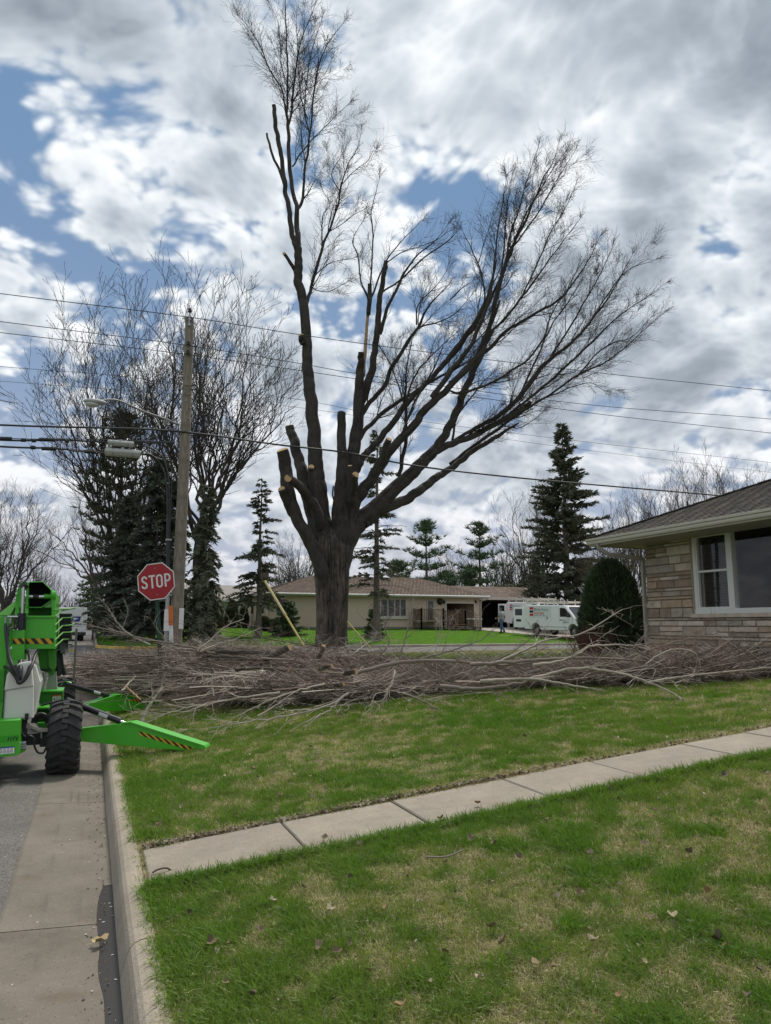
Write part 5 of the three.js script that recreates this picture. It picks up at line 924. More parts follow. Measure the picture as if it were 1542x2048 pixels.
  const hip = new MB(); for (let i = 0; i < 24; i++) { const p = b.clone().lerp(rN, i / 24), q = b.clone().lerp(rN, (i + 1.15) / 24); hip.bar(p.add(V(0, 0.03, 0)), q.add(V(0, 0.018, 0)), 0.24, 0.014); } part(house, 'hip_cap', hip.geo(), std([0.10, 0.088, 0.075], 0.95));
  // soffit boards under the eave
  const sof = new MB(); { const y0 = eaveY - 0.13; for (let e = 0; e < 6; e++) { const p = L(E0 + 0.05 + e * 0.165, y0, Nn - 0.04), q = L(E0 + 0.05 + (e + 1) * 0.165 - 0.008, y0 + 0.02, Ns); sof.box(p.x, p.y, p.z, q.x, q.y, q.z); } const p = L(WE - 0.03, y0 + 0.004, Nn - 0.05), q = L(E1, y0 + 0.022, Nc - 0.01); sof.box(p.x, p.y, q.z, q.x, q.y, p.z); } part(house, 'soffit', sof.geo(), std([0.40, 0.38, 0.34], 0.7));
  const fas = new MB(); { let p = L(E0 + 0.03, eaveY - 0.15, Nn), q = L(E0 + 0.055, eaveY + 0.0, Ns); fas.box(p.x, p.y, p.z, q.x, q.y, q.z); p = L(E0 + 0.055, eaveY - 0.15, Nn), q = L(E1, eaveY, Nn - 0.025); fas.box(p.x, p.y, p.z, q.x, q.y, q.z); } part(house, 'fascia', fas.geo(), std([0.52, 0.49, 0.42], 0.55));
  // K-style gutter run along the eave
  const gp = [[0, 0], [-0.06, 0], [-0.075, 0.03], [-0.075, 0.06], [-0.105, 0.075], [-0.115, 0.115], [-0.105, 0.118], [-0.095, 0.10]], gut = new MB(), y0 = eaveY - 0.115;
  for (let i = 0; i < gp.length - 1; i++) { const P0 = (k, n) => L(E0 + 0.03 + gp[k][0], y0 + gp[k][1], n); gut.quad(P0(i, Nn), P0(i + 1, Nn), P0(i + 1, Ns), P0(i, Ns)); }
  { const shp = gp.map(([x, y]) => L(E0 + 0.03 + x, y0 + y, Nn)); for (let i = 1; i < shp.length - 1; i++) gut.tri(shp[0], shp[i], shp[i + 1]); }
  part(house, 'gutter', gut.geo(), std([0.56, 0.53, 0.46], 0.45));
  const dn = new MB(), q = (px, py, E) => onE(px, py, E).sub(house.position); const dpts = [L(E0 + 0.0, y0, Nn - 0.35), L(E0 + 0.02, y0 - 0.12, Nn - 0.36), L(E0 + 0.2, y0 - 0.24, Nn - 0.45), L(WE - 0.12, y0 - 0.30, Nc + 0.05), L(WE - 0.05, y0 - 0.36, Nc + 0.06), L(WE - 0.05, ground, Nc + 0.06)]; for (let i = 0; i < dpts.length - 1; i++) dn.bar(dpts[i], dpts[i + 1], 0.075, 0.06, V(0, 0.01, 1)); part(house, 'downspout', dn.geo(), std([0.34, 0.32, 0.28], 0.5));
  console.log('stones', ns);
  // a wooden gate and fence end seen between the shrub and the house
  const gp0 = P(1290, 1290, 26), gate = thing('wooden_gate', 'dark brown board fence showing between the clipped evergreen and the stone house', 'fence', V(gp0.x, groundH(gp0.x, -gp0.z), gp0.z));
  for (let i = -8; i < 9; i++) part(gate, 'board', rbox(0.14, 1.75, 0.025, 0.004).translate(i * 0.15, 0.9, 0), std([0.075, 0.042, 0.03], 0.85));
  for (const y of [0.4, 1.5]) part(gate, 'rail', rbox(2.6, 0.09, 0.04, 0.004).translate(0, y, -0.035), std([0.07, 0.04, 0.03], 0.85));
}

// ---------------------------------------------------------------- the tan house across the side street
{
  const FN = 52, wx = (px, py = 1230) => onN(px, py, FN).x, wy = (px, py) => onN(px, py, FN).y;
  const x0 = wx(537), x1 = wx(960), ev = wy(750, 1190), gy = groundH((x0 + x1) / 2, FN) - 0.1, deep = 8.6;
  const house = thing('tan_house', 'long low house with tan siding and brown hipped roof behind the big tree', 'house', V(x0, 0, -FN));
  const w = x1 - x0, X = (px, py) => wx(px, py) - x0;
  const sid = std([0.56, 0.44, 0.325], 0.7), trim = std([0.55, 0.5, 0.42], 0.6);
  // the house body; openings: two windows, bay window, door, garage door
  const open = [[X(951.5), X(895), wy(900, 1207), gy - 0.2, 'garage']];
  const gx0 = X(893), gx1 = X(948), gTop = wy(920, 1207);
  // clapboards as real lapped boards
  const boards = new MB(), lap = 0.125;
  const clad = (a, b, y0, y1, z, fx) => { for (let y = y0; y < y1; y += lap) { const t = Math.min(y1, y + lap), p = (u, v, o) => fx(u, v, o); boards.quad(p(a, y, 0.022), p(b, y, 0.022), p(b, t, 0.004), p(a, t, 0.004)); boards.quad(p(a, y, 0), p(b, y, 0), p(b, y, 0.022), p(a, y, 0.022)); } };
  const southW = (u, v, o) => V(u, v, o), westW = (u, v, o) => V(-o, v, -u), eastW = (u, v, o) => V(w + o, v, -u);
  clad(0, gx0 - 0.1, gy - 0.1, ev, 0, southW); clad(gx1 + 0.1, w, gy - 0.1, ev, 0, southW); clad(gx0 - 0.1, gx1 + 0.1, gTop + 0.1, ev, 0, southW);
  clad(deep, 0, gy - 0.1, ev, 0, westW); 
  part(house, 'siding', boards.geo(), sid);
  const body = new MB(); body.box(0.02, gy - 0.5, -deep, gx0 - 0.1, ev, -0.01); body.box(gx1 + 0.1, gy - 0.5, -deep, w, ev, -0.01); body.box(gx0 - 0.1, gTop + 0.1, -deep, gx1 + 0.1, ev, -0.01); body.box(gx0 - 0.1, gy - 0.5, -deep, gx1 + 0.1, gTop + 0.1, -deep + 0.2); part(house, 'wall', body.geo(), sid);
  const fnd = new MB(); fnd.box(-0.02, gy - 0.5, -deep, w + 0.02, gy + 0.22, 0.03); part(house, 'foundation', fnd.geo(), std([0.2, 0.19, 0.17], 0.9));
  // things inside the garage
  const gint = new MB(); gint.box(gx0 - 0.1, gy - 0.1, -deep + 0.3, gx1 + 0.1, gy + 0.03, 0); part(house, 'garage_floor', gint.geo(), std([0.12, 0.115, 0.11], 0.9));
  const rng = mulberry(6); for (let i = 0; i < 9; i++) part(house, 'stored_box', rbox(0.3 + rng() * 0.4, 0.3 + rng() * 0.5, 0.4, 0.02).translate(lerp(gx0 + 0.2, gx1 - 0.2, rng()), gy + 0.3 + rng() * 0.9, -2.5 - rng() * 3), std([0.1 + rng() * 0.1, 0.09, 0.08], 0.9));
  const gf = new MB(); gf.bar(V(gx0 - 0.06, gy - 0.1, 0.03), V(gx0 - 0.06, gTop + 0.1, 0.03), 0.12, 0.05, V(0, 0, 1)); gf.bar(V(gx1 + 0.06, gy - 0.1, 0.03), V(gx1 + 0.06, gTop + 0.1, 0.03), 0.12, 0.05, V(0, 0, 1)); gf.bar(V(gx0 - 0.12, gTop + 0.06, 0.035), V(gx1 + 0.12, gTop + 0.06, 0.035), 0.05, 0.12, V(0, 1, 0)); part(house, 'garage_frame', gf.geo(), trim);
  // hipped roof
  const ov = 0.55, A = V(-ov, ev - 0.02, ov), B = V(w + ov, ev - 0.02, ov), run = deep / 2 + ov, rise = wy(735, 1151) + 0.0 - ev + 0.18, r0 = V(run - ov, ev + rise, -deep / 2), r1 = V(w - run + ov, ev + rise, -deep / 2), C = V(w + ov, ev - 0.02, -deep - ov), Dd = V(-ov, ev - 0.02, -deep - ov);
  r1.x = X(858, 1152) * 1.0 + 1.0;
  const rb = new MB(); rb.quad(A, B, r1, r0); rb.tri(Dd, A, r0); rb.tri(B, C, r1); rb.quad(C, Dd, r0, r1); rb.quad(A.clone().setY(ev - 0.06), Dd.clone().setY(ev - 0.06), C.clone().setY(ev - 0.06), B.clone().setY(ev - 0.06)); part(house, 'roof', rb.geo(), std([0.2, 0.16, 0.13], 0.95));
  const sh = new MB(), cols = [[0.26, 0.195, 0.15], [0.21, 0.16, 0.125], [0.31, 0.24, 0.19], [0.19, 0.15, 0.13], [0.27, 0.21, 0.17]], up = V(0, 0.02, 0), u = (p) => p.clone().add(up);
  shingles(sh, u(A), u(B), u(r1), u(r0), 0.16, 0.3, 0.025, cols, rng); shingles(sh, u(Dd), u(A), u(r0), u(r0).add(V(0.001, 0, 0)), 0.16, 0.3, 0.025, cols, rng); shingles(sh, u(B), u(C), u(r1), u(r1).add(V(0, 0, -0.001)), 0.16, 0.3, 0.025, cols, rng);
  part(house, 'shingles', sh.geo(), M.shingle, 'stuff');
  const fa = new MB(); fa.bar(V(-ov, ev - 0.06, ov + 0.01), V(w + ov, ev - 0.06, ov + 0.01), 0.03, 0.15, V(0, 1, 0)); fa.bar(V(-ov - 0.01, ev - 0.06, ov), V(-ov - 0.01, ev - 0.06, -deep - ov), 0.03, 0.15); fa.bar(V(w + ov + 0.01, ev - 0.06, ov), V(w + ov + 0.01, ev - 0.06, -deep - ov), 0.03, 0.15); part(house, 'fascia', fa.geo(), trim);
  const gt = new MB(); gt.tube([V(-ov, ev - 0.02, ov + 0.09), V(w + ov, ev - 0.02, ov + 0.09)], [0.06, 0.06], 8); part(house, 'gutter', gt.geo(), M.trimWhite);
  const dsp = new MB(); const dp = [V(w + ov - 0.1, ev - 0.05, ov + 0.08), V(w + ov - 0.15, ev - 0.2, ov), V(w + 0.05, ev - 0.35, 0.1), V(w + 0.03, gy, 0.08)]; for (let i = 0; i < 3; i++) dsp.bar(dp[i], dp[i + 1], 0.08, 0.08); part(house, 'downspout', dsp.geo(), trim);
  const chim = new MB(); chim.box(X(553) + 0, ev + 0.3, -deep + 1.4, X(553) + 0.85, ev + 2.25, -deep + 2.0); part(house, 'chimney', chim.geo(), std([0.10, 0.075, 0.065], 0.9));
  // windows
  const winAt = (a, b, y0, y1, bars, map = southW, label) => { const g = new THREE.Group(); g.name = 'window'; house.add(g); const f = new MB(), q = (u, v, o = 0.05) => map(u, v, o);
    const bx = (u0, u1, v0, v1, d = 0.05) => { const p = [q(u0, v0, 0), q(u1, v1, d)]; f.box(Math.min(p[0].x, p[1].x), v0, Math.min(p[0].z, p[1].z), Math.max(p[0].x, p[1].x), v1, Math.max(p[0].z, p[1].z)); };
    const lo = Math.min(a, b), hi = Math.max(a, b); bx(lo - 0.07, hi + 0.07, y0 - 0.07, y0); bx(lo - 0.07, hi + 0.07, y1, y1 + 0.07); bx(lo - 0.07, lo, y0, y1); bx(hi, hi + 0.07, y0, y1); for (const t of bars) { const m = lerp(lo, hi, t); bx(m - 0.035, m + 0.035, y0, y1, 0.045); } part(g, 'frame', f.geo(), trim);
    const n = bars.length + 1; for (let i = 0; i < n; i++) { const u0 = lerp(lo, hi, i ? bars[i - 1] : 0), u1 = lerp(lo, hi, bars[i] ?? 1), pn = new MB(); pn.quad(q(u0, y0, 0.03), q(u1, y0, 0.03), q(u1, y1, 0.03), q(u0, y1, 0.03)); part(g, 'pane', pn.geo(), std([0.018, 0.02, 0.022], 0.06)); } return g; };
  winAt(X(553), X(567), wy(560, 1226), wy(560, 1192), [], southW);
  winAt(X(762), X(811), wy(780, 1232), wy(780, 1199), [0.27, 0.55, 0.77], southW);
  const bay = new MB(); bay.box(X(757), wy(780, 1238), 0.01, X(815), wy(780, 1233), 0.16); part(house, 'window_shelf', bay.geo(), trim);
  winAt(1.3, 2.3, wy(560, 1226), wy(560, 1192), [], westW); winAt(5.2, 6.1, wy(560, 1226), wy(560, 1192), [], westW);
  // front door with its storm glass, porch lamp
  const door = new MB(); door.box(X(853), gy + 0.55, 0.0, X(869), wy(860, 1199), 0.05); part(house, 'door', door.geo(), std([0.42, 0.38, 0.32], 0.6)); const dg = new MB(); dg.box(X(856), gy + 0.75, 0.05, X(866), wy(860, 1202), 0.06); part(house, 'door_glass', dg.geo(), std([0.05, 0.05, 0.05], 0.1));
  const wr = new THREE.IcosahedronGeometry(0.26, 1); part(house, 'wreath', wr.translate(X(880), wy(880, 1203), 0.1), std([0.03, 0.035, 0.02], 0.9));
  for (const px of [888, 951]) { const lm = new MB(); lm.cyl(V(X(px), wy(px, 1207), 0.1), V(X(px), wy(px, 1201), 0.1), 0.07, 0.09, 8); part(house, 'porch_lamp', lm.geo(), M.black); }
  // wooden steps with railings
  const porch = thing('porch_steps', 'weathered brown wooden porch with railings and steps between door and garage', 'porch', V(x0 + X(825), gy, -FN + 0.05)); const wood = std([0.17, 0.115, 0.08], 0.9), PX = (px) => X(px) - X(825), pd = 1.5, hgt = 0.62;
  for (let i = 0; i < 11; i++) part(porch, 'deck_board', rbox(PX(868) + 0.05, 0.035, 0.13, 0.004).translate(PX(868) / 2, hgt, 0.1 + i * 0.137), wood);
  const rail = (pts, name = 'railing') => { const mb = new MB(); for (let i = 0; i < pts.length - 1; i++) { const [a, b] = [pts[i], pts[i + 1]]; mb.bar(a.clone().add(V(0, 0.9, 0)), b.clone().add(V(0, 0.9, 0)), 0.09, 0.04); mb.bar(a.clone().add(V(0, 0.1, 0)), b.clone().add(V(0, 0.1, 0)), 0.05, 0.04); const n = Math.max(2, Math.round(a.distanceTo(b) / 0.13)); for (let k = 0; k <= n; k++) { const p = a.clone().lerp(b, k / n); mb.bar(p.clone().add(V(0, k % n ? 0.1 : -hgt * 0.9, 0)), p.clone().add(V(0, k % n ? 0.9 : 1.0, 0)), k % n ? 0.04 : 0.09, k % n ? 0.04 : 0.09, V(0, 0, 1)); } } part(porch, name, mb.geo(), wood); };
  rail([V(0.05, hgt, pd), V(PX(869), hgt, pd)]); rail([V(0.05, hgt, 0.1), V(0.05, hgt, pd)]); rail([V(PX(869), hgt, pd), V(PX(886), hgt - 0.5, pd)]); rail([V(PX(893), hgt - 0.1, 0.3), V(PX(893), hgt - 0.1, pd + 0.3)]); rail([V(PX(893), hgt - 0.05, pd), V(PX(912), hgt - 0.05, pd)]); rail([V(PX(912), hgt - 0.05, pd), V(PX(926), hgt - 0.6, pd)]);
  for (let i = 0; i < 4; i++) part(porch, 'step', rbox(PX(912) - PX(872), 0.05, 0.3, 0.006).translate((PX(912) + PX(872)) / 2, hgt - 0.05 - i * 0.16, pd - 0.3 + i * 0.28), std([0.23, 0.15, 0.10], 0.9));
  // the driveway
  const dr = [[930, 1262], [975, 1263], [1060, 1276], [1120, 1290], [1150, 1293], [1230, 1291], [1180, 1268], [1100, 1258], [1060, 1255], [960, 1254], [945, 1256]].map(([x, y]) => onGround(x, y)); dr[0] = G(x0 + X(946), FN - 0.2); dr[dr.length - 1] = G(x0 + X(893), FN - 0.2);
  const E0 = x0 + gx0 - 0.6, E1 = x0 + w + 8.5, us = range(E0, E1, 1), dg2 = sheet(us, range(N2 - 0.3, FN + 3.5, 1), (E, N) => { const t = sstep(FN - 1, N2 + 5, N); const e = lerp(E, E + 6.5 * (FN + 3.5 - N) / 14, sstep(FN + 3.5, FN - 3, N)); return V(e, farH(e, N) + 0.03, -N); });
  tag(part(scene, 'driveway', dg2, new THREE.MeshStandardMaterial({ map: concreteTex([0.34, 0.31, 0.265], 12), roughness: 0.92 })), 'pale concrete driveway leading to the garage of the tan house', 0, 0, 'structure');

  // the carport building beyond, its open side dark
  const cp = thing('carport_building', 'low open-sided outbuilding with a gabled brown roof right of the tan house', 'outbuilding', P(1010, 1255, 62)); cp.position.y = groundH(cp.position.x, -cp.position.z);
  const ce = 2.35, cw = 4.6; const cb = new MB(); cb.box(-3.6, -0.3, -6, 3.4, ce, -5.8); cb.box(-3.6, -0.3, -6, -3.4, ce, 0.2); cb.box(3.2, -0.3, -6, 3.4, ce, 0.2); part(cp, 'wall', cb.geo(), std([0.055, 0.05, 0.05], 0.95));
  const g1 = new MB(), ry = 1.15; const f = [V(-4.2, ce, 0.6), V(3.6, ce, 0.6), V(3.6, ce + ry, -2.9), V(-4.2, ce + ry, -2.9), V(-4.2, ce, -6.4), V(3.6, ce, -6.4)]; g1.quad(f[0], f[1], f[2], f[3]); g1.quad(f[5], f[4], f[3], f[2]); g1.quad(f[0].clone().add(V(0, -0.08, 0)), f[4].clone().add(V(0, -0.08, 0)), f[5].clone().add(V(0, -0.08, 0)), f[1].clone().add(V(0, -0.08, 0))); part(cp, 'roof', g1.geo(), std([0.19, 0.155, 0.13], 0.95));
  const sh2 = new MB(); shingles(sh2, u(f[0]), u(f[1]), u(f[2]), u(f[3]), 0.16, 0.3, 0.025, cols, rng); part(cp, 'shingles', sh2.geo(), M.shingle, 'stuff');
  const g2 = new MB(); g2.tri(V(3.5, ce, 0.5), V(3.5, ce, -6.3), V(3.5, ce + ry - 0.05, -2.9)); part(cp, 'gable', g2.geo(), std([0.30, 0.26, 0.21], 0.8)); const fb = new MB(); fb.bar(f[0], f[1], 0.04, 0.18, V(0, 1, 0)); fb.bar(f[1], f[2], 0.04, 0.16); fb.bar(f[2], f[5], 0.04, 0.16); part(cp, 'fascia', fb.geo(), trim);
  for (const px of [-3.4, 0.2, 3.3]) { const b = new MB(); b.bar(V(px, -0.2, 0.2), V(px, ce, 0.2), 0.14, 0.14, V(0, 0, 1)); part(cp, 'post', b.geo(), trim); }

  // the paler house behind the left end
  const ph = thing('pale_house', 'pale grey house with a light roof partly hidden behind the spruces at the left', 'house', P(468, 1250, 67)); ph.position.y = groundH(ph.position.x, -ph.position.z); const pw = std([0.42, 0.41, 0.38], 0.75);
  const pb = new MB(); pb.box(-4.2, -0.4, -7, 4.5, 2.35, 0); part(ph, 'wall', pb.geo(), pw); const pc = new MB(); for (let y = 0; y < 2.35; y += 0.2) { pc.quad(V(-4.2, y, 0.03), V(4.5, y, 0.03), V(4.5, y + 0.2, 0.004), V(-4.2, y + 0.2, 0.004)); } part(ph, 'siding', pc.geo(), pw);
  const pr = new MB(); const PA = V(-4.8, 2.3, 0.6), PB = V(5.1, 2.3, 0.6), PC = V(5.1, 3.85, -3.5), PD = V(-4.8, 3.85, -3.5); pr.quad(PA, PB, PC, PD); pr.quad(V(5.1, 2.3, -7.6), V(-4.8, 2.3, -7.6), PD, PC); part(ph, 'roof', pr.geo(), std([0.26, 0.235, 0.21], 0.95)); const pf = new MB(); pf.bar(PA, PB, 0.04, 0.18, V(0, 1, 0)); part(ph, 'fascia', pf.geo(), M.trimWhite); for (const xx of [-2.6, 1.6]) { const q = new MB(); q.box(xx, 0.95, 0.02, xx + 1.0, 2.0, 0.05); part(ph, 'window', q.geo(), std([0.03, 0.03, 0.035], 0.1)); const qf = new MB(); qf.box(xx - 0.08, 0.87, 0.01, xx + 1.08, 0.95, 0.07); qf.box(xx - 0.08, 2.0, 0.01, xx + 1.08, 2.08, 0.07); part(ph, 'window_frame', qf.geo(), M.trimWhite); }
  // a farther pale building right of the clipped evergreen
  const fh = thing('distant_house', 'small piece of a pale distant house between the clipped evergreen and the stone house', 'house', P(1287, 1240, 60)); fh.position.y = groundH(fh.position.x, -fh.position.z); fh.rotation.y = -0.4; const fb2 = new MB(); fb2.box(-4, -0.5, -6, 4, 2.5, 0); part(fh, 'wall', fb2.geo(), std([0.5, 0.48, 0.44], 0.8)); const fr2 = new MB(); fr2.quad(V(-4.5, 2.4, 0.5), V(4.5, 2.4, 0.5), V(4.5, 3.7, -3), V(-4.5, 3.7, -3)); fr2.quad(V(4.5, 2.4, -6.5), V(-4.5, 2.4, -6.5), V(-4.5, 3.7, -3), V(4.5, 3.7, -3)); part(fh, 'roof', fr2.geo(), std([0.36, 0.34, 0.32], 0.9)); for (const xx of [-2.5, -0.2, 1.8]) { const q = new MB(); q.box(xx, 0.9, 0.01, xx + 0.9, 2.0, 0.04); part(fh, 'window', q.geo(), std([0.04, 0.04, 0.045], 0.1)); }
}

// ================================================================ THE GREEN LIFT
function onPlane(px, py, A, B) {            // the point of the vertical plane through A and B (east, north) seen at a pixel: [along, height, E, N]
  const r = rayOf(px, py), dx = B[0] - A[0], dn = B[1] - A[1], l = Math.hypot(dx, dn), k = (A[0] * dn - A[1] * dx) / (r.E * dn - r.N * dx);
  return [((r.E * k - A[0]) * dx + (r.N * k - A[1]) * dn) / l, EYE + r.U * k, r.E * k, r.N * k];
}
M.lift = new THREE.MeshPhysicalMaterial({ color: new THREE.Color().setRGB(0.058, 0.43, 0.013), map: dataTex(256, 256, (u, v, x, y) => { const dirt = sstep(0.16, 0.4, tnoise(u, v, 4, 5, 3)), k = 0.97 + tnoise(u, v, 9, 3) * 0.12, sp = hash(x >> 1, y >> 1) < 0.006 ? 0.6 : 1; return lin(k * sp * lerp(0.95, 1.4, dirt), k * sp * lerp(0.97, 0.74, dirt), k * sp * lerp(0.95, 2.2, dirt)); }, true, 1 / 0.9),  roughness: 0.42, clearcoat: 0.35, clearcoatRoughness: 0.25 });
M.rubber = new THREE.MeshStandardMaterial({ map: dataTex(256, 256, (u, v, x, y) => { const k = 1 + tnoise(u, v, 5, 4) * 0.9 + (hash(x, y) - 0.5) * 0.4, d = sstep(0.05, 0.3, tnoise(u, v, 4, 4, 6)); return lin(lerp(0.028, 0.075, d) * k, lerp(0.027, 0.068, d) * k, lerp(0.027, 0.058, d) * k); }, true, 3), roughness: 0.85 });
M.hose = std([0.014, 0.014, 0.015], 0.5);
M.tank = std([0.62, 0.61, 0.55], 0.45);
M.chrome = std([0.55, 0.55, 0.55], 0.18, { metalness: 0.95 });
function hazardTex() { const c = document.createElement('canvas'); c.width = 256; c.height = 64; const x = c.getContext('2d'); x.fillStyle = '#c99a12'; x.fillRect(0, 0, 256, 64); x.fillStyle = '#15140f'; for (let k = -1; k < 3; k++) { x.beginPath(); x.moveTo(k * 128, 0); x.lineTo(k * 128 + 64, 0); x.lineTo(k * 128 + 128, 64); x.lineTo(k * 128 + 64, 64); x.fill(); } const t = new THREE.CanvasTexture(c); t.colorSpace = THREE.SRGBColorSpace; t.wrapS = t.wrapT = THREE.RepeatWrapping; return t; }
M.hazard = new THREE.MeshStandardMaterial({ map: hazardTex(), roughness: 0.5 });
{
  const LN = 9.3, lift = thing('boom_lift', 'bright green trailer boom lift standing in the gutter on spread outriggers at the left', 'boom lift', V(-1.1, 0, -LN));
  const q = (px, py, n) => onN(px, py, n).sub(lift.position);                   // a pixel on the plane n metres north, in the lift's axes
  const pl = (name, pts, n, depth, mat = M.lift, parent = lift, bevel = 0.005) => part(parent, name, plate(pts.map(([x, y]) => { const v = q(x, y, n); return [v.x, v.y]; }), depth, bevel).translate(0, 0, q(0, 1300, n).z), mat);
  const bxp = (name, x0, y0, x1, y1, n, depth, mat = M.lift, parent = lift) => pl(name, [[x0, y1], [x1, y1], [x1, y0], [x0, y0]], n, depth, mat, parent);
  const hose = (name, pts, r, mat = M.hose, parent = lift) => { const c = curve(pts.map(([x, y, n]) => q(x, y, n)), 28), mb = new MB(); mb.tube(c, c.map(() => r), 8, { capA: true, capB: true }); return part(parent, name, mb.geo(), mat); };
  const rod = (name, a, b, r, mat, parent = lift, r1 = r) => { const mb = new MB(); mb.cyl(q(...a), q(...b), r, r1, 16); return part(parent, name, mb.geo(), mat); };
  const sticker = (name, geo, draw, w, h, parent = lift) => { const c = document.createElement('canvas'); c.width = w; c.height = h; draw(c.getContext('2d'), w, h); const t = new THREE.CanvasTexture(c); t.colorSpace = THREE.SRGBColorSpace; return part(parent, name, geo, new THREE.MeshStandardMaterial({ map: t, roughness: 0.45 })); };
  const flat = (pts, n, uv) => { const [a, b, c, d] = pts.map(([x, y]) => q(x, y, n)); return new MB().quad(a, b, c, d, uv ?? [0, 0, 1, 1]).geo(); };

  // wheels with their chevron lugs
  function wheel(E, N, R, W) {
    const g = new THREE.Group(); g.name = 'wheel'; lift.add(g); g.position.set(E - lift.position.x, R - 0.012, -N - lift.position.z);
    const prof = [[-W * 0.36, R * 0.56], [-W * 0.45, R * 0.62], [-W * 0.5, R * 0.76], [-W * 0.485, R * 0.9], [-W * 0.42, R * 0.945], [-W * 0.2, R * 0.962], [0, R * 0.966], [W * 0.2, R * 0.962], [W * 0.42, R * 0.945], [W * 0.485, R * 0.9], [W * 0.5, R * 0.76], [W * 0.45, R * 0.62], [W * 0.36, R * 0.56]];
    part(g, 'tyre', new THREE.LatheGeometry(prof.map(([x, r]) => new THREE.Vector2(r, x)), 64).rotateZ(Math.PI / 2), M.rubber);
    const rim = new THREE.LatheGeometry([[0.001, -W * 0.1], [R * 0.2, -W * 0.12], [R * 0.22, -W * 0.2], [R * 0.46, -W * 0.16], [R * 0.5, -W * 0.36], [R * 0.58, -W * 0.38], [R * 0.58, W * 0.38], [R * 0.5, W * 0.36], [R * 0.46, W * 0.1], [R * 0.001, W * 0.12]].map(([r, x]) => new THREE.Vector2(r, x)), 40).rotateZ(Math.PI / 2); part(g, 'rim', rim, std([0.45, 0.44, 0.4], 0.5));
    const lugs = 19, surf = (x, a, up) => { const t = Math.abs(x) / (W / 2), r = (t < 0.8 ? R * lerp(0.966, 0.952, t) : lerp(R * 0.952, R * 0.84, (t - 0.8) / 0.2)) + up; return V(x * (1 + (t > 0.8 ? up * 1.5 : 0)), Math.cos(a) * r, Math.sin(a) * r); };
    const lugGeo = (s) => { const mb = new MB(), n = 7, w = 0.052, hgt = 0.026, st = []; for (let i = 0; i <= n; i++) { const t = i / n, x = s * lerp(-0.03, W * 0.505, t), a = lerp(0, 0.30, t < 0.35 ? t * 0.35 : (t - 0.227)) ; st.push([x, a]); }
      for (let i = 0; i < n; i++) { const [x0, a0] = st[i], [x1, a1] = st[i + 1], wa = w / R / (i < 2 ? 1.6 : 2), k = (x, a, u) => surf(x, a, u), wb = wa * 0.72; const A = [k(x0, a0 - wa, -0.012), k(x0, a0 - wb, hgt), k(x0, a0 + wb, hgt), k(x0, a0 + wa, -0.012)], B = [k(x1, a1 - wa, -0.012), k(x1, a1 - wb, hgt), k(x1, a1 + wb, hgt), k(x1, a1 + wa, -0.012)]; for (let j = 0; j < 3; j++) s > 0 ? mb.quad(A[j], A[j + 1], B[j + 1], B[j]) : mb.quad(A[j], B[j], B[j + 1], A[j + 1]); if (i === 0) mb.quad(A[0], A[3], A[2], A[1]); if (i === n - 1) mb.quad(B[0], B[1], B[2], B[3]); } return mb.geo(); };
    const gl = [lugGeo(1), lugGeo(-1)];
    for (let k = 0; k < lugs; k++) for (const s of [0, 1]) { const m = part(g, 'tread_lug', gl[s], M.rubber); m.rotation.x = (k + s * 0.5) / lugs * Math.PI * 2; }
    return g;
  }
  const WE = -0.215; wheel(WE, LN, 0.392, 0.335); wheel(-0.36, 13.3, 0.392, 0.335); wheel(-2.0, LN, 0.392, 0.335); wheel(-2.0, 13.3, 0.392, 0.335);
  // chassis: frame rails, axle beams
  const ch = new MB(); ch.box(-0.55, 0.42, -3.9, 0.35, 0.78, 0.25); part(lift, 'chassis', ch.geo(), M.lift);
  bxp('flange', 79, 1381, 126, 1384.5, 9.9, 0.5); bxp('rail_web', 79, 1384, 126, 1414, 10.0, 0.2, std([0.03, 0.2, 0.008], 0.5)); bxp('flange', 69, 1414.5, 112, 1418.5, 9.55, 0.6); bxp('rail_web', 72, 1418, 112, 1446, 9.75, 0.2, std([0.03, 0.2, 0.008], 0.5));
  sticker('warning_label', flat([[105, 1403], [122, 1402], [122, 1389], [105, 1390]], 9.985), (x, w, h) => { x.fillStyle = '#dedad2'; x.fillRect(0, 0, w, h); x.fillStyle = '#d0601a'; x.fillRect(0, 0, w, h * 0.24); x.fillStyle = '#444'; for (let i = 0; i < 5; i++) x.fillRect(w * 0.4, h * (0.35 + i * 0.12), w * 0.5, 3); x.beginPath(); x.moveTo(w * 0.22, h * 0.4); x.lineTo(w * 0.36, h * 0.8); x.lineTo(w * 0.08, h * 0.8); x.fill(); }, 96, 80);
  const ax = new MB(); ax.bar(V(-1.0, 0.38, 0), V(0.82, 0.38, 0), 0.12, 0.12); ax.bar(V(-1.0, 0.38, -4.0), V(0.7, 0.38, -4.0), 0.12, 0.12); part(lift, 'axle', ax.geo(), M.black);
  // lower left cover with the maker's lettering and number sticker
  pl('rear_cover', [[-120, 1446], [40, 1440], [38, 1508], [34, 1511], [-120, 1526]], 8.75, 0.5);
  sticker('lettering', flat([[-60, 1488], [37.5, 1481.5], [37.5, 1470.5], [-60, 1477]], 8.742), (x, w, h) => { x.fillStyle = '#2a9a10'; x.fillRect(0, 0, w, h); x.fillStyle = '#0c0c0c'; x.font = 'italic bold 88px sans-serif'; x.setTransform(1.25, 0, 0, 1, 0, 0); x.textAlign = 'right'; x.fillText('lift', w / 1.25 - 8, h * 0.86); }, 640, 96);
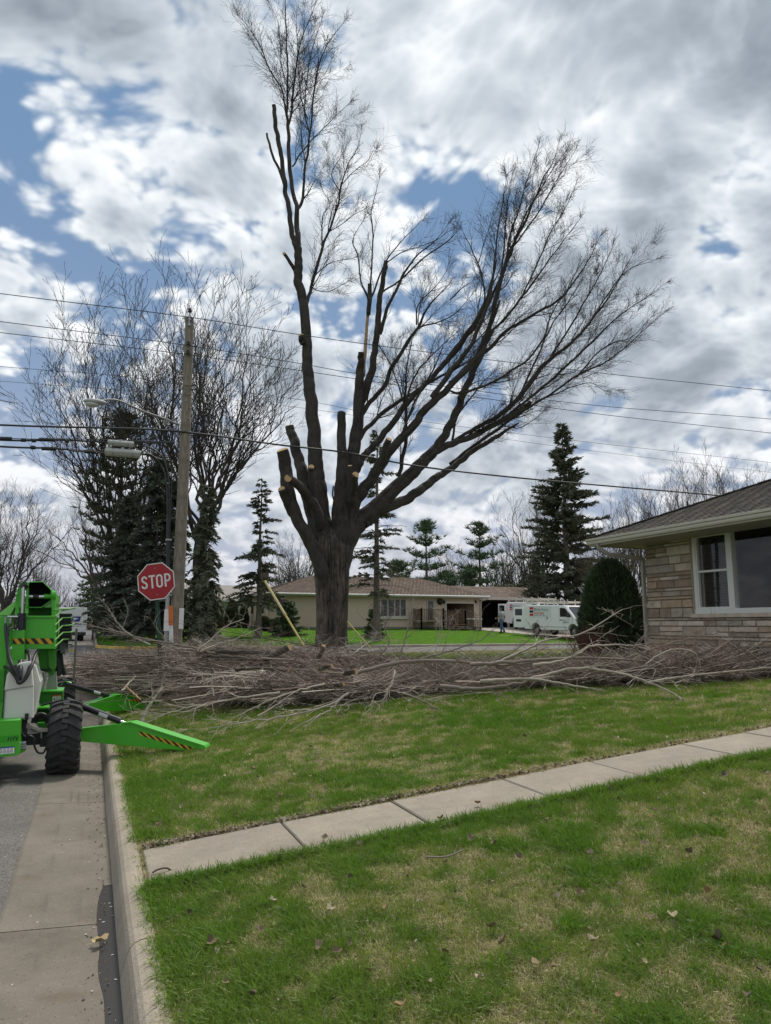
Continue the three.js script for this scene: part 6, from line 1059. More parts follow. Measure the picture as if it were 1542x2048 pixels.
  sticker('number_sticker', flat([[-2, 1509], [28.5, 1506], [28.5, 1492], [-2, 1495]], 8.741), (x, w, h) => { x.fillStyle = '#e8e8e4'; x.fillRect(0, 0, w, h); x.fillStyle = '#1d4f8a'; x.fillRect(0, 0, w, h * 0.2); x.strokeStyle = '#111'; x.lineWidth = 4; for (let i = 0; i < 4; i++) { x.strokeRect(10 + i * 44, h * 0.5, 30, h * 0.36); x.beginPath(); x.arc(25 + i * 44, h * 0.68, 8, 0, 6.3); x.stroke(); x.fillStyle = '#222'; x.fillRect(12 + i * 44, h * 0.28, 26, 9); } }, 190, 90);
  // the white tank cover
  { const f = [[20, 1341], [38, 1326], [62, 1322], [67, 1372], [66, 1436], [60, 1438], [5, 1441], [8, 1383], [13, 1350]]; pl('tank_cover', f, 9.0, 0.42, M.tank, lift, 0.02); pl('tank_cover', [[60, 1322], [72, 1332], [81, 1364], [74, 1400], [68, 1433], [60, 1438]], 9.12, 0.5, M.tank, lift, 0.02); const s = new MB(); s.bar(q(8, 1381, 8.995), q(67, 1372, 8.995), 0.004, 0.012); part(lift, 'tank_seam', s.geo(), std([0.3, 0.3, 0.27], 0.6)); rod('hose_stub', [53, 1440, 8.98], [53.5, 1427, 8.98], 0.018, M.hose); pl('tank_edge', [[3, 1442], [8, 1380], [9.5, 1380], [5, 1442]], 8.985, 0.05, M.black, lift, 0); }
  // left side of the boom mount
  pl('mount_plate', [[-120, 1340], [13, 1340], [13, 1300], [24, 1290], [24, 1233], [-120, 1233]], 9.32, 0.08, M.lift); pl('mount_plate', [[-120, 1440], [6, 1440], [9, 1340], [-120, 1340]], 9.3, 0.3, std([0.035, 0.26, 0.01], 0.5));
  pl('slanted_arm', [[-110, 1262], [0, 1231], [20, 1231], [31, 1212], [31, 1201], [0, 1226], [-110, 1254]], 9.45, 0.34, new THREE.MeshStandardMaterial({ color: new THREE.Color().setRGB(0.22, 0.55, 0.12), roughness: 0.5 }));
  // the boom housing with its stripes
  bxp('boom_housing', 48.5, 1233, 110, 1298, 9.36, 1.1); bxp('housing_lip', 48.5, 1231.5, 110, 1235.5, 9.34, 0.05); bxp('link_box', 24, 1260, 49, 1320, 9.22, 0.3);
  part(lift, 'hazard_stripe', flat([[48.6, 1288], [107, 1288], [107, 1276.5], [48.6, 1276.5]], 9.356, [0.18, 0, 1.75, 1]), M.hazard); part(lift, 'hazard_stripe', flat([[25.5, 1288], [48.4, 1288], [48.4, 1276.5], [25.5, 1276.5]], 9.216, [-0.25, 0, 0.42, 1]), M.hazard);
  // the open eight-sided end of the boom, its pin and cheeks
  { const o = [[58, 1163.5], [86, 1163], [103, 1179.5], [103, 1201], [83, 1215.5], [57, 1215.5], [53, 1206], [53, 1174]], inn = o.map(([x, y]) => [78 + (x - 78) * 0.955, 1189.5 + (y - 1189.5) * 0.955]); const P2 = (a) => a.map(([x, y]) => { const v = q(x, y, 9.5); return [v.x, v.y]; }); part(lift, 'boom_tube', plate(P2(o), 2.2, 0.002, [P2(inn)]).translate(0, 0, q(0, 1300, 9.5).z), M.lift); part(lift, 'boom_lining', plate(P2(o.map(([x, y]) => [78 + (x - 78) * 0.965, 1189.5 + (y - 1189.5) * 0.965])), 0.06, 0, []).translate(0, 0, q(0, 1300, 9.8).z), std([0.01, 0.013, 0.011], 0.8)); part(lift, 'boom_lining', plate(P2(inn), 0.3, 0, [P2(inn.map(([x, y]) => [78 + (x - 78) * 0.98, 1189.5 + (y - 1189.5) * 0.98]))]).translate(0, 0, q(0, 1300, 9.51).z), std([0.01, 0.013, 0.011], 0.7)); }
  rod('boom_pin', [55, 1193.5, 9.56], [67, 1193.5, 9.56], 0.026, M.chrome); rod('pin_bush', [66, 1193.5, 9.56], [78, 1193.5, 9.56], 0.03, M.black); rod('boom_pin', [77, 1193.5, 9.56], [90, 1193.5, 9.56], 0.026, M.chrome); rod('pin_boss', [88, 1193, 9.56], [103, 1193, 9.56], 0.03, M.lift);
  pl('cheek_plate', [[103, 1236], [110.5, 1236], [110.5, 1192], [109, 1186], [106, 1184], [104, 1188], [103, 1200]], 9.45, 0.35); rod('cheek_boss', [104, 1190, 9.45], [112, 1190, 9.45], 0.05, M.lift);
  pl('cheek_plate', [[30, 1233], [38.5, 1233], [38.5, 1186], [36, 1180], [33, 1182], [31, 1192]], 9.42, 0.4); pl('clevis_plate', [[38, 1215], [42, 1215], [42, 1165], [40, 1163], [38, 1166]], 9.4, 0.25); pl('clevis_plate', [[52, 1216], [56, 1214], [56, 1165], [54, 1163], [52, 1168]], 9.4, 0.25);
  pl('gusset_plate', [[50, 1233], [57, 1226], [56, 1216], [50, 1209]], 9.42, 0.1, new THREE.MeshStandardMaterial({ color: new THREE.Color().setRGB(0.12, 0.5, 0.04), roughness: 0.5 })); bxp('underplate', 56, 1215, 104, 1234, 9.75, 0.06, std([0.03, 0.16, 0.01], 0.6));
  for (const [x, y] of [[38, 1163], [35, 1172], [31, 1188], [29, 1198]]) rod('bolt', [x, y, 9.39], [x + 3, y, 9.39], 0.016, M.chrome);
  // lifting cylinder of the boom
  rod('cylinder_eye', [43.5, 1176, 9.33], [52, 1168, 9.33], 0.045, M.black); bxp('cylinder_head', 43, 1164, 52, 1176, 9.36, 0.09, M.black); rod('piston_rod', [47, 1174, 9.3], [44.8, 1228, 9.3], 0.0165, M.chrome, lift, 0.018); rod('cylinder', [43.6, 1226.5, 9.26], [42.6, 1260, 9.26], 0.046, std([0.014, 0.013, 0.02], 0.35));
  rod('hose_fitting', [15, 1233.5, 9.2], [36, 1233.5, 9.2], 0.011, M.chrome); rod('hose_fitting', [12, 1234, 9.2], [11, 1249, 9.2], 0.013, M.steel); rod('hose_fitting', [21.5, 1235, 9.2], [20.5, 1249, 9.2], 0.013, M.steel);
  // hoses down to the tank
  hose('hose', [[11, 1248, 9.2], [11.5, 1262, 9.15], [14, 1290, 9.1], [18, 1318, 9.02], [25, 1338, 8.95], [34, 1352, 8.93]], 0.017); hose('hose', [[20.5, 1248, 9.2], [16, 1264, 9.14], [15.5, 1290, 9.08], [19, 1315, 9.0], [27, 1335, 8.93], [36, 1354, 8.92]], 0.016); hose('hose', [[33, 1258, 9.18], [25, 1255.5, 9.15], [19, 1259, 9.12], [16.5, 1268, 9.1]], 0.011); rod('hose_fitting', [30, 1256.5, 9.19], [35, 1260, 9.19], 0.012, M.chrome);
  hose('hose', [[50, 1302, 9.3], [56, 1304, 9.2], [60, 1316, 9.1], [58, 1340, 8.98], [48, 1360, 8.92], [38, 1366, 8.91], [34, 1355, 8.92]], 0.02); hose('hose', [[76, 1302, 9.3], [70, 1312, 9.15], [63, 1332, 9.0], [54, 1352, 8.93], [46, 1362, 8.92], [37, 1364, 8.92]], 0.019); hose('hose', [[41, 1322, 9.1], [40, 1340, 8.98], [38, 1358, 8.93]], 0.028); hose('hose', [[10, 1334, 9.15], [20, 1338, 9.0], [30, 1350, 8.95], [37, 1362, 8.92]], 0.022);
  for (const [x, y] of [[31, 1340], [37, 1345]]) rod('hose_sleeve', [x - 3, y - 9, 8.95], [x + 3, y + 9, 8.94], 0.03, M.hose);
  // riser boom below the housing and its grey leg
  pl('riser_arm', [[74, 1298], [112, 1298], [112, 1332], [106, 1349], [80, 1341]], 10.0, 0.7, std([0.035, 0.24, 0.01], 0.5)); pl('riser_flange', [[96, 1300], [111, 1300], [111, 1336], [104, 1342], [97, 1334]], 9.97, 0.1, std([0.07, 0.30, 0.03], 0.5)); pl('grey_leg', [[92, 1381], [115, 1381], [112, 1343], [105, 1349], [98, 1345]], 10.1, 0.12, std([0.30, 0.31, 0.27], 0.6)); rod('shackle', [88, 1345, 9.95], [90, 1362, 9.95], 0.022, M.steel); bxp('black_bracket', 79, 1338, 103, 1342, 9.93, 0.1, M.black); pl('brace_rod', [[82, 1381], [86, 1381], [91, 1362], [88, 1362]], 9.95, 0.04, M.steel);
  // wire guard, the ribbed hose carrier behind it, black stays
  const W5 = (x, y) => [x / 9.07, 1140 + y / 9.07];
  for (const pts of [[[1000, 840], [1140, 730], [1340, 692], [1380, 680]], [[1000, 1000], [1130, 872], [1300, 865]], [[1000, 1140], [1130, 1012], [1300, 1000], [1345, 965]], [[990, 1275], [1140, 1135], [1290, 1130], [1340, 1088]], [[985, 1400], [1140, 1262], [1245, 1255]], [[960, 720], [1160, 712], [1330, 700]]]) { const mb = new MB(), c = pts.map(([x, y], i) => q(...W5(x, y), 9.42 + (i ? 0.25 + i * 0.12 : 0))); for (let i = 0; i < c.length - 1; i++) mb.tube([c[i], c[i + 1]], [0.009, 0.009], 7, { capA: true, capB: true }); part(lift, 'guard_wire', mb.geo(), std([0.10, 0.30, 0.04], 0.5)); }
  for (let i = 0; i < 9; i++) bxp('carrier_link', 118.5 + (i > 5 ? i - 5 : 0), 1227 + i * 5.9, 143.5, 1231.6 + i * 5.9, 9.95, 0.3, M.hose); bxp('carrier_plate', 119, 1227, 142, 1279, 10.0, 0.1, M.black);
  pl('black_mesh_panel', [[112, 1277], [137, 1277], [134, 1308], [128, 1309], [112, 1296]], 10.2, 0.1, M.black); for (let i = 0; i < 7; i++) rod('mesh_bar', [118, 1299 - i * 3, 10.19], [133, 1308.5 - i * 3.4, 10.19], 0.005, M.steel);
  hose('black_stay', [[114, 1303, 10.3], [115, 1330, 10.3], [117, 1352, 10.3]], 0.03); hose('black_stay', [[121, 1306, 10.3], [124, 1330, 10.32], [130, 1350, 10.34]], 0.025); hose('black_stay', [[118, 1300, 10.3], [119, 1330, 10.3], [122, 1350, 10.3]], 0.02);
  // running gear between cover and wheel: bracket, motor, hoses, valves
  pl('steering_bracket', [[48, 1449], [61, 1448.5], [79, 1457], [105, 1457], [105, 1464], [78, 1464], [60, 1456], [48, 1457]], 9.1, 0.08, std([0.36, 0.33, 0.28], 0.5)); bxp('drive_motor', 79, 1466, 103, 1494, 9.15, 0.3, M.black); rod('motor_flange', [83, 1464, 9.12], [83, 1476, 9.12], 0.014, M.steel); rod('hub', [95, 1478, LN], [106, 1478, LN], 0.1, M.black);
  hose('hose', [[52, 1474, 8.98], [58, 1471, 8.95], [67, 1476, 8.95], [69, 1492, 8.95], [76, 1505, 8.95], [86, 1506, 8.95], [92, 1496, 9.0]], 0.011); hose('hose', [[47, 1448, 9.0], [43, 1460, 9.0], [46, 1470, 8.98], [50, 1474, 8.98]], 0.014); for (const dy of [0, 5, 10]) rod('valve', [40, 1487 + dy, 8.98], [52, 1486 + dy, 8.98], 0.018, M.steel); pl('valve_bracket', [[33, 1510], [50, 1503], [52, 1497], [40, 1500]], 8.97, 0.1);
  for (const r of [17, 14, 11]) hose('hose_coil', Array.from({ length: 9 }, (_, i) => { const a = Math.PI * i / 8; return [82 + Math.cos(a) * r, 1446 - Math.sin(a) * r * 1.1, 9.35 - r * 0.01]; }), 0.016); pl('pivot_block', [[42, 1446], [52, 1440], [52, 1472], [44, 1478]], 9.05, 0.2, M.black); pl('axle_plate', [[70, 1446], [104, 1444], [104, 1456], [80, 1456]], 9.45, 0.1); rod('stay_cable', [81, 1411, 9.5], [124, 1400, 9.5], 0.012, M.black); hose('green_hub', [[120, 1379, 13.1], [126, 1370, 13.1], [134, 1367, 13.1], [142, 1369, 13.1]], 0.04, M.lift); bxp('green_hub_plate', 119, 1367, 143, 1379, 13.15, 0.3);

  // outriggers: box beam tapering to the foot, hydraulic ram, stripes
  function outrigger(A, B, beam, top, ram, stripe, foot, th, label) {
    const g = new THREE.Group(); g.name = 'outrigger'; lift.add(g); if (label) g.userData.label = label;
    g.position.set(A[0] - lift.position.x, 0, -A[1] - lift.position.z); g.rotation.y = Math.atan2(B[1] - A[1], B[0] - A[0]);
    const s = (x, y) => { const r = onPlane(x, y, A, B); return [r[0], r[1]]; };
    part(g, 'beam', plate(beam.map(([x, y]) => s(x, y)), th, 0.004), M.lift);
    const mb = new MB(); for (let i = 0; i < top.length - 1; i++) { const [a, b] = [s(...top[i]), s(...top[i + 1])]; mb.bar(V(a[0], a[1] + 0.004, -th / 2), V(b[0], b[1] + 0.004, -th / 2), th + 0.05, 0.012, V(0, 1, 0)); } part(g, 'top_flange', mb.geo(), M.lift);
    const [r0, r1, r2] = ram.map(([x, y]) => s(x, y)), c1 = new MB(); c1.cyl(V(r0[0], r0[1], -th / 2), V(r1[0], r1[1], -th / 2), 0.037, 0.037, 16); part(g, 'ram', c1.geo(), std([0.013, 0.013, 0.017], 0.32)); const c2 = new MB(); c2.cyl(V(r1[0], r1[1], -th / 2), V(r2[0], r2[1], -th / 2), 0.02, 0.02, 12); part(g, 'ram_rod', c2.geo(), M.chrome);
    { const m = [lerp(r0[0], r1[0], 0.62), lerp(r0[1], r1[1], 0.62)], e = [lerp(r0[0], r1[0], 0.78), lerp(r0[1], r1[1], 0.78)], t = new MB(), a = Math.atan2(r1[1] - r0[1], r1[0] - r0[0]); const st = new THREE.CylinderGeometry(0.0375, 0.0375, Math.hypot(e[0] - m[0], e[1] - m[1]), 10, 1, true, -0.6, 1.2).rotateZ(a - Math.PI / 2).translate((m[0] + e[0]) / 2, (m[1] + e[1]) / 2, -th / 2); part(g, 'ram_label', st, std([0.6, 0.6, 0.6], 0.5)); }
    if (stripe) { const v = stripe.map(([x, y]) => { const w = s(x, y); return V(w[0], w[1], 0.0015); }); part(g, 'hazard_stripe', new MB().quad(...v, [0, 0, 3.4, 1]).geo(), M.hazard); }
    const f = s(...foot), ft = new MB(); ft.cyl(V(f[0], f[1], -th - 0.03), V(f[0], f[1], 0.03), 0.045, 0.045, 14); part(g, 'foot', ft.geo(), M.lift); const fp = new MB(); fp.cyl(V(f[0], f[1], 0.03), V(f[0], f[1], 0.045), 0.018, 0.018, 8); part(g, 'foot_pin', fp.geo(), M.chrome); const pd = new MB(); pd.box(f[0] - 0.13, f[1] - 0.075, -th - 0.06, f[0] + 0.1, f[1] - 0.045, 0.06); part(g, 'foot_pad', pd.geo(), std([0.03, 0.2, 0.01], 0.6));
    for (const [x, y] of [beam[0], beam[1]]) { const w = s(x, y), b = new MB(); b.cyl(V(w[0] + 0.05, w[1] - 0.05, 0), V(w[0] + 0.05, w[1] - 0.05, 0.012), 0.016, 0.016, 8); part(g, 'bolt', b.geo(), M.lift); }
  }
  const C1 = (x, y) => [x / 3.671, 1120 + y / 3.671];
  outrigger([-0.1, 9.5], [1.27, 8.85], [[420, 1262], [580, 1238], [860, 1206], [960, 1195], [1500, 1368], [1505, 1400], [1440, 1410], [850, 1357], [580, 1331], [420, 1318]].map((p) => C1(...p)), [[900, 1200], [965, 1194], [1505, 1366]].map((p) => C1(...p)), [[470, 1035], [868, 1190], [900, 1206]].map((p) => C1(...p)), [[1030, 1288], [1428, 1408], [1418, 1376], [1012, 1254]].map((p) => C1(...p)), C1(1488, 1386), 0.13, 'near outrigger reaching onto the grass');
  const ft2 = onGround(314, 1411), B2 = [ft2.x, -ft2.z];
  outrigger([-0.2, 12.5], B2, [[520, 1085], [640, 1062], [820, 1000], [890, 990], [1100, 1036], [1150, 1052], [1060, 1098], [700, 1116], [520, 1110]].map((p) => C1(...p)), [[850, 995], [892, 988], [1150, 1048]].map((p) => C1(...p)), [[500, 910], [815, 1000], [840, 1004]].map((p) => C1(...p)), [[965, 1036], [1140, 1062], [1130, 1046], [955, 1010]].map((p) => C1(...p)), C1(1140, 1058), 0.13, 'far outrigger beside the brush pile');
  // mirrored legs on the side away from the lawn, so that the machine stands
  for (const [z, t] of [[0.0, 0.45], [-3.4, 0.1]]) { const mb = new MB(); mb.bar(V(-0.5, 0.5, z), V(-2.3, 0.12, z + t), 0.13, 0.2); mb.box(-2.45, 0.0, z + t - 0.15, -2.15, 0.05, z + t + 0.15); mb.bar(V(-2.3, 0.12, z + t), V(-2.3, 0.04, z + t), 0.08, 0.08); part(lift, 'outrigger', mb.geo(), M.lift); }
  const bk = new MB(); bk.box(-0.75, 0.8, -3.6, 0.1, 1.3, -0.8); part(lift, 'turntable_cover', bk.geo(), M.lift); const bm = new MB(); { const b0 = q(78, 1190, 11.6), b1 = b0.clone().add(V(0.0, -0.1, -4.5)); bm.bar(b0, b1, 0.2, 0.22); }; part(lift, 'boom', bm.geo(), M.lift);

  // the steel post with its yellow tag standing beyond the lift
  const pp = P(149, 1350, 12.2), post = thing('steel_post', 'thin rusty steel stand with a yellow tag just right of the lift', 'stand', V(pp.x, groundH(pp.x, -pp.z), pp.z)); const pq = (x, y) => P(x, y, 12.2).sub(post.position);
  const pm = new MB(); pm.bar(V(0, -0.05, 0), pq(153, 1257), 0.035, 0.035, V(0, 0, 1)); part(post, 'upright', pm.geo(), std([0.16, 0.14, 0.12], 0.8)); const tg = new MB(); tg.bar(pq(139, 1301), pq(150, 1301), 0.012, 0.03); part(post, 'yellow_tag', tg.geo(), std([0.5, 0.36, 0.08], 0.6)); part(post, 'ring', new THREE.TorusGeometry(0.025, 0.008, 8, 16).translate(...pq(145, 1309).toArray()), M.steel); const hk = new MB(); hk.tube([pq(137, 1289), pq(144, 1289), pq(144, 1294)], [0.012, 0.012, 0.012], 6); part(post, 'hook', hk.geo(), M.black); const bs = new MB(); bs.box(-0.18, -0.02, -0.18, 0.18, 0.02, 0.18); part(post, 'base', bs.geo(), std([0.12, 0.1, 0.09], 0.8));
}
// ---------------------------------------------------------------- the dark truck beyond the lift
{
  const t = thing('dark_truck', 'dark work truck with a tall headache rack parked beyond the green lift', 'truck', V(-3.1, 0, -17.5)), body = std([0.018, 0.02, 0.028], 0.35);
  t.position.y = roadH(-3.1, 17.5);
  part(t, 'body', rbox(1.95, 0.75, 5.4, 0.08, 4).translate(0, 0.85, -2.4), body); const cab = new THREE.Shape([[-0.92, 1.2], [0.92, 1.2], [0.8, 1.98], [-0.8, 1.98]].map(([x, y]) => new THREE.Vector2(x, y))); part(t, 'cab', new THREE.ExtrudeGeometry(cab, { depth: 1.7, bevelEnabled: true, bevelSize: 0.05, bevelThickness: 0.05, bevelSegments: 3 }).translate(0, 0, -3.7), body);
  const w = new MB(); w.box(-0.72, 1.35, -1.94, 0.72, 1.85, -1.935); part(t, 'rear_window', w.geo(), std([0.02, 0.022, 0.025], 0.08)); const rk = new MB(); for (const x of [-0.92, 0.92]) rk.bar(V(x, 1.2, -1.7), V(x, 2.28, -1.7), 0.07, 0.07, V(0, 0, 1)); rk.bar(V(-0.95, 2.28, -1.7), V(0.95, 2.28, -1.7), 0.07, 0.07); rk.bar(V(-0.95, 2.05, -1.7), V(0.95, 2.05, -1.7), 0.05, 0.05); part(t, 'headache_rack', rk.geo(), std([0.06, 0.05, 0.045], 0.6));
  for (const [x, z] of [[-0.86, -0.9], [0.86, -0.9], [-0.86, -4.3], [0.86, -4.3]]) { const m = part(t, 'wheel', new THREE.CylinderGeometry(0.38, 0.38, 0.25, 24).rotateZ(Math.PI / 2).translate(x, 0.38, z), M.rubber); part(m, 'rim', new THREE.CylinderGeometry(0.22, 0.22, 0.26, 16).rotateZ(Math.PI / 2).translate(x, 0.38, z), M.steel); }
  for (const x of [-0.85, 0.85]) part(t, 'tail_light', rbox(0.12, 0.3, 0.03, 0.01).translate(x, 0.95, 0.31), std([0.25, 0.01, 0.01], 0.3)); const bp = new MB(); bp.box(-0.95, 0.45, 0.3, 0.95, 0.62, 0.42); part(t, 'bumper', bp.geo(), M.steel);
}

// ================================================================ THE BRUSH PILE
M.paleBark = new THREE.MeshStandardMaterial({ map: barkTex([0.40, 0.345, 0.285], 11, 7, 0.5), roughness: 0.95 });
M.midBark = new THREE.MeshStandardMaterial({ map: barkTex([0.21, 0.17, 0.14], 12, 8, 0.8), roughness: 0.95 });
M.brownTwig = std([0.155, 0.108, 0.085], 0.95);
M.brushTints = [[0.20, 0.155, 0.125], [0.13, 0.092, 0.074], [0.30, 0.25, 0.21], [0.10, 0.068, 0.056], [0.46, 0.41, 0.35]];
// side twigs that spring forward from a stem
function sideTwigs(mb, path, rad, rng, { every = 0.22, len = 0.9, spread = 0.7, flat = 0.6, gens = 2, from = 0.15 }) {
  const go = (p, d, l, r, g) => {
    const n = g === 0 ? 5 : 3, pts = [p.clone()], rr = [r], q = p.clone(), dd = d.clone();
    for (let i = 0; i < n; i++) { dd.add(V((rng() - 0.5) * 0.5, (rng() - 0.5) * 0.5 * flat - 0.02, (rng() - 0.5) * 0.5)).normalize(); q.addScaledVector(dd, l / n); pts.push(q.clone()); rr.push(Math.max(0.0022, r * (1 - 0.75 * (i + 1) / n))); if (g < gens && rng() < 0.62) { const s = V(rng() - 0.5, (rng() - 0.5) * flat, rng() - 0.5).normalize(); go(q.clone(), dd.clone().addScaledVector(s, 0.9).normalize(), l * (0.3 + rng() * 0.35), Math.max(0.0024, r * 0.6), g + 1); } }
    mb.tube(pts, rr, 3);
  };
  let acc = 0, tot = path.reduce((s, p, i) => i ? s + p.distanceTo(path[i - 1]) : 0, 0), run = 0;
  for (let i = 1; i < path.length; i++) { const st = path[i].distanceTo(path[i - 1]); acc += st; run += st; if (run / tot < from) { acc = 0; continue; } while (acc > every) { acc -= every * (0.7 + rng() * 0.6); const t = V().subVectors(path[i], path[i - 1]).normalize(), s = V(rng() - 0.5, (rng() - 0.3) * flat, rng() - 0.5).cross(t).normalize(); s.y *= flat; go(path[i].clone(), t.clone().addScaledVector(s, spread * (0.6 + rng())).normalize(), len * (0.5 + rng() * 0.8) * lerp(1, 0.55, run / tot), Math.min(rad[i] * 0.6, 0.011), 0); } }
}
// the heap as a surface: front edge, depth and height by the photograph's column
const heapX = [120, 200, 300, 430, 560, 700, 860, 1000, 1150, 1300, 1420, 1560, 1680], heapFront = [1350, 1362, 1384, 1410, 1410, 1402, 1386, 1374, 1370, 1366, 1360, 1352, 1345], heapDeep = [1.6, 2.6, 4.6, 6.2, 6.2, 4.6, 2.4, 1.2, 1.0, 1.1, 1.2, 1.2, 1.0], heapHigh = [0.12, 0.26, 0.56, 0.72, 0.64, 0.42, 0.16, 0.09, 0.06, 0.08, 0.08, 0.07, 0.06];
const pick = (a, x) => { let i = 0; while (i < heapX.length - 2 && x > heapX[i + 1]) i++; return lerp(a[i], a[i + 1], clamp((x - heapX[i]) / (heapX[i + 1] - heapX[i]))); };
function heap(px, w) {                        // w = 0 at the front edge, 1 at the back
  const f = onGround(px, pick(heapFront, px)), D = pick(heapDeep, px), out = V(f.x, 0, f.z).normalize(), p = f.clone().addScaledVector(out, D * w); p.y = groundH(p.x, -p.z); if (p.x < KTOP) p.y = Math.max(p.y, roadH(p.x, -p.z));
  return { p, h: pick(heapHigh, px) * Math.pow(Math.sin(Math.PI * clamp(w * 0.88 + 0.1)), 0.8) };
}
{
  const rng = mulberry(314), variants = [];
  for (let k = 0; k < 14; k++) {
    const mb = new MB(), L = 2.2 + rng() * 2.6, r0 = k % 3 === 0 ? 0.02 + rng() * 0.012 : 0.008 + rng() * 0.011, pts = [], n = 14; let d = V(1, 0, 0), p = V(-L / 2, 0, 0);
    for (let i = 0; i <= n; i++) { pts.push(p.clone()); d.add(V(0, (rng() - 0.5) * 0.16, (rng() - 0.5) * 0.24)).normalize(); p = p.clone().addScaledVector(d, L / n); }
    const rad = pts.map((_, i) => Math.max(0.004, r0 * (1 - 0.85 * i / n))); mb.tube(pts, rad, 6, { capA: true });
    sideTwigs(mb, pts, rad, rng, { every: 0.17, len: 0.8, spread: 0.7, flat: 0.6, gens: 2 });
    variants.push(mb.geo());
  }
  const per = 66, mtx = new THREE.Matrix4(), qt = new THREE.Quaternion(), eu = new THREE.Euler(), col = new THREE.Color();
  variants.forEach((g, k) => {
    const im = new THREE.InstancedMesh(g, std([1, 1, 1], 0.95), per); im.name = 'brush_heap' + (k ? '_' + String(k).padStart(3, '0') : '');
    for (let i = 0; i < per; i++) {
      let px = 200 + Math.pow(rng(), 1.3) * 1370; if (px > 820 && rng() < 0.87) px = 230 + rng() * 650; const w = Math.pow(rng(), 0.9), { p, h } = heap(px, w), up = h * Math.pow(rng(), 0.6), back = rng() < 0.45;
      const hk = clamp(h / 0.5 - 0.1); eu.set((rng() - 0.5) * lerp(0.5, 1.5, hk), (back ? Math.PI : 0) + (rng() - 0.5) * lerp(0.8, 1.7, hk) + 0.3, (rng() - 0.5) * lerp(0.04, 0.3, hk), 'YXZ'); qt.setFromEuler(eu);
      const s = 0.65 + rng() * 0.45; mtx.compose(V(p.x, p.y + 0.03 + up, p.z), qt, V(s, s * lerp(0.16, 0.52, hk), s)); im.setMatrixAt(i, mtx);
      const c = M.brushTints[Math.floor(rng() * 5)], t = 0.72 + rng() * 0.46; im.setColorAt(i, col.setRGB(c[0] * t, c[1] * t * 0.985, c[2] * t * 0.97));
    }
    tag(im, 'tangled heap of cut grey brown branches lying across the lawn under the big tree', 'brush', null, 'stuff'); im.castShadow = im.receiveShadow = true; scene.add(im);
  });
  // fine broken twigs, chips and leaves packed low in the heap
  const chip = new MB(); for (let i = 0; i < 9; i++) { const a = V((rng() - 0.5) * 0.5, rng() * 0.1, (rng() - 0.5) * 0.5), d = V(rng() - 0.5, (rng() - 0.5) * 0.4, (rng() - 0.5) * 0.7).normalize(); chip.tube([a, a.clone().addScaledVector(d, 0.12 + rng() * 0.14).add(V(0, 0.02, 0)), a.clone().addScaledVector(d, 0.3 + rng() * 0.35)], [0.005, 0.004, 0.002], 3); }
  const cg = chip.geo(), N = 5200, im = new THREE.InstancedMesh(cg, std([1, 1, 1], 0.95), N); im.name = 'twig_litter';
  for (let i = 0; i < N; i++) { const px = 215 + Math.pow(rng(), 2.3) * 1360, w = -0.12 + 1.12 * rng(), { p, h } = heap(px, clamp(w)); if (w < 0) p.addScaledVector(V(p.x, 0, p.z).normalize(), w * 2); p.y = groundH(p.x, -p.z); eu.set((rng() - 0.5) * 0.6, (rng() - 0.5) * 2 + (rng() < 0.5 ? Math.PI : 0), (rng() - 0.5) * 0.4, 'YXZ'); mtx.compose(V(p.x, p.y + 0.02 + h * 0.85 * rng(), p.z), qt.setFromEuler(eu), V(1, 1, 1).multiplyScalar(0.6 + rng() * 0.7)); im.setMatrixAt(i, mtx); const c = M.brushTints[Math.floor(Math.pow(rng(), 1.5) * 5)], t = 0.75 + rng() * 0.5; im.setColorAt(i, col.setRGB(c[0] * t, c[1] * t, c[2] * t)); }
  tag(im, 'fine broken twigs packed through the brush heap', 'twigs', null, 'stuff'); scene.add(im);

  // the branches that can be told apart, each laid where the photograph shows it
  const R2 = mulberry(2718);
  const cut = (label, pts, d0, d1, w0, w1, opt = {}) => {       // pts in photo pixels; widths in pixels
    const c = pts.map(([x, y], i) => P(x, y, lerp(d0, d1, i / (pts.length - 1)))), o = c[0].clone(), t = thing('cut_branch', label, 'branch', o), path = curve(c.map((p) => p.sub(o)), Math.max(8, pts.length * 7)), n = path.length - 1, k = d0 / F / 2 * 0.74;
    for (let i = 1; i < n; i++) path[i].add(V(noise3(i * 0.5, pts[0][0], 1), noise3(i * 0.5, pts[0][0], 5), noise3(i * 0.5, pts[0][0], 9)).multiplyScalar(0.022));
    const rad = path.map((_, i) => lerp(w0, w1, i / n) * k), mb = new MB(); mb.tube(path, rad, w0 > 9 ? 12 : 7, { capA: true, capB: true, wob: (ca, sa, l, r) => r * (1 + 0.12 * noise3(ca * 2, sa * 2, l * 3)) });
    part(t, 'stem', mb.geo(), opt.mat ?? M.paleBark);
    if (opt.twigs !== 0) { const tw = new MB(); sideTwigs(tw, path, rad, R2, { every: opt.every ?? 0.2, len: opt.len ?? 0.6, spread: 0.7, flat: opt.flat ?? 0.7, gens: 2, from: opt.from ?? 0.2 }); if (tw.i.length) part(t, 'side_twigs', tw.geo(), opt.twigMat ?? opt.mat ?? M.paleBark); }
    if (opt.face !== undefined) { const e = opt.face ? n : 0, d = V().subVectors(path[e], path[opt.face ? n - 1 : 1]).normalize(); if (opt.turn) d.addScaledVector(V(-0.36, 0.15, 0.92), opt.turn).normalize(); part(t, 'cut_face', cutFace(path[e].clone().addScaledVector(d, 0.01), d, rad[e] * 1.05), M.cut); }
    return t;
  };
  cut('pale forked stick leaning on the near side of the pile by the far outrigger', [[282, 1452], [291, 1425], [305, 1402], [318, 1384], [326, 1374]], 10.2, 10.6, 10, 5, { every: 0.12, len: 0.35, from: 0.4 });
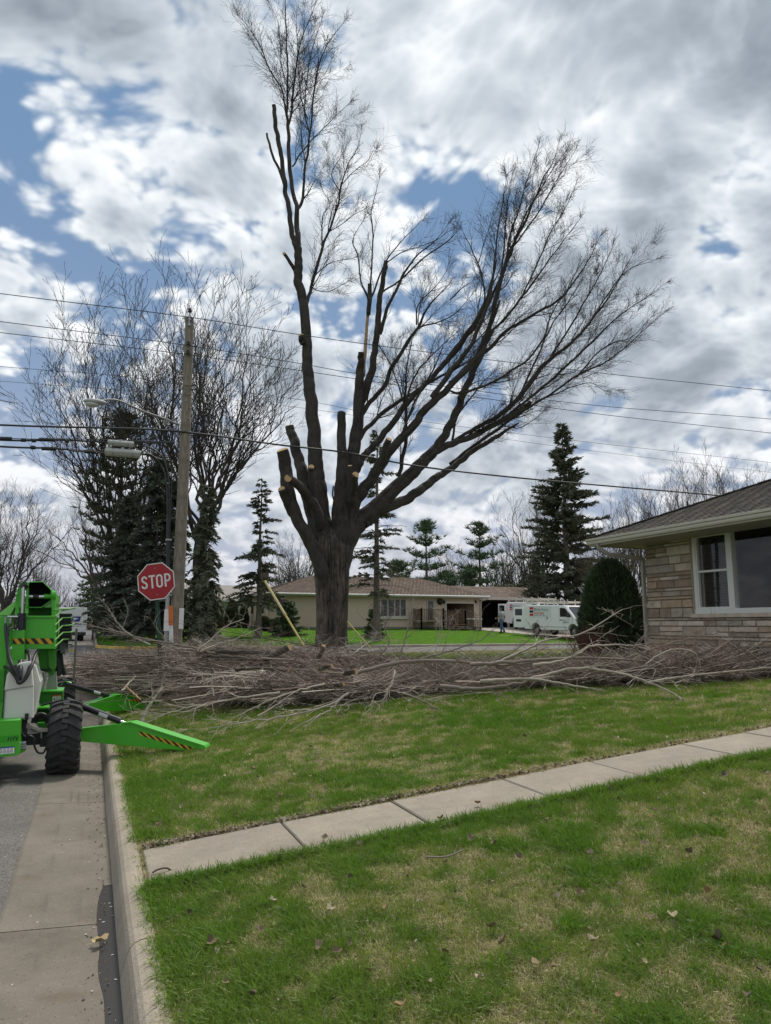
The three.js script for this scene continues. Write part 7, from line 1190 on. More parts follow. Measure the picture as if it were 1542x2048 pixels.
  cut('short pale broken stick standing between the two outriggers', [[245, 1382], [256, 1368], [272, 1352]], 11.6, 12, 6, 3, { every: 0.3, len: 0.25 });
  cut('yellowish split stick pointing down at the far outrigger tip', [[252, 1374], [268, 1388], [281, 1400]], 11, 10.8, 5, 4, { twigs: 0, mat: M.deadwood });
  cut('long thin branch trailing lowest on the grass left of the trunk', [[697, 1386], [665, 1407], [595, 1428], [500, 1443], [420, 1456]], 9.4, 9.2, 7, 2, { every: 0.16, len: 0.5, flat: 0.4 });
  cut('forked branch end lying on the grass below the trunk', [[681, 1398], [658, 1421], [630, 1434], [612, 1446]], 9.2, 9, 5, 2, { every: 0.12, len: 0.4, flat: 0.4 });
  cut('straight bare branch end sticking out over the grass right of the trunk', [[770, 1380], [800, 1385], [833, 1396], [880, 1421]], 9.6, 9.0, 5, 4, { every: 0.6, len: 0.3, mat: M.midBark });
  cut('branch bent like an elbow on the front face of the pile at left', [[428, 1392], [424, 1372], [427, 1349], [470, 1347], [520, 1352]], 10.6, 10.8, 4, 3, { every: 0.3, len: 0.4 });
  cut('long branch arching out over the street corner below the stop sign', [[430, 1306], [354, 1289], [286, 1277], [226, 1262], [180, 1251], [150, 1246]], 13.5, 14.5, 6, 2, { every: 0.13, len: 0.7, mat: M.midBark });
  cut('upright forked twig rising left of the stop sign post', [[300, 1290], [262, 1270], [238, 1250], [214, 1212]], 14.2, 14.4, 5, 1.5, { every: 0.13, len: 0.5 });
  cut('pale curving branch springing up right of the utility pole', [[396, 1300], [422, 1279], [453, 1252], [488, 1238]], 13.5, 14, 5, 2, { every: 0.16, len: 0.5 });
  cut('pale branch leaning toward the tan house left end', [[400, 1303], [430, 1290], [470, 1278], [520, 1256]], 13.4, 14, 5, 2, { every: 0.16, len: 0.55 });
  cut('thick pale branch sweeping up to the clipped evergreen', [[955, 1340], [1000, 1322], [1037, 1306], [1096, 1279], [1160, 1268], [1245, 1219]], 10.6, 11.6, 9, 3, { every: 0.2, len: 0.7 });
  cut('pale kinked branch in front of the red shrub', [[1066, 1330], [1120, 1322], [1160, 1306], [1176, 1294], [1215, 1290], [1262, 1291], [1300, 1300]], 10.4, 11, 8, 3, { every: 0.22, len: 0.6 });
  cut('long pale branch curving down to a tip on the grass before the stone house', [[1060, 1358], [1150, 1337], [1233, 1345], [1300, 1366], [1350, 1389], [1366, 1402]], 9.8, 9.2, 8, 3, { every: 0.3, len: 0.5, flat: 0.4 });
  cut('straight pale branch lying lowest under the curving one', [[960, 1362], [1066, 1358], [1130, 1368], [1205, 1381]], 9.7, 9.4, 8, 3, { every: 0.3, len: 0.45, flat: 0.4 });
  cut('long level branch along the top of the pile toward the stone house', [[940, 1329], [1050, 1322], [1150, 1316], [1275, 1321], [1340, 1330]], 10.6, 11.2, 10, 4, { every: 0.24, len: 0.7, mat: M.midBark });
  cut('long thin branch reaching the stone wall at the right edge', [[1290, 1366], [1360, 1354], [1420, 1347], [1541, 1335], [1600, 1330]], 9.9, 10.4, 7, 3, { every: 0.24, len: 0.5, flat: 0.4 });
  cut('hooked branch looping in front of the stone wall', [[1290, 1330], [1325, 1306], [1360, 1298], [1391, 1307], [1401, 1333]], 10.8, 10.6, 5, 2, { every: 0.2, len: 0.4 });
  cut('springy branch rising before the lower stones of the house', [[1200, 1330], [1270, 1310], [1330, 1290], [1420, 1268], [1470, 1262]], 11.2, 11.8, 5, 1.5, { every: 0.14, len: 0.7, mat: M.midBark });
  cut('dark limb lying along the middle of the pile right of the trunk', [[715, 1345], [800, 1325], [900, 1322], [1000, 1330], [1070, 1325]], 11, 11, 11, 5, { every: 0.3, len: 0.6, mat: M.midBark });
  cut('low dark limb along the front of the pile at the centre', [[880, 1372], [960, 1377], [1040, 1366], [1110, 1352]], 9.9, 10, 10, 5, { every: 0.3, len: 0.5, mat: M.midBark });
  cut('tall thin stem standing up right of the trunk before the bay window', [[800, 1312], [812, 1270], [822, 1225], [829, 1196]], 13.5, 14, 5, 1.5, { every: 0.11, len: 0.55, mat: M.midBark });
  cut('pale thin stem standing up before the wooden porch', [[868, 1312], [876, 1285], [884, 1255], [880, 1225]], 13, 13.4, 4, 1.5, { every: 0.12, len: 0.5 });
  cut('bushy upright branch before the lawn right of the trunk', [[760, 1312], [778, 1285], [770, 1250], [792, 1222]], 13.6, 13.8, 5, 1.5, { every: 0.1, len: 0.6, mat: M.midBark });
  cut('twiggy branch spreading right over the side street kerb', [[840, 1318], [905, 1300], [960, 1280], [985, 1262]], 12.4, 13, 5, 1.5, { every: 0.13, len: 0.6, mat: M.midBark });
  cut('twiggy branch pointing back at the white vans', [[980, 1325], [1030, 1300], [1066, 1272], [1082, 1250]], 11.8, 12.4, 4, 1.5, { every: 0.14, len: 0.5, mat: M.midBark });
  cut('long pale branch lying across the left front of the pile', [[560, 1385], [480, 1396], [400, 1410], [330, 1428], [286, 1446]], 10.0, 10.0, 6, 2, { every: 0.16, len: 0.6, flat: 0.45 });
  cut('crooked pale branch in the middle of the left front', [[650, 1368], [600, 1380], [545, 1398], [500, 1420]], 10, 9.7, 6, 2.5, { every: 0.16, len: 0.5, flat: 0.45 });
  cut('pale forked branch hanging down the front below the trunk', [[790, 1340], [786, 1360], [775, 1385], [762, 1408]], 9.9, 9.5, 5, 2, { every: 0.1, len: 0.45 });
  const log = (label, pts, d, w, face, turn) => { const t = cut(label, pts, d, d, w, w * 0.93, { twigs: 0, mat: M.bark, face, turn }); t.name = numbered('log'); t.userData.category = 'log'; return t; };
  log('short thick log with fresh orange sawn end high on the pile, left of the trunk', [[528, 1322], [554, 1307], [577, 1295]], 13.6, 17, 1, 1.4);
  log('long dark log lying level at the back of the pile, left of the short log', [[410, 1303], [470, 1304], [541, 1306]], 13.9, 11, 0, 0);
  log('second long log at the far left back of the pile', [[405, 1312], [460, 1314], [520, 1319]], 13.4, 9, 0, 0);
  log('log with a small round sawn end right against the foot of the trunk', [[636, 1318], [643, 1304], [647, 1293]], 13.2, 12, 1, 2);
  log('log end with a pale sawn face in the middle of the pile below the trunk', [[640, 1338], [652, 1334], [662, 1332]], 11.2, 11, 1, 3);
  log('log end with an orange sawn face lower right of the trunk', [[690, 1346], [700, 1344], [710, 1342]], 10.8, 14, 1, 3);
  log('small log end low in the pile below the trunk', [[670, 1371], [679, 1370], [686, 1369]], 10.1, 10, 1, 3);
  log('thick bark covered log half buried at the front left of the trunk', [[470, 1340], [520, 1336], [575, 1342]], 11.8, 9, 1, 0.4);
  // yellow fibreglass poles
  const pole = (label, a, b, da, db) => { const A = P(...a, da), B = P(...b, db), t = thing('yellow_pole', label, 'pole', B), mb = new MB(), L = A.clone().sub(B), m = L.clone().multiplyScalar(0.47); mb.cyl(V(0, 0, 0), m, 0.022, 0.022, 10); part(t, 'lower_section', mb.geo(), std([0.52, 0.44, 0.14], 0.5)); const u = new MB(); u.cyl(m, L, 0.027, 0.027, 10); part(t, 'upper_section', u.geo(), std([0.55, 0.47, 0.2], 0.5)); const c = new MB(); c.cyl(m.clone().multiplyScalar(0.97), m.clone().multiplyScalar(1.04), 0.034, 0.034, 10); part(t, 'collar', c.geo(), std([0.4, 0.33, 0.1], 0.6)); };
  pole('tall yellow pole leaning left of the big trunk', [530, 1162], [608, 1292], 15.6, 15.0); pole('yellow pole slanting down from behind the right side of the big trunk', [640, 1180], [742, 1298], 23.6, 23.0);
}

// ================================================================ VANS, MAN, MAIL TRUCK
M.vanWhite = new THREE.MeshPhysicalMaterial({ color: new THREE.Color().setRGB(0.88, 0.85, 0.86), roughness: 0.35, clearcoat: 0.6, clearcoatRoughness: 0.15 });
M.autoGlass = std([0.02, 0.023, 0.027], 0.06);
M.plastic = std([0.035, 0.035, 0.037], 0.6);
function vanLogo() { const c = document.createElement('canvas'); c.width = 1024; c.height = 384; const x = c.getContext('2d'); x.fillStyle = '#d9dadb'; x.fillRect(0, 0, 1024, 384);
  const wave = (y, col) => { x.fillStyle = col; x.beginPath(); x.moveTo(20, y + 20); x.bezierCurveTo(70, y - 30, 120, y + 40, 200, y - 10); x.lineTo(205, y + 70); x.bezierCurveTo(130, y + 120, 70, y + 50, 24, y + 100); x.closePath(); x.fill(); }; wave(20, '#c8202c'); wave(128, '#1b2440'); wave(236, '#c8202c');
  x.fillStyle = '#20283f'; x.font = 'bold 128px serif'; x.setTransform(0.92, 0, 0, 1, 230, 150); x.fillText('R', 0, 0); x.font = 'bold 96px serif'; x.fillText('IVER', 92, 0); x.font = 'bold 128px serif'; x.fillText('F', 385, 0); x.font = 'bold 96px serif'; x.fillText('ALLS', 470, 0); x.fillStyle = '#c8202c'; x.font = 'bold 118px sans-serif'; x.fillText('HEATING', 0, 125); x.setTransform(1, 0, 0, 1, 0, 0); x.fillStyle = '#20283f'; x.fillRect(230, 305, 560, 10); const t = new THREE.CanvasTexture(c); t.colorSpace = THREE.SRGBColorSpace; return t; }
function makeVan(label, pos, turn, pitch, rack, open) {
  const v = thing('work_van', label, 'van', pos, turn, 'white work vans on the driveway'); v.userData.group = undefined; delete v.userData.group; v.rotation.order = 'YXZ'; v.rotation.set(0, turn, pitch);
  const W = 1.98, outline = [[0.02, 0.5], [0.0, 1.2], [0.06, 1.88], [0.16, 2.02], [0.4, 2.08], [3.75, 2.06], [4.05, 1.98], [4.78, 1.28], [5.45, 1.13], [5.62, 1.0], [5.68, 0.7], [5.66, 0.45], [5.1, 0.38]];
  const s = new THREE.Shape(outline.map(([x, y]) => new THREE.Vector2(x, y))); s.absarc(4.62, 0.40, 0.43, 0, Math.PI, false); s.lineTo(1.62, 0.38); s.absarc(1.2, 0.40, 0.43, 0, Math.PI, false); s.lineTo(0.1, 0.4);
  const g = new THREE.ExtrudeGeometry(s, { depth: W - 0.16, bevelEnabled: true, bevelThickness: 0.08, bevelSize: 0.05, bevelOffset: -0.05, bevelSegments: 4, curveSegments: 14 }); g.translate(0, 0, -W / 2 + 0.08); part(v, 'body', g, M.vanWhite);
  const panel = (name, pts, z, mat, th = 0.012) => part(v, name, plate(pts, th, 0.003).translate(0, 0, z + (z > 0 ? th : 0)), mat);
  for (const z of [W / 2 + 0.002, -W / 2 - 0.004]) { panel('side_window', [[3.52, 1.3], [4.52, 1.3], [4.44, 1.42], [4.02, 1.82], [3.86, 1.88], [3.52, 1.88]], z, M.autoGlass); panel('door_handle', [[3.5, 1.06], [3.72, 1.06], [3.72, 1.11], [3.5, 1.11]], z, M.plastic, 0.02); panel('door_handle', [[2.3, 1.1], [2.36, 1.1], [2.36, 1.3], [2.3, 1.3]], z, M.plastic, 0.02); panel('rub_strip', [[1.7, 0.6], [4.1, 0.6], [4.1, 0.64], [1.7, 0.64]], z, std([0.45, 0.45, 0.45], 0.5), 0.014); for (const xx of [3.42, 2.2, 4.62]) panel('door_seam', [[xx, 0.9], [xx + 0.014, 0.9], [xx + 0.014, 1.95 - (xx > 4 ? 0.75 : 0)], [xx, 1.95 - (xx > 4 ? 0.75 : 0)]], z, std([0.2, 0.2, 0.2], 0.8), 0.004); }
  const ws = new MB(); ws.quad(V(4.12, 1.965, 0.8), V(4.83, 1.3, 0.86), V(4.83, 1.3, -0.86), V(4.12, 1.965, -0.8)); ws.quad(V(4.12, 1.965, -0.8), V(4.83, 1.3, -0.86), V(4.8, 1.27, -0.86), V(4.09, 1.935, -0.8)); part(v, 'windshield', ws.geo(), M.autoGlass);
  const wip = new MB(); wip.bar(V(4.84, 1.32, 0.5), V(4.5, 1.66, 0.1), 0.02, 0.015); wip.bar(V(4.84, 1.32, -0.3), V(4.5, 1.66, -0.6), 0.02, 0.015); part(v, 'wiper', wip.geo(), M.plastic);
  part(v, 'grille', rbox(0.06, 0.34, 1.15, 0.02).translate(5.68, 0.86, 0), M.plastic); for (const z of [-0.75, 0.75]) part(v, 'headlight', rbox(0.06, 0.26, 0.3, 0.03).translate(5.67, 0.92, z), std([0.6, 0.6, 0.58], 0.1)); part(v, 'front_bumper', rbox(0.18, 0.26, 1.98, 0.05).translate(5.7, 0.52, 0), M.plastic); part(v, 'rear_bumper', rbox(0.2, 0.2, 1.95, 0.04).translate(-0.05, 0.5, 0), M.plastic);
  for (const z of [-1.12, 1.12]) { part(v, 'mirror', rbox(0.1, 0.3, 0.2, 0.03).translate(4.35, 1.42, z), M.plastic); }
  for (const x of [1.2, 4.62]) for (const z of [-0.84, 0.84]) { const w = new THREE.Group(); w.name = 'wheel'; v.add(w); w.position.set(x, 0.36, z); part(w, 'tyre', new THREE.TorusGeometry(0.27, 0.1, 12, 28).scale(1, 1, 1.15), M.rubber); part(w, 'rim', new THREE.LatheGeometry([[0, 0.05], [0.09, 0.06], [0.1, 0.02], [0.2, 0.01], [0.22, 0.08], [0.23, 0.08], [0.23, -0.08], [0, -0.08]].map(([r, y]) => new THREE.Vector2(r, y)), 24).rotateX(z > 0 ? Math.PI / 2 : -Math.PI / 2), M.alu); }
  const hold = new MB(); hold.box(0.0, 0.55, -0.88, 0.02, 1.9, 0.88); if (open) part(v, 'cargo_opening', hold.geo().translate(-0.012, 0, 0), std([0.03, 0.03, 0.03], 0.9));
  // rear doors, swung open on their hinges
  for (const sd of [-1, 1]) { const d = new THREE.Group(); d.name = 'rear_door'; v.add(d); d.position.set(0.02, 0, sd * 0.93); d.rotation.y = sd * (open ? open[sd > 0 ? 1 : 0] : 0.0); const p = (name, w, h, y, m, off = 0, wz = 0.45) => part(d, name, rbox(0.05, h, w, 0.015).translate(-0.03 + off, y, -sd * wz), m); p('panel', 0.9, 1.42, 1.22, M.vanWhite); p('window', 0.62, 0.46, 1.58, M.autoGlass, -0.006); part(d, 'window', rbox(0.05, 0.46, 0.62, 0.015).translate(-0.018, 1.58, -sd * 0.45), M.autoGlass); p('latch_plate', 0.44, 0.17, 1.0, M.plastic, -0.01); part(d, 'latch_plate', rbox(0.05, 0.17, 0.44, 0.015).translate(-0.016, 1.0, -sd * 0.45), M.plastic); }
  if (rack) { const r = new MB(), y = 2.3; for (const z of [-0.82, 0.82]) { r.bar(V(0.2, y, z), V(4.1, y - 0.03, z), 0.05, 0.08); r.bar(V(0.2, y - 0.09, z), V(4.1, y - 0.12, z), 0.04, 0.03); } for (const x of [0.25, 1.2, 2.2, 3.2, 4.05]) { r.bar(V(x, y + 0.02, -0.82), V(x, y + 0.02, 0.82), 0.05, 0.04); for (const z of [-0.82, 0.82]) r.bar(V(x, 2.02, z), V(x, y + 0.15, z), 0.05, 0.05, V(0, 0, 1)); } part(v, 'roof_rack', r.geo(), std([0.62, 0.56, 0.47], 0.5)); }
  return v;
}
{
  const logo = new THREE.MeshStandardMaterial({ map: vanLogo(), roughness: 0.4 });
  const decal = (v, x, y, w, h, z = 0.995) => { const g = new MB(); g.quad(V(x, y, z + 0.004), V(x + w, y, z + 0.004), V(x + w, y + h, z + 0.004), V(x, y + h, z + 0.004), [0, 0, 1, 1]); return part(v, 'lettering', g.geo(), logo); };
  const base = P(1068, 1272, 53.5); base.y = groundH(base.x, -base.z) + 0.03; const a1 = -(YAW + 1.0);
  const v1 = makeVan('front white work van with red and black lettering and a roof rack on the driveway', base, a1, -0.02, true, [2.5, 1.75]); decal(v1, 0.6, 1.2, 2.1, 0.78);
  const sd = document.createElement('canvas'); sd.width = 256; sd.height = 128; { const x = sd.getContext('2d'); x.fillStyle = '#d9dadb'; x.fillRect(0, 0, 256, 128); x.fillStyle = '#c8202c'; x.font = 'bold 40px sans-serif'; x.fillText('24/7', 10, 50); x.fillStyle = '#333'; x.fillRect(10, 75, 200, 10); x.fillRect(10, 95, 150, 10); } const dt = new THREE.CanvasTexture(sd); dt.colorSpace = THREE.SRGBColorSpace;
  { const g = new MB(); g.quad(V(3.75, 0.85, 1.0), V(4.35, 0.85, 1.0), V(4.35, 1.15, 1.0), V(3.75, 1.15, 1.0), [0, 0, 1, 1]); part(v1, 'door_print', g.geo(), new THREE.MeshStandardMaterial({ map: dt, roughness: 0.4 })); }
  const b2 = P(1032, 1266, 60); b2.y = groundH(b2.x, -b2.z) + 0.03; const v2 = makeVan('second white work van parked behind, its rear doors wide open beside the man', b2, -(YAW + 1.12), -0.02, true, [2.9, 1.7]); decal(v2, 0.6, 1.35, 1.5, 0.56);

  // the man in a light shirt walking up to the vans
  const mp = P(1004, 1268, 54.5); mp.y = groundH(mp.x, -mp.z) + 0.035;
  const man = thing('person', 'person in grey T-shirt, blue jeans and dark cap walking beside the white vans', 'person', mp, Math.PI * 0.62);
  const H = 1.74, J = { pel: [0, 0.95, 0], chest: [0.02, 1.28, 0], neck: [0.03, 1.5, 0], head: [0.06, 1.64, 0], hipL: [0, 0.92, 0.1], hipR: [0, 0.92, -0.1], kneeL: [0.14, 0.51, 0.11], kneeR: [-0.06, 0.5, -0.11], ankL: [0.16, 0.09, 0.11], ankR: [-0.3, 0.14, -0.11], toeL: [0.33, 0.035, 0.12], toeR: [-0.16, 0.035, -0.12], shL: [0.02, 1.42, 0.19], shR: [0.02, 1.42, -0.19], elL: [-0.08, 1.15, 0.26], elR: [0.08, 1.15, -0.26], wrL: [0.0, 0.92, 0.27], wrR: [0.28, 1.0, -0.24], haL: [0.05, 0.83, 0.26], haR: [0.37, 1.02, -0.22] };
  const bones = (list) => list.map(([a, b, r0, r1]) => ({ a: V(...J[a]), b: V(...J[b]), r0, r1 }));
  function field(list, lo, hi, cell, k = 0.05) { const nmax = Math.ceil(Math.max(hi[0] - lo[0], hi[1] - lo[1], hi[2] - lo[2]) / cell) + 2, size = nmax * cell, mc = new MarchingCubes(nmax, M.white, false, false, 90000), q = V(), ab = V(), c = V((lo[0] + hi[0]) / 2, (lo[1] + hi[1]) / 2, (lo[2] + hi[2]) / 2); mc.isolation = 0;
    for (let z = 0; z < nmax; z++) for (let y = 0; y < nmax; y++) for (let x = 0; x < nmax; x++) { q.set((x / (nmax / 2) - 1) * size / 2 + c.x, (y / (nmax / 2) - 1) * size / 2 + c.y, (z / (nmax / 2) - 1) * size / 2 + c.z); let s = 0; for (const b of list) { ab.subVectors(b.b, b.a); const t = clamp(V().subVectors(q, b.a).dot(ab) / Math.max(1e-6, ab.lengthSq())), d = q.distanceTo(V().copy(b.a).addScaledVector(ab, t)) - lerp(b.r0, b.r1, t); s += Math.exp(-d / (k * 0.5)); } mc.field[z * nmax * nmax + y * nmax + x] = Math.log(Math.max(s, 1e-30)) * k * 0.5; }
    mc.update(); const n = mc.count, g = new THREE.BufferGeometry(), p = new Float32Array(mc.positionArray.slice(0, n * 3)); for (let i = 0; i < n; i++) { p[i * 3] = p[i * 3] * size / 2 + c.x; p[i * 3 + 1] = p[i * 3 + 1] * size / 2 + c.y; p[i * 3 + 2] = p[i * 3 + 2] * size / 2 + c.z; } g.setAttribute('position', new THREE.BufferAttribute(p, 3)); g.setAttribute('normal', new THREE.BufferAttribute(new Float32Array(mc.normalArray.slice(0, n * 3)), 3)); g.setAttribute('uv', new THREE.BufferAttribute(new Float32Array(n * 2), 2)); return g; }
  J.hd2 = [0.075, 1.7, 0]; J.chin = [0.115, 1.58, 0]; J.nose = [0.165, 1.635, 0]; J.nose2 = [0.15, 1.65, 0]; J.earL = [0.05, 1.64, 0.085]; J.earR = [0.05, 1.64, -0.085]; for (let f = 0; f < 4; f++) { J['fL' + f] = [0.03 + f * 0.012, 0.76 + f * 0.004, 0.245 + f * 0.01]; J['fR' + f] = [0.43, 0.985 + f * 0.014, -0.215]; } J.tL = [0.085, 0.82, 0.25]; J.tR = [0.4, 1.06, -0.23];
  const bodyList = bones([['pel', 'chest', 0.13, 0.15], ['chest', 'neck', 0.15, 0.06], ['neck', 'head', 0.055, 0.07], ['head', 'hd2', 0.088, 0.09], ['head', 'chin', 0.07, 0.045], ['nose2', 'nose', 0.012, 0.016], ['earL', 'earL', 0.024, 0.024], ['earR', 'earR', 0.024, 0.024], ['shL', 'elL', 0.055, 0.042], ['elL', 'wrL', 0.042, 0.028], ['wrL', 'haL', 0.028, 0.036], ['shR', 'elR', 0.055, 0.042], ['elR', 'wrR', 0.042, 0.028], ['wrR', 'haR', 0.028, 0.036], ['haL', 'tL', 0.015, 0.011], ['haR', 'tR', 0.015, 0.011], ...[0, 1, 2, 3].flatMap((f) => [['haL', 'fL' + f, 0.014, 0.009], ['haR', 'fR' + f, 0.014, 0.009]]), ['hipL', 'kneeL', 0.085, 0.055], ['kneeL', 'ankL', 0.055, 0.038], ['hipR', 'kneeR', 0.085, 0.055], ['kneeR', 'ankR', 0.055, 0.038], ['ankL', 'toeL', 0.04, 0.03], ['ankR', 'toeR', 0.04, 0.03]]);
  part(man, 'body', field(bodyList, [-0.45, -0.02, -0.36], [0.5, 1.84, 0.36], 0.017, 0.025), std([0.30, 0.17, 0.12], 0.7));
  const shirt = bones([['pel', 'chest', 0.165, 0.185], ['chest', 'neck', 0.18, 0.075], ['shL', 'shR', 0.085, 0.085]]); J.slL = [-0.04, 1.26, 0.23]; J.slR = [0.05, 1.26, -0.235]; shirt.push(...bones([['shL', 'slL', 0.078, 0.078], ['shR', 'slR', 0.078, 0.078]])); part(man, 'shirt', field(shirt, [-0.3, 0.75, -0.36], [0.35, 1.6, 0.36], 0.018, 0.03), std([0.36, 0.36, 0.38], 0.9));
  J.cfL = [0.155, 0.11, 0.11]; J.cfR = [-0.28, 0.17, -0.11]; part(man, 'jeans', field(bones([['hipL', 'hipR', 0.12, 0.12], ['pel', 'pel', 0.15, 0.15], ['hipL', 'kneeL', 0.11, 0.082], ['kneeL', 'cfL', 0.082, 0.068], ['hipR', 'kneeR', 0.11, 0.082], ['kneeR', 'cfR', 0.082, 0.068]]), [-0.45, 0.05, -0.3], [0.35, 1.12, 0.3], 0.018, 0.03), std([0.07, 0.12, 0.22], 0.9));
  J.bkL = [0.11, 0.04, 0.11]; J.bkR = [-0.34, 0.08, -0.11]; part(man, 'shoes', field(bones([['bkL', 'toeL', 0.05, 0.042], ['bkR', 'toeR', 0.05, 0.042]]), [-0.45, -0.03, -0.25], [0.45, 0.2, 0.25], 0.014, 0.02), std([0.05, 0.045, 0.04], 0.8));
  part(man, 'hair', new THREE.SphereGeometry(0.1, 16, 10, 0, 6.3, 0, 1.9).scale(1.02, 0.95, 0.98).translate(0.05, 1.675, 0), std([0.03, 0.022, 0.018], 0.9)); const cap = part(man, 'cap', new THREE.SphereGeometry(0.107, 18, 10, 0, 6.3, 0, 1.45).scale(1.06, 0.95, 0.98).translate(0.06, 1.695, 0), std([0.025, 0.025, 0.03], 0.85)); part(cap, 'brim', new THREE.CylinderGeometry(0.09, 0.09, 0.012, 18).scale(1.1, 1, 0.9).translate(0.15, 1.7, 0), std([0.025, 0.025, 0.03], 0.85));
  for (const z of [-0.033, 0.033]) part(man, 'eye', new THREE.SphereGeometry(0.011, 8, 6).translate(0.153, 1.66, z), std([0.05, 0.04, 0.035], 0.3)); part(man, 'mouth', rbox(0.01, 0.008, 0.045, 0.003).translate(0.152, 1.6, 0), std([0.2, 0.08, 0.07], 0.7));

  // hand truck and sawhorse table by the garage
  const hp = P(956, 1264, 56); hp.y = groundH(hp.x, -hp.z) + 0.035; const ht = thing('hand_truck', 'upright hand truck beside the open garage of the tan house', 'hand truck', hp); const hb = new MB(); for (const x of [-0.2, 0.2]) hb.tube(curve([V(x, 0.15, 0), V(x, 1.1, 0), V(x * 0.8, 1.35, -0.1)], 8), Array(9).fill(0.022), 6); for (let i = 0; i < 6; i++) hb.bar(V(-0.2, 0.25 + i * 0.17, 0), V(0.2, 0.25 + i * 0.17, 0), 0.03, 0.03); part(ht, 'frame', hb.geo(), std([0.22, 0.12, 0.09], 0.7)); part(ht, 'toe_plate', rbox(0.45, 0.02, 0.25, 0.005).translate(0, 0.03, 0.14), M.steel); for (const x of [-0.24, 0.24]) part(ht, 'wheel', new THREE.TorusGeometry(0.1, 0.04, 8, 18).rotateY(Math.PI / 2).translate(x, 0.14, -0.05), M.rubber);
  const tp = P(946, 1262, 57); tp.y = groundH(tp.x, -tp.z) + 0.035; const tb = thing('work_table', 'small white topped work table standing in front of the open garage', 'table', tp); part(tb, 'top', rbox(1.35, 0.05, 0.6, 0.01).translate(0, 0.78, 0), M.white); for (const [x, z] of [[-0.55, -0.22], [0.55, -0.22], [-0.55, 0.22], [0.55, 0.22]]) { const l = new MB(); l.bar(V(x, 0, z * 1.2), V(x * 0.9, 0.76, z), 0.04, 0.04, V(0, 0, 1)); part(tb, 'leg', l.geo(), std([0.2, 0.19, 0.18], 0.6)); }

  // the mail truck driving away down the street
  const ma = P(141, 1276, 51); ma.y = roadH(ma.x, -ma.z) + 0.01; const mt = thing('mail_truck', 'white mail truck with blue emblem seen from behind, down the street past the lift', 'mail truck', ma, 0.10);
  const body = new THREE.Shape([[-0.93, 0.5], [0.93, 0.5], [0.95, 1.6], [0.9, 2.22], [-0.9, 2.22], [-0.95, 1.6]].map(([x, y]) => new THREE.Vector2(x, y))); part(mt, 'body', new THREE.ExtrudeGeometry(body, { depth: 3.1, bevelEnabled: true, bevelSize: 0.05, bevelThickness: 0.05, bevelSegments: 3 }).translate(0, 0, -3.2), std([0.82, 0.82, 0.82], 0.45)); part(mt, 'hood', rbox(1.5, 0.55, 1.1, 0.08).translate(0, 0.85, -3.7), std([0.82, 0.82, 0.82], 0.45));
  const ec = document.createElement('canvas'); ec.width = 256; ec.height = 256; { const x = ec.getContext('2d'); x.fillStyle = '#dcdcdc'; x.fillRect(0, 0, 256, 256); x.fillStyle = '#24357a'; x.beginPath(); x.moveTo(40, 30); x.lineTo(235, 30); x.lineTo(200, 150); x.lineTo(5, 150); x.fill(); x.fillStyle = '#dcdcdc'; x.beginPath(); x.moveTo(40, 62); x.bezierCurveTo(110, 50, 170, 70, 190, 80); x.lineTo(150, 88); x.bezierCurveTo(120, 100, 80, 120, 30, 142); x.lineTo(70, 105); x.closePath(); x.fill(); x.fillStyle = '#c03038'; x.fillRect(5, 190, 250, 16); x.fillStyle = '#24357a'; x.fillRect(5, 214, 250, 10); } const et = new THREE.CanvasTexture(ec); et.colorSpace = THREE.SRGBColorSpace; const eg = new MB(); eg.quad(V(-0.05, 1.0, 0.0), V(0.65, 1.0, 0.0), V(0.65, 1.75, 0.0), V(-0.05, 1.75, 0.0), [0, 0, 1, 1]); part(mt, 'emblem', eg.geo().translate(0, 0, -0.045), new THREE.MeshStandardMaterial({ map: et, roughness: 0.5 }));
  part(mt, 'roll_door', rbox(1.5, 1.35, 0.03, 0.01).translate(0, 1.3, -0.075), std([0.62, 0.63, 0.64], 0.5)); for (const x of [-0.84, 0.84]) for (const y of [1.05, 1.3, 1.55, 1.8]) part(mt, 'tail_light', new THREE.CylinderGeometry(0.075, 0.075, 0.03, 14).rotateX(Math.PI / 2).translate(x, y, -0.085), std([0.06, 0.02, 0.02], 0.3)); part(mt, 'bumper', rbox(1.9, 0.22, 0.2, 0.03).translate(0, 0.5, 0.0), M.plastic); for (const [x, z] of [[-0.75, -0.7], [0.75, -0.7], [-0.75, -3.6], [0.75, -3.6]]) part(mt, 'wheel', new THREE.CylinderGeometry(0.33, 0.33, 0.22, 20).rotateZ(Math.PI / 2).translate(x, 0.33, z), M.rubber); part(mt, 'side_mirror', rbox(0.2, 0.3, 0.08, 0.02).translate(1.18, 1.6, -3.1), M.plastic);
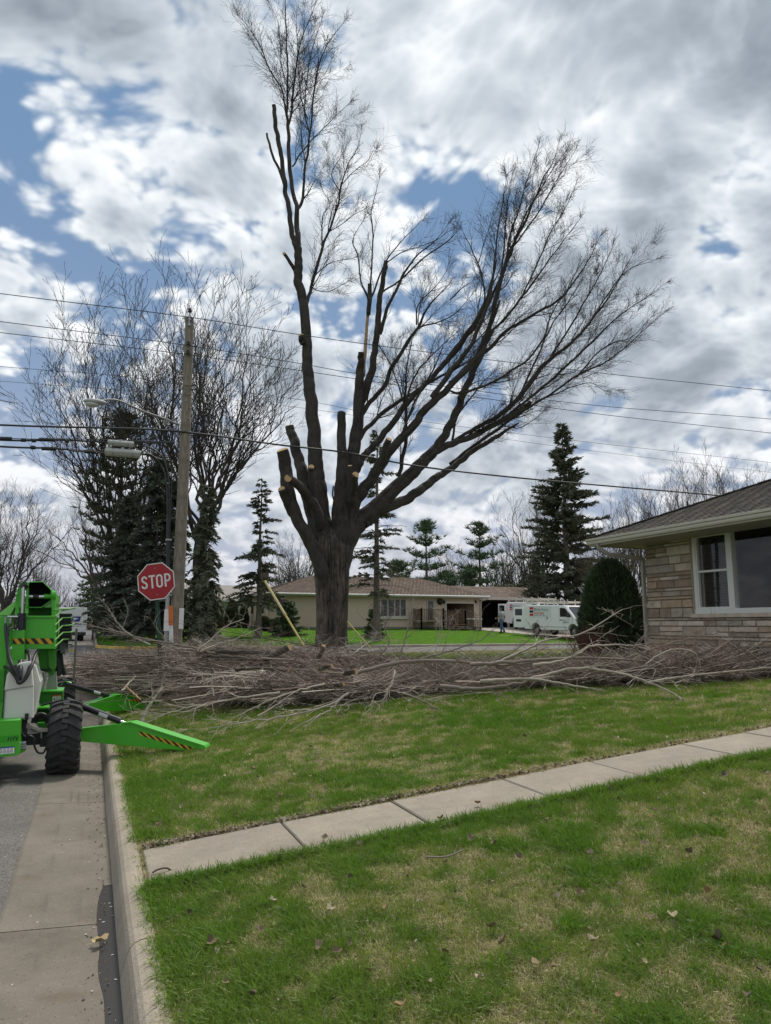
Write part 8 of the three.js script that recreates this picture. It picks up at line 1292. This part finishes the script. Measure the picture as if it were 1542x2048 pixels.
  // two cars parked far down under the evergreens
  const mkCar = (px, d, col, label, turn) => { const p = P(px, 1250, d); p.y = groundH(p.x, -p.z); const c = thing('parked_car', label, 'car', p, turn); const o = new THREE.Shape([[-2.2, 0.35], [-2.2, 0.85], [-1.5, 0.98], [-0.9, 1.42], [0.6, 1.45], [1.25, 0.98], [2.1, 0.85], [2.25, 0.4]].map(([x, y]) => new THREE.Vector2(x, y))); part(c, 'body', new THREE.ExtrudeGeometry(o, { depth: 1.55, bevelEnabled: true, bevelSize: 0.06, bevelThickness: 0.1, bevelSegments: 3 }).translate(0, 0, -0.78), std(col, 0.3)); for (const z of [0.885, -0.9]) part(c, 'side_window', plate([[-1.35, 1.0], [1.05, 1.0], [0.5, 1.38], [-0.85, 1.36]], 0.012, 0.002).translate(0, 0, z), M.autoGlass); for (const [x, z] of [[-1.4, 0.8], [1.4, 0.8], [-1.4, -0.8], [1.4, -0.8]]) part(c, 'wheel', new THREE.CylinderGeometry(0.32, 0.32, 0.2, 20).rotateX(Math.PI / 2).translate(x, 0.32, z), M.rubber); for (const z of [-0.6, 0.6]) part(c, 'headlight', rbox(0.05, 0.14, 0.3, 0.02).translate(2.24, 0.72, z), std([0.6, 0.6, 0.58], 0.15)); };
  mkCar(221, 62, [0.03, 0.032, 0.036], 'dark car parked on the grass under the evergreens behind the stop sign', 0.5); mkCar(204, 70, [0.6, 0.6, 0.6], 'white car parked just left of the dark car, down the street', 0.8);
}

// ================================================================ GRASS, LEAVES, LITTER
{
  const rng = mulberry(1234), mtx = new THREE.Matrix4(), qt = new THREE.Quaternion(), eu = new THREE.Euler(), col = new THREE.Color();
  function tuft(n, rad, h0, h1, w, flop, seed) {
    const r = mulberry(seed), mb = new MB();
    for (let i = 0; i < n; i++) {
      const a = r() * 6.283, q = Math.sqrt(r()) * rad, p = V(Math.cos(a) * q, -0.006, Math.sin(a) * q), l = lerp(h0, h1, r()), b = a + (r() - 0.5) * 2.2, f = flop * (0.4 + r()), dir = V(Math.cos(b) * f, 1, Math.sin(b) * f).normalize(), s = V(-Math.sin(b), 0, Math.cos(b)).multiplyScalar(w * (0.7 + r() * 0.6) / 2);
      const m = p.clone().addScaledVector(dir, l * 0.55), d2 = dir.clone().add(V(Math.cos(b) * f * 1.3, -0.45 * f, Math.sin(b) * f * 1.3)).normalize(), e = m.clone().addScaledVector(d2, l * 0.5), s2 = s.clone().multiplyScalar(0.8);
      const nn = V().crossVectors(s, dir).normalize(); if (nn.y < 0) nn.negate();
      const i0 = mb.v(p.clone().sub(s), nn, 0, 0), i1 = mb.v(p.clone().add(s), nn, 1, 0), i2 = mb.v(m.clone().add(s2), nn, 1, 0.5), i3 = mb.v(m.clone().sub(s2), nn, 0, 0.5), i4 = mb.v(e, nn, 0.5, 1); mb.i.push(i0, i1, i2, i0, i2, i3, i3, i2, i4);
    }
    return mb.geo();
  }
  const dryness = (E, N) => {                 // straw coloured patches in the turf
    let a = fbm(E * 0.8 + 3.1, N * 0.8 + 8.2, 2.2, 3) * 0.7 + fbm(E * 4.6, N * 4.6, 7.2, 4) * 1.7;
    if (N < 4.6) a += 0.12;
    if (N > 4.0 && N < 4.75) a -= 0.35 * sstep(4.0, 4.5, N);           // a lush band beside the footpath
    if (N > 5.3 && N < 5.62) a += 0.5; 
    a += 0.25 * sstep(0.9, 1.6, E) * sstep(3.2, 2.2, E) * sstep(6.2, 6.9, N) * sstep(8.6, 7.6, N);
    if (E < 0.62) a -= 0.3;
    return a;
  };
  const fresh = [], straw = [], half = 27.6 * Math.PI / 180 + 0.13;
  const blocked = (E, N) => (N > 4.62 && N < 5.40 && E > 0.35) || E > 11.0 || Math.hypot(E - 6.6, N - 21) < 0.62 || N > N1 - 0.1;
  const edgeH = (E, N) => nearH(E, N) - 0.012;
  for (let d = 1.9; d < 29;) {
    const s = 0.0095 + 0.0027 * d, nA = Math.floor(2 * half * d / s);
    for (let i = 0; i < nA; i++) {
      const a = YAW + lerp(-half, half, (i + rng()) / nA), dd = d + (rng() - 0.5) * s * 2, E = Math.sin(a) * dd, N = Math.cos(a) * dd;
      if (E < nearEdge(N) - 0.015 + (rng() - 0.5) * 0.03 || blocked(E, N)) continue;
      const dr = dryness(E, N), t = 0.12 + 0.8 * sstep(-0.2, 0.30, dr + (rng() - 0.5) * 0.5), vig = sstep(0.0, -0.4, dr);
      const far = 1 + Math.max(0, d - 4) * 0.04;
      (rng() < t * 0.8 ? straw : fresh).push([E, N, far, t, vig]);
    }
    d += s;
  }
  // dead thatch pushed up along the far edge of the footpath and beside the kerb
  for (let i = 0; i < 3800; i++) { const E = 0.4 + Math.pow(rng(), 1.5) * 11, N = 5.40 + Math.abs(rng() + rng() - 1) * 0.16; straw.push([E, N, 1 + E * 0.05, 1, 0]); }
  for (let i = 0; i < 900; i++) { const N = 1.5 + Math.pow(rng(), 1.6) * 9, E = 0.36 + Math.abs(rng() + rng() - 1) * 0.05; straw.push([E, N, 1, 1, 0]); }
  // grass leaning over the near edge of the footpath
  for (let i = 0; i < 2600; i++) { const E = 0.4 + Math.pow(rng(), 1.4) * 11, N = 4.64 + (rng() - 0.5) * 0.05; fresh.push([E, N, 1.1 + E * 0.05, 0, 0.9]); }
  const plantTufts = (list, kinds, name, label, tint) => {
    const groups = kinds.map(() => []); list.forEach((q) => groups[Math.floor(rng() * kinds.length)].push(q));
    kinds.forEach((g, k) => {
      const L = groups[k], im = new THREE.InstancedMesh(g, new THREE.MeshPhysicalMaterial({ color: 0xffffff, roughness: 0.9, specularIntensity: 0.35, transmission: 0.38, thickness: 0, side: THREE.DoubleSide }), L.length); im.name = name + (k ? '_' + String(k).padStart(3, '0') : '');
      L.forEach(([E, N, far, t, vig], i) => { eu.set((rng() - 0.5) * 0.25, rng() * 6.283, (rng() - 0.5) * 0.25); const s = (0.75 + rng() * 0.5) * (1 + vig * 0.3); mtx.compose(V(E, edgeH(E, N), -N), qt.setFromEuler(eu), V(s * far, s * (1 + (far - 1) * 0.3), s * far)); im.setMatrixAt(i, mtx); im.setColorAt(i, tint(E, N, t, vig, col)); });
      tag(im, label, 'grass', null, 'stuff'); im.receiveShadow = true; im.castShadow = true; scene.add(im);
    });
  };
  plantTufts(fresh, [1, 2, 3, 4].map((k) => tuft(12, 0.021, 0.028, 0.066, 0.0031, 0.6, k)), 'lawn_grass', 'short fresh green grass blades of the front lawn', (E, N, t, vig, c) => { const k = 0.75 + rng() * 0.55, y = clamp(t * 0.8 + rng() * 0.25 + noise3(E * 0.6, N * 0.6, 4) * 0.3 - 0.05); return c.setRGB(lerp(0.125, 0.29, y) * k, lerp(0.26, 0.33, y) * k, lerp(0.018, 0.065, y) * k); });
  plantTufts(straw, [5, 6, 7].map((k) => tuft(10, 0.026, 0.022, 0.055, 0.003, 1.0, k)), 'dry_grass', 'straw coloured dead grass showing through the front lawn', (E, N, t, vig, c) => { const k = 0.7 + rng() * 0.55, m = rng(); return c.setRGB(lerp(0.64, 0.42, m * m) * k, lerp(0.56, 0.35, m * m) * k, lerp(0.33, 0.19, m * m) * k); });
  console.log('tufts', fresh.length, straw.length);

  // dry leaves: a lobed, curled blade with its stalk
  function leafGeo(seed) {
    const r = mulberry(seed), n = 11, mb = new MB(), o = [], curl = 0.6 + r() * 1.1, tw = (r() - 0.5) * 2.2;
    for (let i = 0; i < n; i++) { const a = i / n * 6.283, R = 0.045 * (0.62 + 0.42 * Math.pow(Math.abs(Math.cos(a * 1.5 + 0.3)), 1.4) + (r() - 0.5) * 0.2), x = Math.cos(a) * R * 1.25, z = Math.sin(a) * R; o.push(V(x, curl * (z * z * 14 + x * x * 6) + tw * x * z * 10 + r() * 0.006, z)); }
    const c = V(0, 0.002, 0); for (let i = 0; i < n; i++) mb.tri(c, o[(i + 1) % n], o[i]); mb.tube([V(-0.05, 0.012, 0), V(-0.085, 0.018, 0.006)], [0.0014, 0.001], 3); return mb.geo(true);
  }
  const lg = [1, 2, 3, 4, 5].map(leafGeo), lm = [[0.22, 0.165, 0.09], [0.15, 0.11, 0.065], [0.32, 0.265, 0.17], [0.11, 0.082, 0.055], [0.42, 0.36, 0.26], [0.24, 0.15, 0.075]].map((c) => std(c, 0.9, { side: THREE.DoubleSide }));
  const leafAt = (E, N, s, up = 0.028, kind) => { const m = new THREE.Mesh(lg[Math.floor(rng() * 5)], lm[kind ?? Math.floor(Math.pow(rng(), 1.2) * 6)]); m.name = numbered('dead_leaf'); m.position.set(E, groundH(E, N) + up, -N); m.rotation.set((rng() - 0.5) * 1.5, rng() * 6.283, (rng() - 0.5) * 1.5); m.scale.setScalar(s * 0.44); m.castShadow = m.receiveShadow = true; scene.add(m); return m; };
  const seen = [[345, 1545], [505, 1545], [600, 1557], [660, 1455], [725, 1457], [838, 1520], [850, 1522], [880, 1500], [955, 1620], [1152, 1424], [1168, 1422], [1312, 1446], [1345, 1455], [720, 1700], [545, 1815], [610, 1790], [660, 1835], [700, 1905], [520, 1880], [675, 1925], [640, 1910], [835, 1880], [850, 1865], [895, 1925], [985, 1868], [1035, 1728], [1095, 1652], [1160, 1802], [1190, 1660], [1220, 1585], [1310, 1632], [1415, 1655], [1350, 1850], [1405, 1887], [1440, 1895], [1455, 1912], [1525, 1960], [1480, 1840], [1300, 1850], [1240, 1790], [1115, 1810], [1080, 1640], [1180, 1720], [560, 2020], [500, 2010], [800, 2035], [1110, 1955], [1075, 1950], [960, 1980], [1240, 2010], [1500, 2020], [940, 1690], [990, 1700], [700, 1770], [1330, 1570], [1450, 1560], [1500, 1640], [420, 1600], [470, 1640], [360, 1620], [560, 1600], [690, 1590], [760, 1540], [980, 1520], [1050, 1480], [1110, 1500], [1240, 1470], [1400, 1430], [620, 1500], [450, 1560], [320, 1660], [1420, 1800], [1290, 1700], [1380, 1720], [910, 1800], [770, 1830], [740, 1960], [860, 1985], [1010, 1900], [1190, 1900], [1290, 1950], [420, 1900], [450, 1980], [380, 1840], [560, 1720], [650, 1690], [880, 1650]];
  seen.forEach(([x, y]) => { const g = onGround(x, y), m = leafAt(g.x, -g.z, 0.55 + rng() * 0.75); const shade = ['brown', 'dark brown', 'light brown', 'blackish brown', 'pale tan', 'reddish brown'][lm.indexOf(m.material)], far = g.z < -5.4; tag(m, far ? `curled ${shade} dry leaf lying in the strip of lawn beyond the footpath` : `curled ${shade} dry leaf lying in the near lawn this side of the footpath`, 'leaf', `${shade} dry leaves ${far ? 'beyond' : 'this side of'} the footpath`); });
  // crumbs of leaf and thatch too many to count
  { const N = 3600, g = lg[0], im = new THREE.InstancedMesh(g, std([1, 1, 1], 0.95, { side: THREE.DoubleSide }), N); im.name = 'leaf_litter'; for (let i = 0; i < N; i++) { let E, Nn, y; const k = i % 3 === 1 && i % 5 ? 2 : i % 3; if (k === 0) { E = 0.4 + Math.pow(rng(), 1.6) * 10; Nn = 5.40 + rng() * 0.1; } else if (k === 1) { Nn = 1.6 + rng() * 14; E = 0.16 - Math.pow(rng(), 2.5) * 0.1; } else { const dd = 2 + 12 * Math.sqrt(rng()), a = YAW + (rng() - 0.5) * 1.1; E = Math.sin(a) * dd; Nn = Math.cos(a) * dd; if (E < 0.4 || (Nn > 4.6 && Nn < 5.4)) { E = 0.4 + rng() * 3; Nn = 5.42; } } y = k === 1 ? roadH(E, Nn) - 0.008 : edgeH(E, Nn) + 0.012 + rng() * 0.015; eu.set((rng() - 0.5) * 1.4, rng() * 6.3, (rng() - 0.5) * 1.4); mtx.compose(V(E, y, -Nn), qt.setFromEuler(eu), V(1, 1, 1).multiplyScalar(k === 1 ? 0.05 + rng() * 0.12 : 0.14 + rng() * 0.2)); im.setMatrixAt(i, mtx); const c = [[0.2, 0.14, 0.09], [0.12, 0.085, 0.06], [0.3, 0.24, 0.17], [0.4, 0.35, 0.27]][Math.floor(rng() * 4)]; im.setColorAt(i, col.setRGB(...c)); } tag(im, 'crumbled dry leaves and thatch along the kerb and footpath edges', 'leaf litter', null, 'stuff'); scene.add(im); }
  // single things worth pointing at
  const gl = (x, y) => { const r = rayOf(x, y), k = (EYE - 0.0) / -r.U; return V(r.E * k, 0, -r.N * k); };
  { const p = gl(199, 1889), m = leafAt(p.x, -p.z, 1.0, 0.015, 4); m.name = 'gutter_leaf'; m.position.y = 0.012; m.rotation.set(0.1, 0.4, 0.05); m.scale.set(0.85, 0.8, 0.7); m.material = std([0.44, 0.34, 0.18], 0.9, { side: THREE.DoubleSide }); m.userData = {}; tag(m, 'big tan dry leaf lying at the rim of the gutter puddle', 'leaf'); const b = gl(207, 1643), n = leafAt(b.x, -b.z, 0.6, 0.012, 4); n.userData = {}; n.position.y = 0.01; tag(n, 'dry leaf against the kerb in the gutter beyond the slab joint', 'leaf'); }
  { const a = onGround(851, 1727), b = onGround(930, 1718), t = part(scene, 'fallen_twig', (() => { const mb = new MB(), c = curve([V(0, 0.03, 0), b.clone().sub(a).multiplyScalar(0.5).add(V(0, 0.022, 0.02)), b.clone().sub(a).add(V(0, 0.04, 0))], 10); mb.tube(c, c.map((_, i) => lerp(0.006, 0.0035, i / 10)), 6, { capA: true, capB: true }); mb.tube([c[7], c[7].clone().add(V(0.03, 0.03, -0.03))], [0.003, 0.0015], 4); return mb.geo(); })(), M.midBark); t.position.copy(a); tag(t, 'bare finger thick twig lying on the near lawn', 'twig'); }
  { const p = onGround(322, 1748), mb = new MB(), c = curve([V(-0.05, 0.01, 0), V(-0.02, 0.026, 0.005), V(0.03, 0.028, 0), V(0.06, 0.008, -0.01)], 10); mb.tube(c, c.map(() => 0.006), 5); const t = part(scene, 'curled_leaf', mb.geo(), lm[3]); t.position.copy(p); tag(t, 'dark curled leaf strip on the corner of the first footpath slab', 'leaf'); }
  // pale seeds and chips on the gutter concrete
  { const N = 260, g = new THREE.IcosahedronGeometry(0.006, 0).scale(1, 0.4, 0.6), im = new THREE.InstancedMesh(g, std([1, 1, 1], 0.9), N); im.name = 'gravel_crumbs'; for (let i = 0; i < N; i++) { const Nn = 1.6 + rng() * 10, E = rng() < 0.4 ? 0.2 - Math.pow(rng(), 2) * 0.15 : -0.5 + rng() * 0.7; eu.set(0, rng() * 6, 0); mtx.compose(V(E, roadH(E, Nn) + 0.004 - 0.01 * sstep(-0.2, 0.2, E), -Nn), qt.setFromEuler(eu), V(1, 1, 1).multiplyScalar(0.5 + rng() * 1.2)); im.setMatrixAt(i, mtx); const k = rng() < 0.4 ? 0.5 : 0.12; im.setColorAt(i, col.setRGB(k, k * 0.95, k * 0.86)); } tag(im, 'small stones and seeds scattered in the gutter', 'grit', null, 'stuff'); scene.add(im); }
}

renderer.render(scene, camera);
